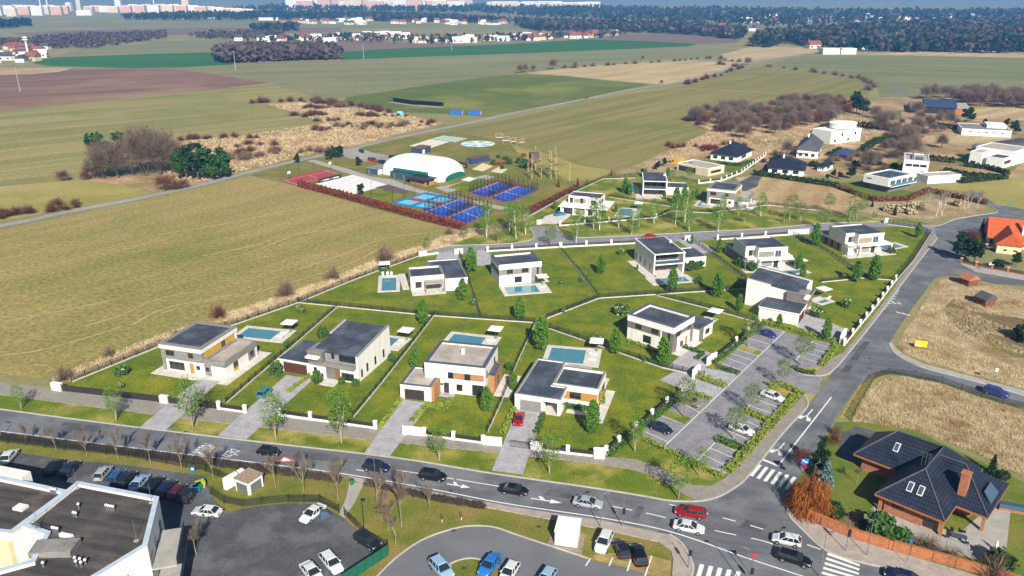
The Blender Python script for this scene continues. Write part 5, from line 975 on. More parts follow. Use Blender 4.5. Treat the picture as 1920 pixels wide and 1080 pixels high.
# orange-roofed house
h = on_px('cream house with bright orange tiled roof at the right edge', (1867, 474), (1913, 479), (1925, 462)); L_, D_ = h.L, 7.0
h.box('wall', 0, L_, 0, D_, 0, 3.2, 'wall_cream'); h.prism('gable', [(0, 0), (L_, 0), (L_, .3), (0, .3)], 3.2, 3.2, 'wall_cream'); MB().add([(0, 0, 3.2), (L_, 0, 3.2), (L_ / 2, 0, 6.2), (0, .3, 3.2), (L_, .3, 3.2), (L_ / 2, .3, 6.2)], [(0, 1, 2), (4, 3, 5), (0, 2, 5, 3), (2, 1, 4, 5)]).build('gable', MATS['wall_cream'], h.r)
hroof(h, 'roof', -.7, L_ + .7, -.5, D_ + 4, 2.9, 6.6, (L_ / 2, -.5), (L_ / 2, D_ + 4), 'tile_orange'); h.box('wall', -1.4, L_ + 11, D_, D_ + 9, 0, 3.2, 'wall_cream'); hroof(h, 'roof', -2.2, L_ + 12, D_ - .8, D_ + 9.8, 2.95, 8.2, (-2.2, D_ + 4.5), (L_ + 12, D_ + 4.5), 'tile_orange')
h.box('chimney', L_ + .5, L_ + 1.2, D_ + .6, D_ + 1.3, 4, 9.2, 'render_pure'); h.win('F', 0, L_ / 2 - .5, 3.3, 1.2, 1.4, 1, 'frame_white'); h.win('F', 0, 1.8, .9, .9, .5, 0); h.win('F', 0, 4.4, .9, .9, .5, 0); h.win('F', D_, -1.2, 1, .9, 1.3, 1)
# flat beige house
h = on_px('low beige house with white flat roof by the older lane', (1269, 319), (1327, 331), (1347, 322)); h.block(rect(0, h.L, 0, h.D), 0, 3.1, wall='render_cream', roof='roof_beige', cap='render_pure', par=.3); h.win('F', 0, 1, .2, h.L * .55, 2.3, 4); h.win('R', h.L, 2, 1, h.D * .6, 1.1, 2); h.box('roof_hatch', 3, 4.2, h.D * .4, h.D * .4 + 1.4, 3.15, 3.5, 'render_grey')
h = on_px('small yellow shed near the beige house', (1258, 306), (1272, 308), (1276, 303)); h.block(rect(0, h.L, 0, h.D), 0, 2.4, wall='yellow_panel', roof='roof_beige', cap='yellow_panel', par=.15); h.win('F', 0, .5, .8, .8, .8, 0)
def hipped(label, A, B, C, he, hr, tile, wall='render_pure', chim=True, solar=0, inset_=.35, skew=.5):
    h = on_px(label, A, B, C); h.box('wall', 0, h.L, 0, h.D, 0, he, wall); k = h.D / 2
    if h.L >= h.D: r0, r1 = (min(k, h.L * .4), k), (max(h.L - k, h.L * .6), k)
    else: k = h.L / 2; r0, r1 = (k, k * .9), (k, h.D - k * .9)
    hroof(h, 'roof', -.7, h.L + .7, -.7, h.D + .7, he, hr, r0, r1, tile)
    if chim: h.box('chimney', h.L * .35, h.L * .35 + .6, h.D * .55, h.D * .55 + .6, he, hr + .8, 'render_pure')
    for i in range(3): h.win('F', 0, h.L * (.1 + .3 * i), .8, h.L * .16, 1.4, 1)
    h.win('R', h.L, h.D * .3, .8, h.D * .3, 1.4, 1)
    for i in range(solar):
        y0, y1 = h.D * .12, h.D * .30; z = lambda y: he + (hr - he) * (y + .7) / (h.D / 2 + .7) + .08; x0 = h.L * (.3 + .2 * i); x1 = x0 + h.L * .17
        MB().hexa([(x0, y0, z(y0)), (x1, y0, z(y0)), (x1, y1, z(y1)), (x0, y1, z(y1)), (x0, y0, z(y0) + .08), (x1, y0, z(y0) + .08), (x1, y1, z(y1) + .08), (x0, y1, z(y1) + .08)]).build('solar_panel', MATS['solar'], h.r)
    return h
hipped('white bungalow with glossy dark hipped roof at the older lane', (1332, 299), (1381, 305), (1408, 292), 3.0, 7.0, 'tile_dark')
hipped('white bungalow with dark hipped roof and solar panels behind the hedge', (1440, 326), (1506, 331), (1530, 318), 2.8, 6.5, 'tile_dark', solar=3)
h = hipped('white house with grey mansard roof behind the solar bungalow', (1493, 295), (1532, 298), (1556, 282), 4.0, 8.5, 'tile_grey', solar=1); h.box('balcony', .5, h.L * .6, -1.2, 0, 2.6, 2.9, 'render_pure')
hipped('blue-roofed garden pavilion among the older houses', (1562, 297), (1588, 300), (1596, 292), 2.2, 4.0, 'slate_blue', 'timber_brown', False)
hipped('small dark garage beside the mansard house', (1532, 320), (1545, 322), (1552, 315), 2.4, 3.8, 'tile_dark', 'render_pure', False)
# white modern villa with rounded top
h = on_px('white villa with rounded roof terrace at the wood edge', (1556, 271), (1612, 264), (1620, 252)); h.block(rect(0, h.L, 0, h.D), 0, 6.2, wall='render_pure', roof='render_pure', cap='render_pure', par=.4)
cxy = [(h.L * .72 + math.cos(a) * h.L * .34, h.D * .55 + math.sin(a) * h.D * .48) for a in [2 * math.pi * k / 20 for k in range(20)]]; h.prism('upper_storey', cxy, 6.7, 9.0, 'render_pure'); h.prism('roof', inset(cxy, -.4), 9.0, 9.3, 'render_pure')
for i in range(4): h.win('F', 0, h.L * (.12 + .22 * i), .9 + 2.8 * (i % 2), 1.3, 1.4, 0)
# white house with solar roof on a cantilever
h = on_px('white cantilevered house with solar panels and green glass balcony', (1618, 341), (1665, 351), (1714, 341), z=2.6); h.box('ground_floor', 2.0, h.L - .8, 1.8, h.D - 1, 0, 2.7, 'render_grey'); h.block(rect(0, h.L, 0, h.D), 2.7, 5.6, wall='render_pure', roof='roof_beige', cap='render_pure', par=.3, t=.6)
h.win('F', 0, 1.6, 4.4, 1.9, .4, 0); h.win('F', 2.0, 3, .2, 5, 2.2, 3)
for i in range(4): h.win('R', h.L, 1.0 + i * h.D * .23, 3.1, h.D * .19, 1.9, 1, 'frame_white', 'glass_blue')
h.box('balcony', h.L, h.L + 1.5, 0, h.D, 2.7, 2.95, 'render_pure'); h.box('balustrade', h.L + 1.42, h.L + 1.5, 0, h.D, 2.95, 3.9, 'pool_water')
for i in range(3):
    for j in range(2): h.box('solar_panel', h.L * (.14 + .25 * i), h.L * (.36 + .25 * i), h.D * (.15 + .37 * j), h.D * (.47 + .37 * j), 5.75, 5.85, 'solar')
h = on_px('tall white cube house with ribbon window and plant on its roof', (1690, 331), (1737, 335), (1764, 323)); h.block(rect(0, h.L, 0, h.D), 0, 7.0, wall='render_pure', roof='roof_beige', cap='render_pure', par=.35)
for i in range(3): h.win('F', 0, h.L * (.08 + .29 * i), 4.6, h.L * .27, 1.2, 0, 'frame_white')
h.door('F', 0, h.L * .72, 1.4, 2.8, 'door_dark'); h.box('roof_duct', h.L * .3, h.L * .38, h.D * .2, h.D * .9, 7.1, 7.7, 'metal_grey'); h.box('roof_unit', h.L * .5, h.L * .75, h.D * .2, h.D * .5, 7.1, 7.5, 'glass_blue'); h.box('glass_shaft', h.L * .82, h.L * .98, h.D * .98, h.D * 1.2, 0, 8.2, 'metal_grey'); h.prism('parasol_top', [(h.L * .2 + math.cos(k) * 1.3, h.D * .85 + math.sin(k) * 1.3) for k in range(0, 6)], 7.6, 7.9, 'fabric_blue')
h = on_px('low white garage block beside the tall cube house', (1738, 345), (1800, 341), (1803, 333)); h.block(rect(0, h.L, 0, h.D), 0, 3.0, wall='render_pure', roof='roof_beige', cap='render_pure', par=.25); h.garage('F', 0, 1, 4, 2.2, 'frame_white')
h = on_px('white cubist house with stepped boxes at the right', (1808, 306), (1880, 317), (1906, 302)); h.block(rect(0, h.L, h.D * .4, h.D * 1.1), 0, 6.4, wall='render_pure', roof='roof_beige', cap='render_pure'); h.block(rect(h.L * .1, h.L * .42, 0, h.D * .4), 0, 5.6, wall='render_pure', roof='roof_beige', cap='render_pure'); h.block(rect(h.L * .55, h.L * .98, 0, h.D * .4), 0, 4.4, wall='render_pure', roof='roof_dark', cap='render_pure'); h.win('F', 0, h.L * .15, .8, 2.2, .9, 0); h.win('F', h.D * .4, h.L * .46, 1, 1.2, 3, 1); h.win('R', h.L * .98, 1, 1.8, h.D * .3, 1.5, 2); h.box('glass_shaft', -2.4, -.4, h.D * .5, h.D * .7, 0, 7, 'metal_grey')
h = on_px('dark grey house with long sloping roof at the right edge', (1834, 288), (1922, 290), (1925, 272)); h.prism('wall', rect(0, h.L, 0, 8), 0, [2.2, 6.5, 6.5, 2.2], 'tile_grey'); h.prism('roof', rect(-.3, h.L + .3, -.4, 8.4), [2.2, 6.55, 6.55, 2.2], [2.5, 6.85, 6.85, 2.5], 'tile_grey'); h.win('F', 0, h.L * .6, 2.4, 2.2, 1.2, 1); h.win('F', 0, h.L * .8, 2.4, 2.2, 1.2, 1)
h = on_px('long low white house with slit windows far right', (1802, 253), (1895, 258), (1898, 247)); h.block(rect(0, h.L, 0, h.D), 0, 3.3, wall='render_pure', roof='cap_grey', cap='render_pure', par=.25); h.box('upper_box', h.L * .55, h.L * .95, h.D * .4, h.D * .9, 3.35, 5.2, 'render_pure')
for i in range(5): h.win('F', 0, h.L * (.15 + .16 * i), 1.8, 1.6, .5, 0)
h = on_px('dark timber house with blue roof near the far wood', (1733, 211), (1790, 214), (1794, 203)); h.box('wall', 0, h.L, 0, h.D, 0, 4.2, 'timber_brown'); hroof(h, 'roof', -.8, h.L + .8, -1, h.D + 1, 4.0, 7.0, (-.8, h.D / 2), (h.L + .8, h.D / 2), 'slate_blue'); h.box('annex', -9, -.2, 1, h.D, 0, 3.2, 'render_grey'); h.box('annex', h.L + .2, h.L + 8, 1, h.D, 0, 3.4, 'brick_orange'); h.box('annex_roof', h.L, h.L + 8.3, .6, h.D + .3, 3.4, 3.7, 'roof_beige'); h.box('veranda', 1, h.L - 1, -3, -.1, 0, 2.6, 'metal_dark')
for i in range(4): h.win('F', 0, h.L * (.08 + .24 * i), 2.8, h.L * .16, 1.1, 1)
# wooden play huts on the dry ground
for i, (x, y) in enumerate(((1815, 534), (1846, 571))):
    p = G(x, y); h = House(('small brown timber hut with red roof, the farther of two', 'small brown timber hut with white roof side, the nearer of two')[i], (p.x, p.y), 20, name='timber_hut', cat='hut', group='timber huts'); h.box('wall', -1.7, 1.7, -1.5, 1.5, 0, 2.0, 'timber_brown'); hroof(h, 'roof', -2.1, 2.1, -1.8, 1.8, 2.0, 3.3, (0, -1.8), (0, 1.8), 'brick_red' if i == 0 else 'tile_grey'); h.door('F', -1.5, -.5, .9, 1.6, 'timber_brown')

# ------------------------------------------------------------------ office building in the lower left corner
h = House('white office building with dark felt flat roofs in the lower left corner', (-61.4, 95.5), -15.7, name='office_building', cat='building', group=None); del_ = h.r.pop("group", None)
OP = [(0, 0), (.5, -10.1), (4.8, -10.6), (7.2, -15.2), (0, -22), (4, -32), (14, -25), (18.9, -9), (13.5, 0)]
def office(poly, z, par=.5, t=.55):
    h.prism('wall', poly, 0, z, 'render_pure'); h.prism('roof', inset(poly, t), z, z + .06, 'felt'); h.ring('parapet', poly, t, z, z + par, 'render_white'); h.ring('coping', poly, t + .05, z + par, z + par + .06, 'coping_pale', .06)
office(OP, 9.4); office([(-32, -1.0), (-32, -16), (-13, -16), (-10, -12.5), (-.1, -11.2), (-.1, -1.6)], 8.9)
h.box('upper_block', -32, -8.9, -.98, .6, 0, 9.6, 'render_white')
h.prism('court_wall', [(-10, -13.2), (-.2, -11.9), (-.2, -11.25), (-10, -12.55)], 0, 8.3, 'wall_cream'); h.panel('court_window', 'F', -12.2, -4.2, 4.9, 1.6, 1.7, 'timber_brown', .1)
MB().hexa([(5.2, -12.2, 9.46), (10.2, -10.4, 9.46), (11.0, -13.0, 9.46), (6.2, -14.6, 9.46), (5.2, -12.2, 10.3), (10.2, -10.4, 10.3), (11.0, -13.0, 10.3), (6.2, -14.6, 10.3)]).build('roof_box', MATS['siding'], h.r)
def vents(x, y, n, z=9.46, two=False):
    for k in range(n):
        o = MB().tube((x + (k % 2) * .25 * two + .38 * k, y - (k % 2) * .5 * two, z), (x + (k % 2) * .25 * two + .38 * k, y - (k % 2) * .5 * two, z + .7), .13, 8).build('vent_pipe', MATS['metal_grey'], h.r); MB().tube((x + (k % 2) * .25 * two + .38 * k, y - (k % 2) * .5 * two, z + .7), (x + (k % 2) * .25 * two + .38 * k, y - (k % 2) * .5 * two, z + .9), .2, 8, .12).build('cowl', MATS['frame_white'], o)
vents(8.2, -3.8, 4); vents(5.0, -9.6, 3); vents(12.2, -13.6, 5, two=True); vents(9.2, -15.4, 1); vents(-2.6, -2.2, 3, 8.96); vents(4.4, -4.6, 1); vents(5.2, -6.3, 2)
h.box('skylight', -4.6, -3.0, -6.8, -5.6, 8.96, 9.3, 'frame_white'); h.box('duct', 6.5, 8.4, -10.2, -9.7, 9.46, 9.9, 'frame_white')
for x, y in ((.7, -.9), (13.0, -.9), (2.6, -9.6), (16.6, -8.2)): o = MB().tube((x, y, 9.46), (x, y, 12.6), .03, 5).build('lightning_rod', MATS['metal_grey'], h.r); MB().box(x - .25, x + .25, y - .25, y + .25, 9.46, 9.6).build('rod_foot', MATS['concrete'], o)
MB().tube((3.0, -10.2, 9.6), (3.0, -10.2, 11.3), .05, 6).build('aerial', MATS['metal_grey'], h.r)
for k in range(3): MB().tube((2.2, -10.2, 10.2 + k * .3), (3.8, -10.2, 10.2 + k * .3), .02, 4).build('aerial_bar', MATS['metal_grey'], h.r)
E2 = Vector((18.9, -9)); E3 = Vector((14, -25)); dd = (E3 - E2).normalized()
def edge_win(s, z, w=1.8, hh=1.5):
    a = E2 + dd * s; b = a + dd * w; n = Vector((-dd.y, dd.x)) * .06; n = n if n.x > 0 else -n; m = MB(); m.hexa([(a.x, a.y, z), (b.x, b.y, z), (b.x + n.x, b.y + n.y, z), (a.x + n.x, a.y + n.y, z), (a.x, a.y, z + hh), (b.x, b.y, z + hh), (b.x + n.x, b.y + n.y, z + hh), (a.x + n.x, a.y + n.y, z + hh)]); m.build('window', MATS['glass'], h.r)
for s in (3.0, 7.0, 11): edge_win(s, 6.0)
F0 = Vector((13.5, 0)); F1 = Vector((18.9, -9))
for k, (zf) in enumerate((2.9, 6.0)):   # balconies on the east side
    a = F0.lerp(F1, .25); b = F0.lerp(F1, 1.0); d_ = (b - a).normalized(); n = Vector((-d_.y, d_.x)); n = n if n.x > 0 else -n; n = n * 3.0
    m = MB(); m.hexa([(a.x, a.y, zf), (a.x + n.x, a.y + n.y, zf), (b.x + n.x, b.y + n.y, zf), (b.x, b.y, zf), (a.x, a.y, zf + .25), (a.x + n.x, a.y + n.y, zf + .25), (b.x + n.x, b.y + n.y, zf + .25), (b.x, b.y, zf + .25)]); o = m.build('balcony', MATS['concrete'], h.r)
    p, q = a + n, b + n; e = n.normalized() * .08; MB().hexa([(p.x, p.y, zf + .25), (q.x, q.y, zf + .25), (q.x + e.x, q.y + e.y, zf + .25), (p.x + e.x, p.y + e.y, zf + .25), (p.x, p.y, zf + 1.3), (q.x, q.y, zf + 1.3), (q.x + e.x, q.y + e.y, zf + 1.3), (p.x + e.x, p.y + e.y, zf + 1.3)]).build('balustrade', MATS['steel_blue'], o)
for s in (.15, .5, .8):
    a = F0.lerp(F1, s); b = F0.lerp(F1, s + .12); n = Vector((.86, .5)) * .06; MB().hexa([(a.x, a.y, 5.4), (b.x, b.y, 5.4), (b.x + n.x, b.y + n.y, 5.4), (a.x + n.x, a.y + n.y, 5.4), (a.x, a.y, 7.6), (b.x, b.y, 7.6), (b.x + n.x, b.y + n.y, 7.6), (a.x + n.x, a.y + n.y, 7.6)]).build('window', MATS['glass'], h.r)
h.win('F', -12.2, -9.0, 5.0, 1.2, 1.3, 1)
# small service buildings
h = on_px('small white substation hut with tan roof beside the car park', (443, 920), (468, 930), (490, 912), name='substation_hut', cat='hut', group='service huts'); h.box('wall', 0, h.L, 0, h.D, 0, 2.3, 'render_pure'); h.box('roof', -.15, h.L + .15, -.15, h.D + .15, 2.3, 2.5, 'siding_tan'); h.door('F', 0, .3, h.L - .6, 1.7, 'metal_grey'); h.door('R', h.L, .4, h.D - .8, 1.7, 'metal_grey')
for i, (p, w, hh) in enumerate((((434, 912), 2.4, 2.0), ((453, 897), .9, 1.6))):
    q = G(*p); t = thing('switch_cabinet', ('tall white switch cabinet left of the substation hut', 'small white switch cabinet behind the substation hut')[i], 'cabinet', q, R(55), 'switch cabinets'); MB().box(-w / 2, w / 2, -.35, .35, 0, hh).build('body', MATS['render_pure'], t); MB().box(-w / 2 - .04, w / 2 + .04, -.39, .39, hh, hh + .06).build('lid', MATS['frame_white'], t); MB().box(-.02, .02, -.37, -.35, .15, hh - .15).build('door_gap', MATS['metal_grey'], t)
h = on_px('plain white box hut on a gravel pad beside the service road', (1040, 1022), (1082, 1028), (1084, 998), name='box_hut', cat='hut', group='service huts'); h.box('wall', 0, h.L, 0, 3.4, 0, 2.4, 'render_pure'); h.box('roof', -.1, h.L + .1, -.1, 3.5, 2.4, 2.55, 'fabric_white'); h.door('F', 0, .4, 1.0, 2.0, 'frame_white')
S('gravel_pad', 'gravel', .075, (1026, 1022), (1036, 998), (1098, 1002), (1090, 1042))
# ------------------------------------------------------------------ cars
def paint(name, c, metal=.25, rough=.28): return M('paint_' + name, c, fine=0, rough=rough, metal=metal, spec=.5, coat=.6)
for n_, c_ in dict(black='15161a', navy='1b2440', blue='2c5f9e', brightblue='2f7fd0', cyan='2f93a8', silver='b3b8bd', white='e8e8e6', red='a81720', darkred='5c1f2c', grey='5d6268', tan='8f8270', dark='23272e', royal='2b3f8e', lightblue='9fc0dc').items(): paint(n_, c_)
M('tyre', '1b1b1c', fine=.05, rough=.85); M('rim', 'b0b2b5', fine=.03, rough=.35, metal=.7); M('lamp_white', 'eef0f2', fine=0, rough=.2); M('lamp_red', '8e1414', fine=0, rough=.25)
M('sign_blue', '1f6fc4', fine=.02, rough=.5); M('sign_red', 'b8283a', fine=.02, rough=.5); M('sign_yellow', 'e8c81e', 'd9b818', scale=2, fine=.03); M('bin_green', '2d6a3a', fine=.05); M('bin_lime', '9ab03a', fine=.05)
def loft(stations):
    m = MB(); n = len(stations); V = []
    for x, zb, zt, w in stations:
        zm = zb + (zt - zb) * .45; V += [(x, -w * .86, zb), (x, -w, zm - .06), (x, -w * .98, zt - .10), (x, -w * .86, zt), (x, w * .86, zt), (x, w * .98, zt - .10), (x, w, zm - .06), (x, w * .86, zb)]
    f = [tuple(range(7, -1, -1)), tuple(range(8 * (n - 1), 8 * n))]
    for i in range(n - 1):
        for k in range(8): f.append((8 * i + k, 8 * i + (k + 1) % 8, 8 * i + 8 + (k + 1) % 8, 8 * i + 8 + k))
    m.add(V, [tuple(reversed(q)) for q in f]); return m
def car_type(L_, W, Hh, base, roof, belt, hood, wheel=.34, trunk=None):
    """Meshes of one body style; x points forward. base and roof are the glasshouse's ends at belt and roof height."""
    h2 = L_ / 2; w = W / 2; tr = trunk or belt
    st = [(-h2, .42, tr - .22, w * .80), (-h2 + .1, .32, tr - .03, w * .92), (-h2 + .6, .26, tr, w * .99), (base[0] + .5, .24, belt, w), (0, .22, belt - .01, w), (base[1] - .1, .22, belt - .02, w), (base[1] + .25, .22, hood + .06, w * .99), (h2 - .6, .25, hood - .04, w * .96), (h2 - .14, .3, hood - .18, w * .86), (h2, .38, hood - .30, w * .72)]
    b = loft(st); wr = w * .74; wb = w * .93
    b0, b1, r0, r1 = base[0], base[1], roof[0], roof[1]
    V = [(b0, -wb, belt - .02), (b1, -wb, belt - .02), (b1, wb, belt - .02), (b0, wb, belt - .02), (r0, -wr, Hh - .05), (r1, -wr, Hh - .05), (r1, wr, Hh - .05), (r0, wr, Hh - .05)]
    g_ = MB(); g_.hexa(V)
    b.hexa([(r0 - .06, -wr - .02, Hh - .07), (r1 + .06, -wr - .02, Hh - .07), (r1 + .06, wr + .02, Hh - .07), (r0 - .06, wr + .02, Hh - .07), (r0 + .12, -wr + .1, Hh), (r1 - .1, -wr + .1, Hh + .01), (r1 - .1, wr - .1, Hh + .01), (r0 + .12, wr - .1, Hh)])
    for p, q in ((0, 4), (1, 5), (2, 6), (3, 7)): b.tube(V[p], V[q], .05, 4, .045)
    for s in (-1, 1):
        for f in (.36, .68): xb, xr = b0 + (b1 - b0) * f, r0 + (r1 - r0) * f; b.tube((xb, s * wb, belt - .02), (xr, s * wr, Hh - .05), .04, 4)
        b.box(b1 - .32, b1 - .14, s * (wb + .02) - .08 + .08 * s, s * (wb + .02) + .08 + .08 * s, belt + .02, belt + .16)
    wl = MB(); wl.tube((0, -.1, 0), (0, .1, 0), wheel, 14); wl.tube((0, -.112, 0), (0, .112, 0), wheel * .62, 10, mi=1)
    hl = MB().box(-.16, .05, -.2, .2, -.06, .07); tl = MB().box(-.05, .08, -.18, .18, -.09, .08)
    return dict(body=b.mesh('body', MATS['paint_black']), glass=g_.mesh('windows', MATS['glass']), wheel=wl.mesh('wheel', [MATS['tyre'], MATS['rim']]), head=hl.mesh('headlight', MATS['lamp_white']), tail=tl.mesh('taillight', MATS['lamp_red']), L=L_, W=W, wr=wheel, hood=hood, belt=tr)
CARS = dict(sedan=car_type(4.6, 1.82, 1.45, (-1.75, 1.1), (-1.0, .25), .95, .86), suv=car_type(4.55, 1.88, 1.68, (-2.1, 1.05), (-1.75, .3), 1.08, 1.02, .37), hatch=car_type(4.1, 1.76, 1.48, (-1.95, 1.0), (-1.45, .25), .96, .88), wagon=car_type(4.75, 1.84, 1.48, (-2.2, 1.1), (-1.85, .3), .96, .88), van=car_type(4.6, 1.9, 1.85, (-2.2, 1.35), (-2.05, .7), 1.1, 1.02, .35))
for k_, q_ in CARS.items():
    me_ = q_['body']; me_.polygons.foreach_set("use_smooth", [False] * len(me_.polygons))
def car(kind, colour, at, d, label, group='cars', z=.08, k=1.0):
    """at = photo position of the middle of the car on the ground, d = step in the photo towards its front."""
    c_ = CARS[kind]; p = G(*at); q = G(at[0] + d[0], at[1] + d[1]); rz = math.atan2(q.y - p.y, q.x - p.x)
    t = thing('car', label, 'car', (p.x, p.y, z), rz, group); t.scale = (k, k, k)
    b = link('body', c_['body'], t); b.material_slots[0].link = 'OBJECT'; b.material_slots[0].material = MATS['paint_' + colour]
    link('windows', c_['glass'], t); w = c_['W'] / 2 - .09; x = c_['L'] * .30
    for sx in (-x, x * 1.03):
        for sy in (-w, w): link('wheel', c_['wheel'], t, (sx, sy, c_['wr']))
    for sy in (-1, 1): link('headlight', c_['head'], t, (c_['L'] / 2 - .2, sy * (c_['W'] / 2 - .33), c_['hood'] - .24), 0); link('taillight', c_['tail'], t, (-c_['L'] / 2 + .03, sy * (c_['W'] / 2 - .28), c_['belt'] - .16), 0)
    return t
RD = (46, 7)
for a in (('hatch', 'black', (505, 853), (46, 6), 'black hatchback on the main road by the painted red triangle'), ('suv', 'navy', (706, 882), RD, 'dark blue off-roader on the main road, second from the left'), ('suv', 'black', (812, 899), RD, 'black off-roader on the main road ahead of the dark blue one'), ('sedan', 'black', (964, 925), RD, 'black saloon on the main road behind the silver saloon'), ('sedan', 'silver', (1102, 949), (46, 8), 'silver saloon on the main road near the signal mast'), ('wagon', 'red', (1294, 967), (-46, -8), 'red estate car in the far lane at the junction'), ('sedan', 'white', (1291, 995), (46, 9), 'white saloon beside the red estate car at the junction'), ('hatch', 'white', (1474, 1019), (-46, -10), 'white hatchback in the middle of the junction'), ('wagon', 'black', (1488, 1054), (46, 14), 'black estate car beside the white hatchback at the crossing'), ('sedan', 'navy', (1690, 1088), (-46, -14), 'dark blue car cut off by the bottom edge at right')): car(*a, group='cars in traffic')
car('suv', 'royal', (1866, 741), (46, 13), 'deep blue off-roader parked on the right side street', group='parked cars')
PK = (22, -26)
for i, (k, c_, x, y) in enumerate((('sedan', 'white', 18, 862), ('wagon', 'black', 103, 882), ('sedan', 'navy', 133, 885), ('hatch', 'silver', 195, 893), ('hatch', 'blue', 220, 900), ('suv', 'dark', 239, 906), ('sedan', 'lightblue', 263, 911), ('suv', 'black', 289, 916), ('wagon', 'navy', 312, 922), ('hatch', 'darkred', 334, 928), ('suv', 'dark', 356, 934))): car(k, c_, (x, y), PK, f'{dict(dark="charcoal").get(c_, c_)} car in the shaded office row, {ordw(i)} from the left', 'cars in the office car park')
t = car('sedan', 'white', (389, 966), (-30, -3), 'white car with a green round emblem on its door, beside the office', 'cars in the office car park'); MB().tube((.1, .90, .62), (.1, .925, .62), .26, 14).build('emblem', MATS['bin_green'], t)
for a in (('sedan', 'white', (587, 969), (-20, 16), 'white coupe alone on the office car park'), ('suv', 'dark', (690, 1022), (30, 18), 'dark off-roader in the shade of the green fence'), ('wagon', 'white', (622, 1062), (22, 26), 'white estate car at the bottom edge left of the green fence'), ('sedan', 'white', (585, 1080), (22, 26), 'white saloon cut off at the bottom edge beside the estate car'), ('suv', 'lightblue', (828, 1074), (20, 22), 'pale blue car on the round island at the bottom edge'), ('sedan', 'brightblue', (918, 1066), (-18, 24), 'bright blue saloon at the bottom edge'), ('hatch', 'white', (955, 1080), (-16, 24), 'white hatchback right of the bright blue saloon'), ('hatch', 'lightblue', (1024, 1092), (-16, 24), 'pale car cut off by the bottom edge in the middle'), ('suv', 'white', (1132, 1024), (-12, 26), 'white off-roader in the yellow bays'), ('hatch', 'dark', (1165, 1036), (-12, -26), 'charcoal hatchback in the middle of the yellow bays'), ('suv', 'black', (1197, 1048), (-10, -26), 'black off-roader at the right end of the yellow bays')): car(*a, group='parked cars')
LOT = (40, 15)
for a in (('sedan', 'navy', (1238, 808), LOT, 'dark blue saloon in the estate car park'), ('wagon', 'tan', (1294, 758), LOT, 'bronze estate car in the estate car park'), ('sedan', 'white', (1448, 748), LOT, 'white car nearest the car park entrance'), ('sedan', 'white', (1390, 811), LOT, 'white car between two planted beds of the car park'), ('sedan', 'royal', (1438, 630), LOT, 'blue saloon at the top of the estate car park'), ('hatch', 'cyan', (497, 741), (24, -24), 'blue car on the drive of the brown garage house'), ('sedan', 'red', (973, 791), (-6, 24), 'red car on the drive of the L-shaped house'), ('sedan', 'cyan', (1050, 404), (24, -4), 'turquoise car beside the house with the roof terrace'), ('sedan', 'red', (1217, 447), (-30, 1), 'red car on the estate street'), ('sedan', 'white', (1847, 466), (-24, -2), 'white car beside the orange-roofed house')): car(*a, group='cars of the estate')
for a in (('van', 'red', (699, 303), (20, 2), 'red van at the sports ground'), ('suv', 'dark', (718, 307), (20, 2), 'dark off-roader beside the red van'), ('wagon', 'dark', (738, 297), (20, 2), 'dark estate car behind the white dome'), ('hatch', 'navy', (678, 286), (14, 6), 'small dark car on the sports ground approach'), ('hatch', 'black', (1432, 304), (10, -8), 'dark car on the older lane')): car(*a, group='cars at the sports ground')

# ------------------------------------------------------------------ street furniture
def lamp(x, y, h, label, arm=(1.2, 0), head='metal_grey', mat='metal_grey', group='street lamps', name='street_lamp'):
    p = G(x, y); t = thing(name, label, 'lamp', p, 0, group); MB().tube((0, 0, 0), (0, 0, h), .07, 7, .045).build('pole', MATS[mat], t); MB().tube((0, 0, h), (arm[0], arm[1], h + .15), .035, 6).build('arm', MATS[mat], t); MB().box(arm[0] - .3, arm[0] + .3, arm[1] - .12, arm[1] + .12, h + .1, h + .22).build('lamp_head', MATS[head], t); return t
for i, (x, y, top) in enumerate(((3, 822, 790), (324, 858, 806), (707, 948, 860), (1125, 989, 928), (1402 - 6, 1100, 1030), (1536, 1082, 1003), (1625, 1043, 976), (1524, 905, 870), (1808, 562 - 130, 401))): lamp(x, y, hgt(x, y, top), f'tall grey street lamp south of the main road, {ordw(i)} from the left' if i < 4 else ['grey mast at the bottom right crossing', 'tall grey lamp mast right of the junction', 'grey lamp mast by the orange brick wall', 'thin grey lamp at the right zebra', 'street lamp near the bend at upper right'][i - 4], (.9 if i % 2 else -.9, .4))
lamp(684, 1008, hgt(684, 1008, 942), 'dark park lamp on the grass left of the service road', (.1, .3), 'metal_dark', 'metal_dark')
def signal(x, y, top, label, h_head=1.0, head_at=.55):
    h_ = hgt(x, y, top); p = G(x, y); t = thing('traffic_light', label, 'traffic light', p, R(20), 'traffic lights'); MB().tube((0, 0, 0), (0, 0, h_), .07, 7, .05).build('pole', MATS['metal_grey'], t); b = MB().box(-.2, .2, -.32, -.08, h_ * head_at, h_ * head_at + h_head).build('signal_head', MATS['metal_dark'], t)
    for k, c_ in enumerate(('bin_green', 'sign_yellow', 'sign_red')): MB().tube((0, -.32, h_ * head_at + h_head * (.2 + .3 * k)), (0, -.38, h_ * head_at + h_head * (.2 + .3 * k)), .1, 8).build('lens', MATS['metal_dark'], b)
signal(1167, 988, 930, 'grey signal mast on the pavement near the silver saloon', .9, .45); signal(1585, 1034, 974, 'traffic light by the orange brick wall', 1.1, .5); signal(1290, 1066, 1022, 'traffic light at the bottom zebra on the left', .8, .6); signal(1406, 1090, 1038, 'traffic light with give-way sign in the bottom lanes', .9, .3)
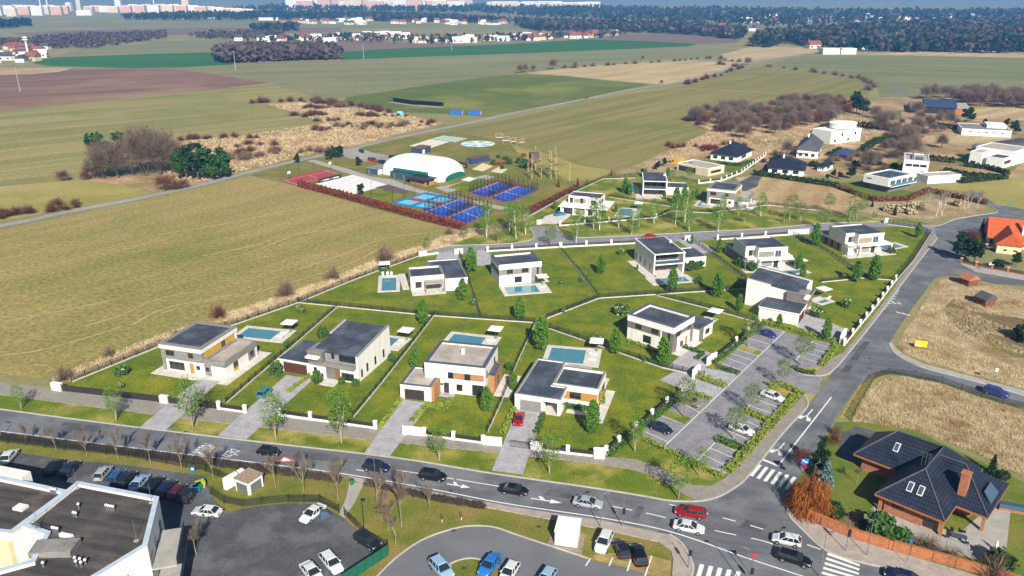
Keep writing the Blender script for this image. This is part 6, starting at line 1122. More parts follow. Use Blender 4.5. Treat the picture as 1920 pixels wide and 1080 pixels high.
def sign(x, y, top, label, shape, col_, w=.7, h_=.7, rz=0.0, marks=None, cat='sign'):
    H_ = hgt(x, y, top); t = thing('road_sign', label, cat, G(x, y), rz, 'road signs'); MB().tube((0, 0, 0), (0, 0, H_), .035, 6).build('pole', MATS['metal_grey'], t); m = MB()
    if shape == 'disc': m.tube((0, -.06, H_ - w / 2), (0, -.03, H_ - w / 2), w / 2, 16)
    elif shape == 'tri': m.add([(-w / 2, -.06, H_), (w / 2, -.06, H_), (0, -.06, H_ - w * .87), (-w / 2, -.03, H_), (w / 2, -.03, H_), (0, -.03, H_ - w * .87)], [(0, 2, 1), (3, 4, 5), (0, 1, 4, 3), (1, 2, 5, 4), (2, 0, 3, 5)])
    else: m.box(-w / 2, w / 2, -.06, -.03, H_ - h_, H_)
    o = m.build('plate', MATS[col_], t)
    if marks:
        for x0, x1, z0, z1, c_ in marks: MB().box(x0, x1, -.066, -.061, H_ + z0, H_ + z1).build('mark', MATS[c_], o)
    return t
s = sign(1502, 913, 860, 'blue direction sign with a small round sign below, by the right zebra', 'rect', 'sign_blue', 1.2, .95, 0, [(-.4, -.1, -.4, -.2, 'marking'), (.05, .4, -.7, -.5, 'marking'), (-.3, .35, -.52, -.47, 'marking')]); hz = hgt(1502, 913, 860); MB().tube((0, -.06, hz - 1.45), (0, -.03, hz - 1.45), .42, 16).build('round_plate', MATS['sign_red'], s); MB().tube((0, -.065, hz - 1.45), (0, -.06, hz - 1.45), .3, 16).build('round_plate_centre', MATS['paint_royal'], s)
sign(1863, 719, 690, 'small red and white sign on the pavement of the right street', 'disc', 'marking', .8, .8, 0, [(-.3, .3, -.5, -.3, 'sign_red')]); sign(1853, 511, 492, 'small red and white sign by the brick pillars', 'disc', 'marking', .8, .8, 0, [(-.3, .3, -.5, -.3, 'sign_red')])
sign(1409, 1080, 1038, 'red-edged give-way triangle in the bottom lanes', 'tri', 'sign_red', 1.0, .9); sign(362, 885, 875, 'small blue parking sign beside the office car park', 'rect', 'sign_blue', .8, .8, 0, [(-.2, .2, -.6, -.2, 'marking')]); sign(1699, 1058, 1012, 'thin post with small blue plate by the brick wall', 'rect', 'sign_blue', .4, .4); sign(1892, 392, 380, 'blue sign by the bend at upper right', 'rect', 'sign_blue', .8, .8)
t = thing('billboard', 'yellow advertising board on the dry ground beside the side street', 'billboard', G(1725, 654), R(-16))
for x in (-.95, .95): MB().box(x - .06, x + .06, -.05, .05, 0, 2.0).build('post', MATS['timber_brown'], t)
MB().box(-1.25, 1.25, -.1, -.05, .5, 2.0).build('panel', MATS['sign_yellow'], t); MB().box(-1.1, .1, -.11, -.1, .65, 1.0).build('white_field', MATS['marking'], t)
t = thing('litter_bin', 'green litter bin at the main road path', 'bin', G(660, 909), 0); MB().tube((0, 0, 0), (0, 0, 1.0), .28, 10, .34).build('bin_body', MATS['bin_green'], t); MB().tube((0, 0, 1.0), (0, 0, 1.15), .36, 10, .2).build('lid', MATS['metal_dark'], t)
for i, (x, y) in enumerate(((829, 979), (865, 975))):
    t = thing('marker_post', f'black and white marker post on the grass, the {["left", "right"][i]} one', 'post', G(x, y), 0, 'marker posts'); MB().tube((0, 0, 0), (0, 0, .5), .06, 6).build('lower', MATS['marking'], t); MB().tube((0, 0, .5), (0, 0, 1.5), .05, 6).build('upper', MATS['metal_dark'], t)
for i, (x, y, c_) in enumerate(((366, 926, 'sign_blue'), (371, 921, 'bin_green'), (377, 915, 'bin_lime'))):
    t = thing('waste_container', ('blue waste container beside the office', 'green waste container between blue and lime ones', 'lime waste container beside the office')[i], 'container', G(x, y), R(35), 'waste containers'); MB().hexa([(-.55, -.45, .1), (.55, -.45, .1), (.55, .45, .1), (-.55, .45, .1), (-.68, -.55, 1.15), (.68, -.55, 1.15), (.68, .55, 1.15), (-.68, .55, 1.15)]).build('body', MATS[c_], t); MB().box(-.7, .7, -.57, .57, 1.15, 1.25).build('lid', MATS[c_], t)
t = thing('tarpaulin', 'grey-blue tarpaulin heap beside the white coupe', 'tarpaulin', G(610, 968), R(30)); MB().hexa([(-1, -.7, 0), (1, -.7, 0), (1, .7, 0), (-1, .7, 0), (-.6, -.3, 1.2), (.2, -.4, .9), (.4, .3, 1.0), (-.5, .35, 1.3)]).build('cover', MATS['steel_blue'], t)
fence('green wire fence along the office car park', [(395, 928), (420, 945), (455, 952), (490, 948), (540, 943), (600, 944), (636, 963)], 1.6, 3.2, False, post=POST_G); fence('green wire fence before the bare trees at the main road', [(-20, 828), (120, 845), (240, 858), (385, 885), (432, 905)], 1.5, 4, False, post=POST_G); fence('green wire fence round the dry field below the right street', [(1596, 790), (1610, 762), (1640, 712), (1665, 703), (1690, 705), (1765, 720), (1840, 746), (1920, 770)], 1.6, 4, False, post=POST_G); fence('green wire fence left of the service road', [(646, 968), (690, 1012), (728, 1032)], 1.6, 3, False, post=POST_G)
M('panel_green', '1f6650', '1a5845', scale=2, fine=.05, rough=.5)
t = thing('solid_fence', 'solid dark green fence at the corner of the office car park', 'fence', G(728, 1042), 0); A, B = G(728, 1042), G(640, 1100); d = B - A; t.rotation_euler = (0, 0, math.atan2(d.y, d.x))
for k in range(6): MB().box(d.length * k / 6 + .02, d.length * (k + 1) / 6 - .02, -.03, .03, .05, 1.9).build('panel', MATS['panel_green'], t); MB().box(d.length * k / 6 - .04, d.length * k / 6 + .02, -.05, .05, 0, 2.0).build('post', MATS['metal_dark'], t)
# orange brick garden wall at the junction
t = thing('brick_wall', 'orange brick garden wall along the pavement at lower right', 'wall', (0, 0, 0), 0); W_ = [G(*p) for p in ((1512, 972), (1590, 1007), (1665, 1030), (1790, 1064), (1930, 1106))]
for i in range(4):
    a, b = W_[i], W_[i + 1]; d = (b - a); n = max(1, round(d.length / 3)); e = Vector((-d.y, d.x, 0)).normalized() * .3
    for k in range(n):
        p, q = a + d * (k / n + .004), a + d * ((k + 1) / n - .004); MB().hexa([(v.x, v.y, z) for z in (0, 1.5) for v in (p, q, q + e, p + e)]).build('bay', MATS['brick_orange'], t); MB().hexa([(v.x, v.y, z) for z in (1.5, 1.6) for v in (p - e * .2, q - e * .2, q + e * 1.2, p + e * 1.2)]).build('coping', MATS['fascia_orange'], t)
pillar_wall('brick pillar fence before the orange-roofed house', [(1802, 493), (1830, 500), (1920, 517)], .4, 1.2, 4.5, (.28, 1.5)); 
for ob in list(bpy.data.objects):
    if ob.get('label') == 'brick pillar fence before the orange-roofed house':
        ob['group'] = 'brick walls'
        for ch in ob.children:
            if not ch.name.startswith('slat'): ch.data.materials[0] = MATS['brick_red']
# garden furniture of the brick bungalow
t = thing('garden_table', 'dark garden table with chairs on the bungalow terrace', 'table', G(1797, 1012), R(-30)); MB().box(-1.0, 1.0, -.5, .5, .68, .74).build('table_top', MATS['steel_blue'], t)
for x, y in ((-.9, -.4), (.85, -.4), (-.9, .36), (.85, .36)): MB().box(x, x + .05, y, y + .05, 0, .68).build('leg', MATS['metal_dark'], t)
for i, (x, y) in enumerate(((1783, 1000), (1812, 1022), (1776, 1010), (1806, 1001))):
    c2 = thing('garden_chair', f'dark chair at the terrace table, {ordw(i)} of four', 'chair', G(x, y), R(-30 + 90 * i), 'terrace chairs'); MB().box(-.25, .25, -.25, .25, .4, .46).build('seat', MATS['metal_dark'], c2); MB().box(-.25, .25, .2, .26, .46, .95).build('backrest', MATS['metal_dark'], c2)
    for q in ((-.23, -.23), (.19, -.23), (-.23, .19), (.19, .19)): MB().box(q[0], q[0] + .04, q[1], q[1] + .04, 0, .4).build('leg', MATS['metal_dark'], c2)
t = thing('cold_frame', 'glass cold frame with brick base at the right edge', 'cold frame', G(1905, 958), R(-20)); MB().box(-2.5, 2.5, -.8, .8, 0, .5).build('brick_base', MATS['brick_red'], t); MB().hexa([(-2.5, -.8, .5), (2.5, -.8, .5), (2.5, .8, .5), (-2.5, .8, .5), (-2.4, -.4, 1.0), (2.4, -.4, 1.0), (2.4, .6, 1.0), (-2.4, .6, 1.0)]).build('glass_cover', MATS['glass_blue'], t)

# ------------------------------------------------------------------ dry ground, garden and roadside plants
D1 = [(1598, 792), (1625, 742), (1655, 712), (1690, 708), (1765, 722), (1840, 750), (1940, 780), (2050, 850), (2050, 960), (1920, 895), (1830, 850), (1720, 808), (1640, 795)]
D2 = [(1680, 648), (1700, 615), (1730, 572), (1762, 525), (1790, 522), (1870, 538), (1940, 550), (2080, 575), (2080, 775), (1920, 730), (1815, 702), (1735, 680), (1695, 662)]
S('dry_field', 'dry_grass', .055, *D1); S('dry_field', 'dry_grass', .056, *D2); S('bare_earth', 'dry_earth', .062, (1790, 560), (1850, 585), (1930, 600), (2000, 680), (1900, 670), (1800, 620), (1765, 580)); S('verge', 'meadow', .06, (1600, 785), (1572, 785), (1612, 722), (1640, 706), (1655, 708), (1625, 742))
tufts('dry_grass', 'tall straw-coloured dry grass on the field behind the bungalow', D1, 16000, .65, .03, 'straw', 6)
tufts('dry_grass', 'tufted dry grass on the waste ground between the right streets', D2, 15000, .6, .03, 'straw', 6, patchy=.35)
tufts('dry_grass', 'dry reedy strip along the field edge west of the estate', [(100, 712), (180, 677), (300, 630), (420, 590), (490, 567), (610, 527), (720, 481), (788, 463), (835, 442), (900, 438), (840, 462), (780, 478), (670, 521), (560, 565), (445, 606), (300, 648), (140, 712)], 6000, .8, .06, 'straw', 4)
tufts('dry_grass', 'pinkish dry scrub grass beyond the country road', [(290, 350), (345, 266), (480, 250), (612, 231), (500, 196), (615, 190), (760, 216), (830, 231), (690, 266), (555, 296), (380, 340)], 9000, .9, .12, 'straw', 4)
tufts('dry_grass', 'dry grass among the older houses and the wood edge', [(1290, 218), (1400, 206), (1600, 190), (1650, 250), (1560, 290), (1430, 290), (1330, 285), (1200, 318), (1262, 282), (1330, 246)], 6000, .9, .12, 'straw', 4)
row('bare_street', 'street_tree', 'bare slender street tree south of the main road, {} from the left', 'tree', 'bare street trees', [(51, 836, 790), (106, 846, 795), (163, 856, 800), (222, 864, 800), (283, 871, 806), (341, 881, 812), (400, 900, 830), (517, 915, 845), (570, 925, 848), (634, 937, 852), (707, 950, 885), (753, 988, 880), (806, 965, 902)], .75)
row('bare_street', 'bare_shrub_tree', 'bare bushy tree on the grass by the service road, {} from the left', 'tree', 'bushy bare trees', [(368, 1040, 975), (716, 978, 925), (742, 1022, 970), (728, 995, 940)], 1.15)
hedge('roadside_hedge', 'low dark bare hedge along the south side of the main road', [(-30, 818), (205, 846), (480, 881), (640, 903)], 1.2, .6, 'twig_dark', 190, .45, twiggy=True); hedge('roadside_hedge', 'low dark bare hedge right of the footpath', [(685, 908), (800, 934), (910, 953)], 1.0, .5, 'twig_dark', 190, .45, twiggy=True)
for k, x, y, top, w, lab, cat in (('bush_orange', 1518, 958, 892, 1.15, 'large glowing orange willow bush at the junction corner', 'bush'), ('blue_spruce', 1546, 912, 858, .95, 'blue-grey spruce behind the orange bush', 'tree'), ('pine_dark', 1533, 888, 835, .75, 'dark green conifer above the blue spruce', 'tree'), ('bare_rust', 1502, 880, 838, .8, 'small bare tree beside the blue sign', 'tree'), ('bare_rust', 1562, 838, 812, 1.1, 'reddish bare bush by the bungalow gate', 'bush'), ('shrub_dark', 1560, 966, 945, 1.5, 'dark green shrub behind the brick wall, leftmost', 'shrub'), ('shrub', 1648, 1003, 965, 1.0, 'bright green shrub behind the brick wall', 'shrub'), ('shrub', 1686, 1016, 992, 1.3, 'green laurel shrub behind the brick wall', 'shrub'), ('bush_brown', 1622, 985, 965, 1.5, 'brown bare shrub between the green wall shrubs', 'bush'), ('bush_brown', 1740, 1035, 1005, 1.6, 'brown bare shrub below the terrace', 'bush'), ('bush_brown', 1780, 1052, 1025, 1.5, 'grey-brown bush below the garden table', 'bush'), ('shrub_dark', 1872, 1062, 1035, 1.3, 'dark shrub beside the white statue', 'shrub'), ('bush_brown', 1862, 1085, 1045, 1.2, 'tall dry bush at the bottom right corner', 'bush'), ('bare_street', 1606, 908, 870, 1.0, 'bare bush on the bungalow lawn', 'tree'), ('spruce', 1858, 890, 852, 1.0, 'small dark fir behind the bungalow', 'tree'), ('shrub_dark', 1880, 897, 884, 1.4, 'round dark bush behind the bungalow', 'shrub'), ('pine_dark', 1800, 488, 442, 1.0, 'dark pine at the corner left of the orange-roofed house', 'tree'), ('pine_dark', 1826, 494, 448, 1.0, 'dark pine beside the brick pillars', 'tree'), ('bare_rust', 1822, 470, 428, .8, 'rusty bare tree among the corner pines', 'tree'), ('pine_dark', 1904, 500, 474, 1.0, 'green bushy pine before the orange-roofed house', 'tree'), ('shrub_dark', 1870, 502, 488, 1.3, 'low dark shrub before the cream gable', 'shrub'), ('shrub_dark', 1921, 640, 608, 1.0, 'dark bush cut by the right edge', 'shrub'), ('bush_brown', 1567, 815, 795, 1.1, 'dry bush on the gate wall of the bungalow', 'bush')):
    plant(k, x, y, hgt(x, y, top), 'garden_plant' if cat != 'tree' else 'garden_tree', lab, cat, None, w)
row('thuja', 'columnar_conifer', 'dark columnar conifer of the screen left of the orange roof, {} from the left', 'tree', 'conifer screen', [(1838, 446, 411), (1845, 444, 410), (1852, 443, 410), (1860, 441, 410)], 1.2)
row('bare_birch', 'white_birch', 'bare white-stemmed birch at the bend, {} from the left', 'tree', 'white birches at the bend', [(1737, 392, 352), (1755, 406, 358), (1765, 405, 352), (1808, 392, 356), (1815, 390, 352), (1832, 391, 354)], .8)
row('shrub_pale', 'grass_clump', 'pale ornamental grass clump near the birches, {} from the left', 'bush', 'pale grass clumps', [(1668, 396, 383), (1690, 398, 384), (1712, 390, 380), (1720, 390, 379), (1708, 402, 392), (1798, 386, 375)], 1.6)
row('thuja', 'small_conifer', 'small dark conifer near the birches, {} from the left', 'tree', 'small conifers near the bend', [(1635, 388, 374), (1677, 404, 384), (1697, 400, 382)], 1.2)
t = thing('statue', 'small white statue on the bungalow lawn', 'statue', G(1866, 1033), 0); m = MB()
for z0, z1, r0_, r1_ in ((0, .5, .3, .3), (.5, 1.1, .16, .22), (1.1, 1.5, .22, .1), (1.5, 1.75, .12, .1)): m.tube((0, 0, z0), (0, 0, z1), r0_, 10, r1_)
m.build('figure', MATS['render_pure'], t)
# ------------------------------------------------------------------ sports ground
M('court_red', 'a84a48', '98413f', scale=.5, fine=.08); M('court_white', 'e4e2de', 'd6d4d0', scale=.4, fine=.05); M('court_blue', '3c66c8', '345ab8', scale=.5, fine=.08); M('court_mid', '3b78b4', '346ca6', scale=.5, fine=.06); M('court_cyan', '6cc4d8', '5cb4cc', scale=.5, fine=.06); M('court_green', '3fa07a', '36926c', scale=.5, fine=.06); M('court_sand', 'd8cfa4', 'ccc296', scale=.5, fine=.06)
M('membrane', 'efefee', 'e6e6e5', scale=.3, fine=.02, rough=.45); M('membrane_green', '17705a', '12624e', scale=.5, fine=.04, rough=.5); M('container_blue', '3a66b4', '3159a0', scale=1, fine=.08, rough=.5); M('mulch', '6e5a52', '5e4c46', scale=.5, fine=.15); M('rust_pole', 'b8a488', 'a08c70', scale=1, fine=.1)
S('sports_car_park', 'lane', .1, (645, 283), (668, 276), (704, 288), (742, 293), (738, 301), (690, 304), (652, 297), (640, 290))
for q in ([(575, 302), (590, 300), (656, 318), (694, 331), (736, 337), (782, 354), (830, 366), (880, 374), (955, 390), (940, 394), (860, 378), (800, 366), (760, 356), (728, 346), (690, 340), (650, 325)], [(815, 352), (850, 346), (880, 336), (910, 328), (930, 332), (880, 350), (840, 362)]): S('footpath', 'concrete', .1, *q)
S('play_court', 'court_red', .115, (523, 337), (557, 349), (640, 328), (608, 317)); S('play_court', 'court_white', .115, (592, 345), (660, 366), (728, 347), (662, 328)); S('play_court', 'court_mid', .115, (731, 381), (805, 394), (862, 372), (798, 361)); S('lawn_patch', 'lawn', .11, (684, 362), (708, 353), (765, 366), (731, 379)); S('mulch_bed', 'mulch', .12, (703, 352), (728, 346), (770, 360), (755, 365)); S('lawn_patch', 'lawn', .11, (840, 352), (880, 336), (905, 335), (930, 342), (880, 362)); S('play_court', 'court_white', .12, (864, 338), (878, 332), (894, 335), (880, 341))
def cells(A, B, C, D, cs, z):
    a, b, c_, d = G(*A), G(*B), G(*C), G(*D)
    for (u0, u1, v0, v1, mt) in cs:
        P = lambda s, t_: (a.lerp(b, s)).lerp(d.lerp(c_, s), t_); q = [P(u0, v0), P(u1, v0), P(u1, v1), P(u0, v1)]; sheet('court_field', [(v.x, v.y) for v in q], z, MATS[mt], px=False)
cells((731, 381), (805, 394), (862, 372), (798, 361), [(.1, .45, .08, .36, 'court_cyan'), (.1, .45, .36, .54, 'court_red'), (.1, .45, .54, .86, 'court_cyan'), (.58, .93, .08, .36, 'court_cyan'), (.58, .93, .36, .54, 'court_red'), (.58, .93, .54, .86, 'court_cyan')], .125)
for (p, q) in (((535, 338), (618, 321)), ((555, 346), (636, 328)), ((578, 329), (594, 334)), ((530, 337), (558, 347)), ((607, 318.5), (635, 328))): stripe('court_line', p, q, .18, .125)
cells((767, 274), (805, 279), (843, 266), (807, 261), [(k / 6, k / 6 + .1, 0, 1, 'court_sand') for k in range(6)] + [(k / 6 + .1, (k + 1) / 6, 0, 1, 'court_white') for k in range(6)], .12); cells((807, 260), (852, 267), (876, 260), (830, 254), [(k / 7, k / 7 + .07, 0, 1, 'court_green') for k in range(7)] + [(k / 7 + .07, (k + 1) / 7, 0, 1, 'court_white') for k in range(7)], .12)
cc = G(896, 270); rr = (G(928, 270) - G(864, 270)).length / 2; sheet('round_court', [(cc.x + math.cos(a) * rr, cc.y + math.sin(a) * rr) for a in [k * math.pi / 24 for k in range(48)]], .12, MATS['court_white'], px=False)
for k in range(6): a0 = k * math.pi / 3; sheet('court_field', [(cc.x + math.cos(a0 + j * .16) * rr * .9, cc.y + math.sin(a0 + j * .16) * rr * .9) for j in range(4)] + [(cc.x + math.cos(a0 + .24) * rr * .15, cc.y + math.sin(a0 + .24) * rr * .15)], .13, MATS['court_cyan'], px=False)
# air dome
o_ = G(826, 344); t = thing('air_dome', 'large white air-supported sports dome with green end', 'dome', o_, R(58)); W_, L_, Hd = 20.5, 34.0, 8.0; m = MB(); NU, NV = 18, 22
def dome_pt(i, j, ex=0.0):
    a = math.pi * i / NU; y = L_ * j / NV; e = min(1.0, (min(y, L_ - y) + .01) / 10.0); s_ = (1 - (1 - e) ** 2.2) ** .5; s_ = .38 + .62 * s_ if j not in (0, NV) else .36
    ca, sa = math.cos(a), math.sin(a); return (W_ / 2 - math.copysign(abs(ca) ** .75, ca) * (W_ / 2 + ex) * (.55 + .45 * s_), y, abs(sa) ** .75 * (Hd * s_ + ex))
V = [dome_pt(i, j) for j in range(NV + 1) for i in range(NU + 1)]; Fq = [(j * (NU + 1) + i, j * (NU + 1) + i + 1, (j + 1) * (NU + 1) + i + 1, (j + 1) * (NU + 1) + i) for j in range(NV) for i in range(NU)]; m.add(V, Fq); m.add(V, [tuple(range(NU, -1, -1)), tuple(range(NV * (NU + 1), (NV + 1) * (NU + 1)))]); m.build('membrane', MATS['membrane'], t, smooth=True)
ce = [(W_ / 2 + (p[0] - W_ / 2) * .96, -.35, p[2] * .92) for p in V[:NU + 1]]; cb = [(x, .4, z) for x, y, z in ce]; n_ = len(ce); MB().add(ce + cb, [tuple(range(n_)), tuple(range(2 * n_ - 1, n_ - 1, -1))] + [(i, n_ + i, n_ + i + 1, i + 1) for i in range(n_ - 1)]).build('end_panel', MATS['membrane_green'], t); MB().box(-1.4, -.2, 6, 24, 3.0, 4.0).build('air_duct', MATS['membrane_green'], t)
h = on_px('blue-grey changing block along the dome', (732, 333), (769, 341), (773, 336), name='changing_block', cat='building', group='sports buildings'); h.block(rect(0, h.L, 0, 3.4), 0, 2.7, wall='steel_blue', roof='steel_blue', cap='steel_blue', par=.15); h.door('F', 0, 2, 1, 2, 'metal_grey'); h.door('F', 0, 8, 1, 2, 'metal_grey')
h = on_px('timber cafe with dark roof in front of the dome', (765, 344), (797, 351), (814, 345), name='cafe', cat='building', group='sports buildings'); h.box('wall', .6, h.L - .6, .6, h.D - .4, 0, 2.6, 'wood_orange'); h.box('roof', -.6, h.L + .6, -.8, h.D + .3, 2.6, 2.9, 'tile_dark'); h.win('F', .6, 1.4, .4, h.L * .35, 1.9, 2); h.win('F', .6, h.L * .55, .4, h.L * .3, 1.9, 2); h.win('R', h.L - .6, 1.4, .4, 1.4, 1.9, 0); h.panel('counter', 'F', .6, 1, .1, h.L - 2.4, .9, 'brick_red', .3)
h = on_px('grey flat-roofed pavilion left of the dome', (687, 326), (706, 329), (724, 324), name='pavilion', cat='building', group='sports buildings'); h.box('wall', 0, h.L, .3, h.D, 0, 2.6, 'steel_blue'); h.box('roof', -.4, h.L + .4, -.3, h.D + 3, 2.6, 2.8, 'cap_grey'); h.door('R', h.L, 1, 2.4, 2.1, 'frame_white'); h.door('F', .3, .8, 1.2, 2.0, 'metal_grey')
h = on_px('dark shed with brown roof by the garden', (874, 307), (884, 309), (907, 300), name='shed', cat='shed', group='sports buildings'); h.box('wall', 0, h.L, 0, h.D, 0, 2.6, 'slate_blue'); h.box('roof', -.2, h.L + .2, -.2, h.D + .2, 2.6, 2.8, 'mulch'); h.door('F', 0, .4, 1.2, 2, 'metal_grey')
h = on_px('long dark shed behind the dome', (772, 288), (790, 290), (803, 284), name='shed', cat='shed', group='sports buildings'); h.box('wall', 0, h.L, 0, h.D, 0, 2.8, 'slate_blue'); h.box('roof', -.3, h.L + .3, -.3, h.D + .3, 2.8, 3.0, 'mulch'); h.door('R', h.L, 1, 2, 2, 'frame_white')
def banner(label, a, b, h0=.2, h1=1.5):
    A, B = G(*a), G(*b); d = B - A; t = thing('banner_fence', label, 'banner', A, math.atan2(d.y, d.x), 'black banners'); b_ = MB().box(0, d.length, -.04, .04, h0, h1).build('banner', MATS['panel_dark'], t)
    for s0, w in ((.12, .03), (.2, .26), (.55, .03), (.63, .26)): MB().box(d.length * s0, d.length * (s0 + w), -.05, -.04, h0 + .5, h0 + .85).build('lettering', MATS['marking'], b_)
    for k in range(4): MB().box(d.length * k / 3 - .05, d.length * k / 3 + .05, .05, .15, 0, h1).build('post', MATS['metal_dark'], t)
banner('black advertising banner between red and white courts', (598, 344), (640, 334), .2, 2.0); banner('black advertising banner behind the white dome', (850, 307), (876, 316), .2, 2.0)
_wt = MATS['wire_mesh'].copy(); _wt.name = 'wire_thin'; MATS['wire_thin'] = _wt
for n_ in _wt.node_tree.nodes:
    if n_.type == 'TEX_BRICK': n_.inputs['Mortar Size'].default_value = .006
PP = MB().box(-.08, .08, -.08, .08, 0, 4).mesh('cage_post', MATS['metal_dark'])
def padel(label, A, B, C, D):
    a, b, c_, d = [G(*p) for p in (A, B, C, D)]; sheet('play_court', [(p.x, p.y) for p in (a, b, c_, d)], .125, MATS['court_blue'], px=False); t = thing('padel_cage', label, 'cage', a, 0, 'court cages')
    for p, q in ((a, b), (b, c_), (c_, d), (d, a)):
        n = max(2, round((q - p).length / 2.6)); u_ = (q - p) / n
        for k in range(n): link('cage_post', PP, t, tuple(p + u_ * k - a), math.atan2(u_.y, u_.x))
        for z in (2.95, 3.95): MB().tube(tuple(p - a + Vector((0, 0, z))), tuple(q - a + Vector((0, 0, z))), .04, 4).build('rail', MATS['metal_dark'], t)
        wire_panel('wire_panel', p - a, q - a, 0.2, 3.0, t, 'wire_thin')
    for p, q in ((a.lerp(b, .0), d), (a.lerp(d, .5), b.lerp(c_, .5))): stripe_w(p, q)
def stripe_w(p, q):
    n = Vector((-(q - p).y, (q - p).x, 0)).normalized() * .15; MB().add([(v.x, v.y, .13) for v in (p + n, p - n, q - n, q + n)], [(3, 2, 1, 0)]).build('court_line', MATS['marking'])["kind"] = 'structure'
S('court_surround', 'court_red', .118, (793, 398), (875, 422), (925, 400), (846, 374)); S('court_surround', 'court_red', .118, (876, 362), (954, 383), (1012, 356), (930, 338))
padel('black wire cage of the padel court next to the light blue court', (797, 398), (832, 408), (886, 385), (856, 376)); padel('black wire cage of the padel court nearest the estate', (840, 408), (874, 420), (922, 399), (892, 387)); padel('black wire cage of the padel court beside the lawn patch', (881, 362), (910, 370), (962, 350), (934, 342)); padel('black wire cage of the padel court farthest right', (918, 371), (952, 381), (1008, 357), (972, 350))
for i, (x, y, top) in enumerate(sorted(((737, 379, 351), (758, 372, 345), (778, 366, 337), (697, 371, 342), (803, 382, 361), (843, 372, 352), (866, 366, 346), (902, 374, 352), (722, 360, 350), (560, 320, 310), (588, 320, 305), (541, 330, 312)))): lamp(x, y, hgt(x, y, top), f'thin dark floodlight mast at the sports courts, {ordw(i)} from the left', (.3, .2), 'metal_dark', 'metal_dark', 'court floodlights', 'floodlight_mast')
for i, (x, y) in enumerate(((541, 338), (622, 320))):
    t = thing('basketball_hoop', f'white basketball hoop at the {["near", "far"][i]} end of the red court', 'hoop', G(x, y), R(60 + 180 * i), 'basketball hoops'); MB().tube((0, 0, 0), (0, 0, 3.4), .09, 6).build('pole', MATS['metal_grey'], t); MB().box(-.9, .9, -.7, -.64, 2.8, 3.9).build('backboard', MATS['frame_white'], t); MB().tube((0, -1.1, 3.0), (0, -.7, 3.02), .04, 6).build('rim', MATS['sign_red'], t)
# rope park
for i, (x, y, top) in enumerate(((990, 322, 286), (997, 337, 288), (1012, 330, 284), (1015, 334, 296), (1030, 332, 280), (1033, 336, 283), (1041, 326, 273), (1043, 334, 292), (1004, 318, 272), (1068, 341, 306))):
    h_ = hgt(x, y, top); t = thing('climbing_pole', f'tall wooden pole of the rope park, {ordw(i)} from the left', 'pole', G(x, y), u(0, 3), 'rope park poles'); MB().tube((0, 0, 0), (0, 0, h_), .17, 8, .13).build('post', MATS['rust_pole'], t)
    if i < 9: MB().box(-.8, .8, -.8, .8, h_ * .62, h_ * .62 + .12).build('platform', MATS['timber_brown'], t); MB().box(-.7, .7, -.7, .7, h_ * .3, h_ * .3 + .1).build('platform', MATS['timber_brown'], t)
pk = [G(990, 322), G(1004, 318), G(1012, 330), G(1030, 332), G(1041, 326), G(997, 337), G(1033, 336)]
for i in range(6):
    for z in (5.5, 7.5): tag(MB().tube(tuple(pk[i] + Vector((0, 0, z))), tuple(pk[i + 1] + Vector((0, 0, z - .3))), .035, 4).build('rope_walk', MATS['twig'], None), f'rope strung between rope park poles, {ordw(i)} span, {"upper" if z > 6 else "lower"} line', 'rope', 'rope park ropes')
t = thing('net_tower', 'dark climbing tower in the middle of the rope park', 'tower', G(1002, 320), R(20)); MB().box(-2, 2, -2, 2, 5.5, 8).build('cabin', MATS['mulch'], t)
for x in (-1.9, 1.8):
    for y in (-1.9, 1.8): MB().box(x, x + .12, y, y + .12, 0, 5.5).build('leg', MATS['rust_pole'], t)
for i, (x, y) in enumerate(((936, 262), (948, 268), (962, 270), (978, 272))):
    t = thing('playground_frame', f'pale timber playground frame near the field, {ordw(i)} from the left', 'playground', G(x, y), R(20 * i), 'playground frames'); 
    for sx in (-1.8, 1.8): MB().tube((sx, -1, 0), (sx, 0, 3.2), .12, 6).build('leg', MATS['rust_pole'], t); MB().tube((sx, 1, 0), (sx, 0, 3.2), .12, 6).build('leg', MATS['rust_pole'], t)
    MB().tube((-2, 0, 3.2), (2, 0, 3.2), .12, 6).build('beam', MATS['rust_pole'], t); MB().hexa([(-1.5, -.6, 1.2), (1.5, -.6, 1.2), (1.5, .6, 1.2), (-1.5, .6, 1.2), (-1.5, -.6, 1.35), (1.5, -.6, 1.35), (1.5, .6, 1.35), (-1.5, .6, 1.35)]).build('deck', MATS['frame_white'], t)
for q in ([(885, 318), (905, 306), (925, 312), (905, 322)], [(920, 322), (935, 313), (952, 318), (940, 326)]): S('sand_pit', 'court_sand', .12, *q)
row('shrub', 'garden_shrub', 'green shrub of the sports garden, {} from the left', 'shrub', 'sports garden shrubs', [(914, 301, 294), (934, 296, 290), (948, 300, 292), (955, 308, 298), (925, 308, 300), (942, 317, 310), (975, 306, 295), (985, 315, 300)], 1.3); row('shrub_orange', 'orange_shrub', 'orange shrub of the sports garden, {} from the left', 'shrub', 'orange garden shrubs', [(930, 309, 303), (938, 309, 303), (946, 308, 302), (982, 294, 287)], 1.2)
row('pine_dark', 'sports_pine', 'dark young pine round the sports courts, {} from the left', 'tree', 'sports ground pines', [(557, 306, 288), (617, 301, 280), (628, 297, 274), (638, 296, 272), (673, 312, 293), (676, 367, 344)], .85)
hedge('beech_hedge', 'long rusty brown hedge along the sports ground field edge', [(562, 350), (640, 370), (720, 392), (800, 414), (872, 432)], 2.0, 2.0, 'leaf_rust', 160, .4); hedge('garden_hedge', 'rusty hedge behind the padel courts toward the park gardens', [(985, 402), (1040, 376), (1075, 358)], 1.6, 1.6, 'leaf_rust', 70, .4)
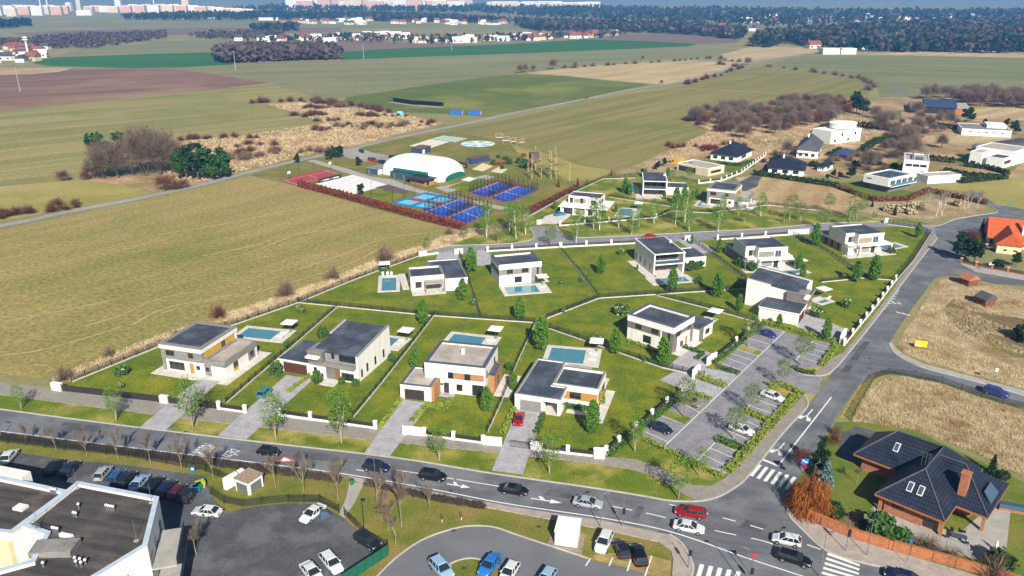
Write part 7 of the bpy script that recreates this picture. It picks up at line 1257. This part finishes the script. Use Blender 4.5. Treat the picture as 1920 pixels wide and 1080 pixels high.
row('rust_conifer', 'rusty_tree', 'rusty brown young tree by the park gardens, {} from the left', 'tree', 'rusty young trees', [(1047, 351, 336), (1083, 352, 333), (1100, 348, 336), (1146, 330, 318)], 1.0)
# driving range shelter, containers, tent
for i, (a, b) in enumerate((((733, 191), (779, 198)), ((780, 197.5), (829, 201)))):
    A, B = G(*a), G(*b); d = B - A; t = thing('range_shelter', f'long black-roofed driving range shelter, {["left", "right"][i]} half', 'shelter', A, math.atan2(d.y, d.x), 'range shelters'); MB().hexa([(0, -2, 3.6), (d.length, -2, 3.6), (d.length, 2.4, 2.7), (0, 2.4, 2.7), (0, -2, 3.8), (d.length, -2, 3.8), (d.length, 2.4, 2.9), (0, 2.4, 2.9)]).build('roof', MATS['panel_dark'], t); MB().box(0, d.length, -2.6, 2.4, 0, .2).build('floor', MATS['concrete'], t)
    for k in range(9): MB().box(d.length * k / 8 - .08, d.length * k / 8 + .08, -1.8, -1.64, .2, 3.5).build('post', MATS['metal_dark'], t)
    MB().box(0, d.length, 2.0, 2.1, .2, 2.7).build('back_wall', MATS['metal_dark'], t)
for i, (x, y) in enumerate(((856, 215), (890, 216))):
    t = thing('shipping_container', f'blue shipping container by the country road, {["left", "right"][i]} one', 'container', G(x, y), R(-8), 'blue containers'); MB().box(-4, 4, -1.6, 1.6, .1, 2.8).build('body', MATS['container_blue'], t); MB().box(4, 4.05, -1.3, 1.3, .3, 2.6).build('door', MATS['frame_white'], t)
    for k in range(12): MB().box(-3.8 + k * .65, -3.6 + k * .65, -1.68, -1.6, .2, 2.7).build('rib', MATS['container_blue'], t)
t = thing('tent', 'small light blue tent at the edge of the scrub', 'tent', G(750, 215), 0); MB().add([(-2.5, -2, 0), (2.5, -2, 0), (2.5, 2, 0), (-2.5, 2, 0), (-1.5, 0, 2.2), (1.5, 0, 2.2)], [(0, 1, 5, 4), (2, 3, 4, 5), (1, 2, 5), (3, 0, 4)]).build('canvas', MATS['court_cyan'], t)

# ------------------------------------------------------------------ countryside plants
row('bare_big', 'bare_tree', 'large bare grey tree in the copse by the country road, {} from the left', 'tree', 'copse trees', [(196, 336, 254), (222, 334, 262), (250, 328, 240), (275, 330, 226), (300, 328, 236), (322, 325, 250)], .95)
row('pine', 'copse_pine', 'dark green pine of the country road copse, {} from the left', 'tree', 'copse pines', [(205, 330, 250), (350, 335, 284), (372, 337, 272), (398, 336, 278), (414, 334, 286)], 1.15)
row('bare_rust', 'rusty_thicket', 'low rusty bare tree at the foot of the copse, {} from the left', 'tree', 'copse thicket', [(120, 340, 318), (160, 338, 322), (310, 358, 325), (175, 336, 300), (332, 356, 338), (108, 396, 370), (345, 353, 335)], 1.5)
def bushes(kind, name, label, group, poly, n, lo, hi, wide=1.3):
    cs = in_poly(poly, max(3, n // 6)); tot = 0
    while tot < n:
        c_ = cs[tot % len(cs)]; q = (c_[0] + random.gauss(0, 5), c_[1] + random.gauss(0, 3)); tot += 1; plant(kind, float(q[0]), float(q[1]), u(lo, hi), name, label, 'bush', group, u(.8, 1.5) * wide, px=False)
SC = [(345, 270), (480, 253), (600, 234), (480, 197), (615, 192), (760, 217), (825, 231), (690, 264), (560, 292), (440, 322), (360, 340), (330, 300)]
bushes('bush_red', 'red_bush', 'dark red bush on the tan scrub beyond the country road', 'red scrub bushes', SC, 110, 1.4, 3.2, 1.9); bushes('bush_brown', 'brown_bush', 'brown bush on the tan scrub beyond the country road', 'brown scrub bushes', SC, 40, 1.5, 3.6, 1.6)
for ln, n, k, lab in (([(-10, 408), (60, 398), (170, 384)], 14, 'bush_red', 'dark red bush in the row beside the country road at left'), ([(345, 262), (420, 258), (500, 258)], 14, 'bush_red', 'dark red bush in the row behind the copse'), ([(440, 298), (500, 290), (520, 285)], 9, 'bush_brown', 'tall brown bush of the scrub clump by the road'), ([(480, 194), (560, 190), (620, 196), (700, 207), (730, 212)], 18, 'bush_red', 'red bush along the far scrub edge'), ([(1290, 158), (1330, 146), (1390, 128), (1340, 120)], 16, 'bush_red', 'red bush along the straw field'), ([(1440, 125), (1530, 136), (1600, 146), (1630, 160), (1622, 172)], 18, 'bush_brown', 'bush on the curved field boundary'), ([(1060, 128), (1150, 122), (1260, 115), (1330, 110), (1400, 118)], 22, 'bush_brown', 'dark bush in the field hedge below the green field')):
    P_ = smooth_line([G(*p) for p in ln], 8)
    for i in range(n): q = P_[int(i / n * (len(P_) - 1))]; plant(k, q.x + u(-3, 3), q.y + u(-3, 3), u(1.6, 3.4) * (1.5 if q.y > 500 else 1), 'field_bush', lab, 'bush', lab.split(' bush ')[-1], 1.7, px=False)
for k, x, y, top, lab in (('bush_brown', 205, 670, 650, 'leftmost'), ('bush_brown', 120, 712, 686, 'at the white wall end'), ('bush_red', 410, 596, 570, 'near the leftmost house'), ('bush_brown', 535, 556, 522, 'tall and brown halfway along'), ('bush_brown', 625, 524, 498, 'brown and wide'), ('bush_brown', 722, 490, 456, 'large and tawny near the square pool'), ('bush_brown', 330, 630, 618, 'low one left of the leftmost house'), ('bush_brown', 842, 440, 424, 'at the hedge end')): plant(k, x, y, hgt(x, y, top), 'edge_bush', f'bare bush on the field edge strip, {lab}', 'bush', 'field edge bushes', 1.2)
row('bare_big', 'hedgerow_tree', 'bare tree of the far field hedgerow, {} from the left', 'tree', 'hedgerow trees', [(975, 137, 118), (985, 136, 118), (1000, 134, 120), (1036, 130, 107), (1078, 127, 114), (1205, 112, 103), (1240, 158, 149), (1100, 186, 178), (1402, 122, 106)], 1.1)
WD = [(1292, 226), (1320, 212), (1400, 206), (1480, 196), (1560, 192), (1610, 196), (1600, 222), (1540, 232), (1480, 246), (1400, 262), (1350, 252)]
def trees(kind, name, label, group, poly, n, lo, hi, wide=1.0):
    for q in in_poly(poly, n): plant(kind, float(q[0]), float(q[1]), u(lo, hi), name, label, 'tree', group, u(.85, 1.2) * wide, px=False)
trees('bare_big', 'wood_tree', 'bare grey-brown tree in the wood behind the older houses', 'grey trees of the wood', WD, 105, 5, 10, 1.25); trees('bare_rust', 'rusty_wood_tree', 'rusty red tree in the wood behind the older houses', 'rusty trees of the wood', WD, 60, 4, 8.5, 1.25)
trees('bare_big', 'far_wood_tree', 'bare tree in the wood strip at the far right', 'far right wood strip', [(1690, 190), (1780, 186), (1800, 200), (1960, 206), (1960, 192), (1840, 186), (1760, 184)], 42, 9, 13, 1.1)
bushes('bush_rust', 'rust_bush', 'rusty bush on the dry land by the older lane', 'rusty bushes by the lane', [(1190, 318), (1262, 284), (1330, 262), (1420, 270), (1440, 285), (1340, 282), (1240, 312)], 26, 1.5, 3, 1.5)
row('bare_big', 'village_tree', 'bare tree among the older houses, {} from the left', 'tree', 'bare trees among the older houses', [(1475, 292, 262), (1625, 318, 276), (1640, 312, 280), (1700, 280, 230), (1720, 250, 215), (1740, 245, 212), (1690, 300, 255), (1708, 296, 250), (1765, 278, 250), (1650, 245, 205), (1665, 235, 205), (1620, 205, 180), (1780, 236, 205), (1640, 222, 196)], 1.05)
row('pine_dark', 'village_conifer', 'dark conifer among the older houses, {} from the left', 'tree', 'dark conifers among the older houses', [(1206, 330, 316), (1232, 318, 302), (1246, 312, 296), (1456, 310, 288), (1595, 335, 312), (1605, 213, 172), (1617, 216, 186), (1812, 230, 201), (1822, 228, 212), (1845, 235, 222), (1900, 248, 226), (1905, 252, 232), (1562, 332, 318), (1575, 336, 322), (1550, 338, 326), (1885, 238, 222)], .95)
for i, (ln, w, hh, mt, lab) in enumerate((([(1412, 328), (1480, 338), (1572, 352)], 1.8, 1.8, 'leaf_hedge', 'clipped green hedge below the solar bungalow'), ([(1572, 354), (1640, 378), (1700, 376), (1740, 360), (1850, 384)], 1.6, 1.4, 'twig_rust', 'brown hedge round the cantilevered house'), ([(1770, 322), (1810, 330), (1890, 336)], 1.6, 1.6, 'leaf_hedge', 'green hedge behind the white garage block'), ([(1806, 312), (1850, 318), (1890, 328)], 1.6, 1.8, 'leaf_hedge', 'green hedge before the cubist house'), ([(1800, 344), (1850, 339), (1885, 336)], 1.6, 2.0, 'leaf_hedge', 'reddish hedge right of the white garage block'), ([(1617, 286), (1640, 270), (1690, 262), (1700, 245)], 2.6, 2.6, 'leaf_hedge', 'tall green hedge round the rounded villa plot'), ([(1528, 250), (1560, 236), (1620, 238), (1690, 245)], 2.4, 2.4, 'leaf_hedge', 'green hedge behind the rounded villa'), ([(1735, 300), (1790, 306)], 2, 2.2, 'leaf_hedge', 'dark hedge behind the tall cube house'), ([(1740, 236), (1800, 244)], 2, 2.2, 'leaf_hedge', 'hedge left of the long low white house'), ([(1345, 308), (1385, 312), (1412, 304)], 1.2, 1.2, 'leaf_shrub', 'green hedge before the glossy hipped bungalow'))): hedge('garden_hedge', lab, ln, w, hh, mt, 60, .55, 'hedge', 'hedges of the older houses')
for i, q in enumerate(([(1330, 300), (1420, 310), (1380, 325), (1350, 320), (1290, 300)], [(1540, 345), (1620, 340), (1720, 362), (1700, 374), (1640, 374), (1572, 350)], [(1610, 325), (1690, 300), (1700, 330), (1640, 330)], [(1770, 318), (1890, 332), (1800, 332)], [(1632, 212), (1690, 208), (1690, 224), (1640, 226)], [(1800, 308), (1780, 300), (1840, 285), (1920, 300), (1900, 320)])): S('garden_lawn', 'garden_lawn', .075 + i * .001, *q)
S('bare_plot', 'field_sand', .08, (1620, 262), (1635, 244), (1680, 246), (1676, 262), (1640, 268)); S('bare_plot', 'field_straw', .08, (1730, 256), (1800, 250), (1920, 262), (1920, 272), (1800, 268), (1740, 268))
for i, (x, y, top) in enumerate(((38, 172, 126), (442, 132, 95), (682, 111, 83), (847, 96, 80))):
    h_ = hgt(x, y, top); t = thing('power_pole', f'lone pale mast in the far fields, {ordw(i)} from the left', 'mast', G(x, y), 0, 'field masts'); MB().tube((0, 0, 0), (0, 0, h_), .35, 6, .2).build('pole', MATS['concrete'], t); MB().box(-1.5, 1.5, -.1, .1, h_ - 1.2, h_ - .9).build('crossarm', MATS['metal_grey'], t)
t = thing('transmitter_mast', 'tall white antenna mast at the far left village', 'mast', G(54, 108), 0); h_ = hgt(54, 108, 70); MB().tube((0, 0, 0), (0, 0, h_), 1.2, 8, .8).build('pole', MATS['render_pure'], t)
for z in (.86, .97): MB().tube((0, 0, h_ * z), (0, 0, h_ * z + 1.5), 3.0, 10).build('antenna_ring', MATS['frame_white'], t)

trees('bare_big', 'plot_tree', 'bare tree on the plots between the older houses and the far wood', 'bare trees on the older plots', [(1620, 262), (1640, 222), (1720, 212), (1800, 232), (1790, 246), (1730, 262), (1690, 290), (1640, 300)], 26, 4, 8, 1.2); bushes('bush_brown', 'plot_bush', 'brown bush between the older house plots', 'brown bushes on the older plots', [(1440, 300), (1560, 275), (1640, 300), (1600, 330), (1545, 318)], 22, 1.5, 3.2, 1.4)
bushes('shrub_dark', 'evergreen_bush', 'dark evergreen bush between the older house plots', 'evergreen bushes on the older plots', [(1420, 300), (1560, 285), (1660, 310), (1610, 340), (1545, 325), (1440, 315)], 20, 1.2, 2.6, 1.2)
# ------------------------------------------------------------------ far woods, villages and the city
foliage('wood_bare', '62524a', '4a3e3a', .02, .1); foliage('wood_dark', '223c30', '182e28', .02, .1); foliage('wood_mix', '46403c', '2c3e36', .015, .1)
def woods(name, label, poly, n, h0, h1, mats, leaves=14, trunks=False):
    Q = in_poly(poly, n); hh = rng.uniform(h0, h1, n); sp = rng.integers(0, len(mats), n)
    d = rng.normal(size=(n, leaves, 3)); d /= np.linalg.norm(d, axis=2)[:, :, None]; r_ = rng.uniform(.5, 1, (n, leaves, 1)); C = d * r_ * np.array([.32, .32, .42]); C[:, :, 2] += .56
    C = C * hh[:, None, None]; C[:, :, 0] += Q[:, None, 0]; C[:, :, 1] += Q[:, None, 1]; size = np.repeat(hh * .31, leaves) * rng.uniform(.6, 1.2, n * leaves)
    tag(link(name, quads_mesh(name, C.reshape(-1, 3), size, [MATS[m] for m in mats], np.repeat(sp, leaves))), label, None, None, 'stuff')
    if trunks: A = np.c_[Q, np.zeros(n)]; B = A + np.c_[rng.normal(size=(n, 2)) * .5, hh * .8]; tag(link('tree_trunks', twigs_mesh('tree_trunks', A, B, .35, MATS['bark'])), 'dark trunks of the bare grove', None, None, 'stuff')
woods('grove', 'square bare grove standing in the far fields', [(408, 119), (405, 108), (420, 101), (520, 98), (630, 100), (640, 112), (540, 115), (440, 119)], 620, 11, 16, ['wood_bare'], 18, True)
woods('woodland', 'dark mixed forest along the right horizon', [(1400, 90), (1430, 76), (1520, 66), (1600, 60), (1720, 52), (1920, 44), (2150, 40), (2150, 104), (1920, 101), (1720, 99), (1560, 96), (1480, 82), (1440, 90)], 5200, 12, 20, ['wood_bare', 'wood_dark', 'wood_mix'], 14)
woods('woodland', 'purple-brown thicket at the far left', [(-60, 92), (0, 80), (120, 72), (230, 66), (310, 64), (312, 72), (250, 80), (180, 90), (60, 92)], 900, 6, 10, ['wood_bare'], 12); woods('woodland', 'thin wood strip in the far fields left of centre', [(355, 72), (400, 66), (520, 64), (540, 70), (440, 74)], 240, 7, 11, ['wood_bare'], 12); woods('woodland', 'small wood behind the village strip', [(470, 56), (560, 50), (560, 58), (480, 60)], 160, 10, 15, ['wood_bare', 'wood_dark'], 10)
woods('woodland', 'blue hazy forest band before the city', [(215, 37), (330, 32), (480, 30), (640, 30), (640, 40), (480, 38), (300, 39)], 700, 14, 20, ['wood_dark', 'wood_mix'], 10); woods('woodland', 'hazy forest band in the middle distance', [(640, 30), (800, 34), (1000, 46), (1180, 52), (1280, 56), (1400, 66), (1390, 76), (1300, 66), (1150, 60), (1000, 58), (960, 44), (700, 40)], 2600, 12, 18, ['wood_mix', 'wood_bare', 'wood_dark'], 10)
woods('woodland', 'farthest hazy forest under the horizon', [(420, 22), (560, 14), (700, 16), (960, 14), (1300, 22), (1600, 26), (2000, 24), (2000, 36), (1700, 46), (1500, 56), (1300, 48), (1050, 38), (900, 26), (640, 24)], 2600, 15, 24, ['wood_mix', 'wood_dark'], 8); woods('woodland', 'wood patches at the far left edge', [(-80, 52), (0, 46), (55, 44), (60, 50), (0, 54)], 240, 10, 16, ['wood_dark'], 10)
woods('woodland', 'tree clumps between the far village houses', [(430, 78), (640, 72), (840, 74), (1080, 66), (1180, 64), (1150, 72), (960, 78), (820, 84), (700, 80)], 260, 6, 12, ['wood_dark', 'wood_bare'], 12)
M('far_white', 'e4e2de', 'd4d2ce', scale=.2, fine=.03); M('far_red', '8c5444', '7c4a3c', scale=.2, fine=.06); M('far_dark', '4a4a4e', '3e3e42', scale=.2, fine=.05); M('far_cream', 'd2c4a8', 'c4b698', scale=.2, fine=.04)
def small_house(roof, wall):
    m = MB(); m.box(-5.5, 5.5, -4.2, 4.2, 0, 4.2); m.add([(-6, -4.8, 4.0), (6, -4.8, 4.0), (6, 4.8, 4.0), (-6, 4.8, 4.0), (-6, 0, 7.6), (6, 0, 7.6)], [(0, 1, 5, 4), (2, 3, 4, 5), (3, 0, 4), (1, 2, 5), (3, 2, 1, 0)], 1); m.box(-4, -2.6, -4.3, -4.2, 1.2, 2.6, 2); m.box(1.5, 3.2, -4.3, -4.2, 1.2, 2.6, 2); return m.mesh('far_house', [MATS[wall], MATS[roof], MATS['glass']])
SH = [(small_house('far_red', 'far_white'), 'red-roofed white'), (small_house('far_dark', 'far_white'), 'dark-roofed white'), (small_house('far_red', 'far_cream'), 'red-roofed cream'), (small_house('far_white', 'far_white'), 'all-white')]
def village(where, poly, n, k=1.0):
    for q in in_poly(poly, n):
        i = int(rng.integers(0, 4)); o = link('far_house', SH[i][0], None, (float(q[0]), float(q[1]), 0), u(-.5, .5) + (1.57 if random.random() < .4 else 0), (u(.9, 1.5) * k, u(.9, 1.2) * k, u(.85, 1.15) * k)); tag(o, f'small {SH[i][1]} house {where}', 'house', f'{SH[i][1]} houses {where}')
village('in the village at the far left edge', [(-60, 118), (0, 100), (70, 96), (85, 112), (20, 120)], 22, 1.1); village('among the trees behind the far left mast', [(0, 90), (110, 84), (120, 92), (20, 98)], 12); village('in the village strip left of the green field', [(445, 76), (640, 70), (740, 66), (770, 72), (640, 76), (500, 78)], 46, 1.1); village('in the village strip behind the green field', [(755, 80), (840, 76), (960, 72), (1100, 66), (1165, 64), (1160, 69), (1000, 76), (850, 82)], 52, 1.15); village('in the far settlement under the hazy forest', [(500, 44), (640, 38), (850, 42), (1000, 44), (1010, 47), (800, 48), (640, 46)], 50, 1.3); village('in the far right settlement before the horizon', [(1340, 40), (1500, 34), (1700, 34), (1850, 30), (1850, 34), (1600, 42), (1380, 44)], 40, 1.8); village('at the edge of the right forest', [(1500, 88), (1640, 90), (1600, 98), (1540, 100), (1510, 92)], 7, 1.2); village('dotted in the middle-distance woods', [(1040, 54), (1280, 50), (1420, 58), (1260, 58), (1100, 58)], 16, 1.4)
for i, (x, y, w) in enumerate(sorted(((1555, 101, 22), (1585, 101, 20), (620, 79, 20), (880, 79, 24), (350, 35, 60), (400, 34, 40), (1560, 33, 120), (1640, 31, 100), (505, 38, 50), (1150, 63, 14)))):
    p = G(x, y); t = thing('far_hall', f'long low white hall in the distance, {ordw(i)} from the left', 'building', p, 0, 'far halls'); MB().box(-w / 2, w / 2, -8, 8, 0, 6).build('wall', MATS['far_white'], t); MB().box(-w / 2 - .5, w / 2 + .5, -8.5, 8.5, 6, 7).build('roof', MATS['far_white'], t)
def slab_mat(name, c1, c2):
    m = M(name, c1, c2, scale=.02, fine=.03); nt = m.node_tree; b = nt.nodes["Principled BSDF"]; src = b.inputs["Base Color"].links[0].from_socket; tc = nt.nodes.new("ShaderNodeTexCoord"); mp = nt.nodes.new("ShaderNodeMapping"); mp.inputs["Rotation"].default_value = (R(90), 0, 0); nt.links.new(tc.outputs["Object"], mp.inputs[0])
    br = nt.nodes.new("ShaderNodeTexBrick"); br.offset = 0; br.inputs["Scale"].default_value = 1; br.inputs["Brick Width"].default_value = 5; br.inputs["Row Height"].default_value = 3; br.inputs["Mortar Size"].default_value = .7; br.inputs["Color1"].default_value = (.45, .47, .5, 1); br.inputs["Color2"].default_value = (.6, .6, .62, 1); br.inputs["Mortar"].default_value = (1, 1, 1, 1); nt.links.new(mp.outputs[0], br.inputs[0])
    mx = nt.nodes.new("ShaderNodeMix"); mx.data_type = 'RGBA'; mx.blend_type = 'MULTIPLY'; mx.inputs[0].default_value = 1; nt.links.new(src, mx.inputs[6]); nt.links.new(br.outputs[0], mx.inputs[7]); nt.links.new(mx.outputs[2], b.inputs["Base Color"])
slab_mat('slab_white', 'eeece6', 'e2e0da'); slab_mat('slab_cream', 'e6d6b8', 'dccba8'); slab_mat('slab_pink', 'e2b8a0', 'd8ac94')
def tower(x, y, w, h_, mt, label, group, dep=14):
    p = G(x, y); t = thing('tower_block', label, 'building', p, u(-.06, .06), group); MB().box(-w / 2, w / 2, -dep / 2, dep / 2, 0, h_).build('wall', MATS[mt], t); MB().box(-w / 2 + 2, w / 2 - 2, -dep / 2 + 2, dep / 2 - 2, h_, h_ + 2.5).build('roof_house', MATS['far_white'], t)
xs = [(-40, 30, 60, 28), (-8, 29, 55, 30), (14, 27, 60, 26), (24, 31, 36, 24), (38, 26, 50, 27), (48, 28, 40, 25), (60, 27, 50, 27), (72, 29, 42, 26), (84, 27, 46, 25), (96, 26, 48, 26), (108, 28, 40, 26), (120, 26, 46, 24), (131, 21, 24, 30), (150, 20, 20, 52), (160, 29, 60, 14), (168, 24, 40, 20), (182, 22, 50, 20), (198, 23, 46, 20), (214, 24, 44, 20), (224, 21, 26, 40), (238, 24, 46, 22), (252, 23, 46, 25), (264, 24, 46, 24), (277, 23, 46, 25), (290, 24, 46, 24), (303, 23, 46, 26), (316, 24, 46, 25), (329, 23, 46, 26), (342, 24, 46, 24), (350, 20, 34, 40), (364, 23, 50, 22), (378, 24, 50, 20), (394, 23, 46, 18), (410, 24, 50, 17), (428, 24, 50, 14), (446, 24, 50, 13), (466, 24, 46, 11)]
for i, (x, y, w, h_) in enumerate(xs): tower(x, y, w * .8, h_ * .95, ('slab_white', 'slab_cream', 'slab_white', 'slab_pink')[(i * 7 + x // 60) % 4] if x < 250 else ('slab_white', 'slab_pink', 'slab_cream')[i % 3], f'pale panel tower block on the left horizon, {ordw(i)} from the left', 'tower blocks on the left horizon')
for i in range(30): x = 552 + i * 11 + u(-3, 3); tower(x, 16 + u(-1, 2.5), u(50, 90), u(26, 46), ('slab_white', 'slab_cream', 'slab_pink')[i % 3], f'distant tower block on the middle horizon, {ordw(i)} from the left', 'tower blocks on the middle horizon', 20)
for i in range(14): x = 930 + i * 14 + u(-4, 4); tower(x, 16 + u(-1, 2), u(60, 110), u(16, 28), ('slab_white', 'slab_cream')[i % 2], f'low distant block on the horizon right of centre, {ordw(i)} from the left', 'blocks right of centre', 20)
for i, (x, y, top) in enumerate(((78, 22, -4), (91, 22, -3), (290, 18, -6), (866, 18, -4))): h_ = hgt(x, y, top); t = thing('chimney_stack', f'thin tall chimney on the horizon, {ordw(i)} from the left', 'chimney', G(x, y), 0, 'horizon chimneys'); MB().tube((0, 0, 0), (0, 0, h_), 3, 8, 2).build('shaft', MATS['far_white'], t)
# ------------------------------------------------------------------ haze
hm = bpy.data.materials.new('haze'); hm.use_nodes = True; nt = hm.node_tree; nt.nodes.remove(nt.nodes["Principled BSDF"]); pv = nt.nodes.new("ShaderNodeVolumePrincipled"); pv.inputs["Color"].default_value = (.16, .46, 1.0, 1); pv.inputs["Density"].default_value = 1.75e-4; pv.inputs["Anisotropy"].default_value = -.02
nt.links.new(pv.outputs[0], nt.nodes["Material Output"].inputs["Volume"])
hz_ = MB().box(-S_ - 500, S_ + 500, -2000, 2 * S_ - 1000, -1.0, 130).build('haze', hm); tag(hz_, 'pale blue haze filling the air over the plain', None, None, 'stuff')
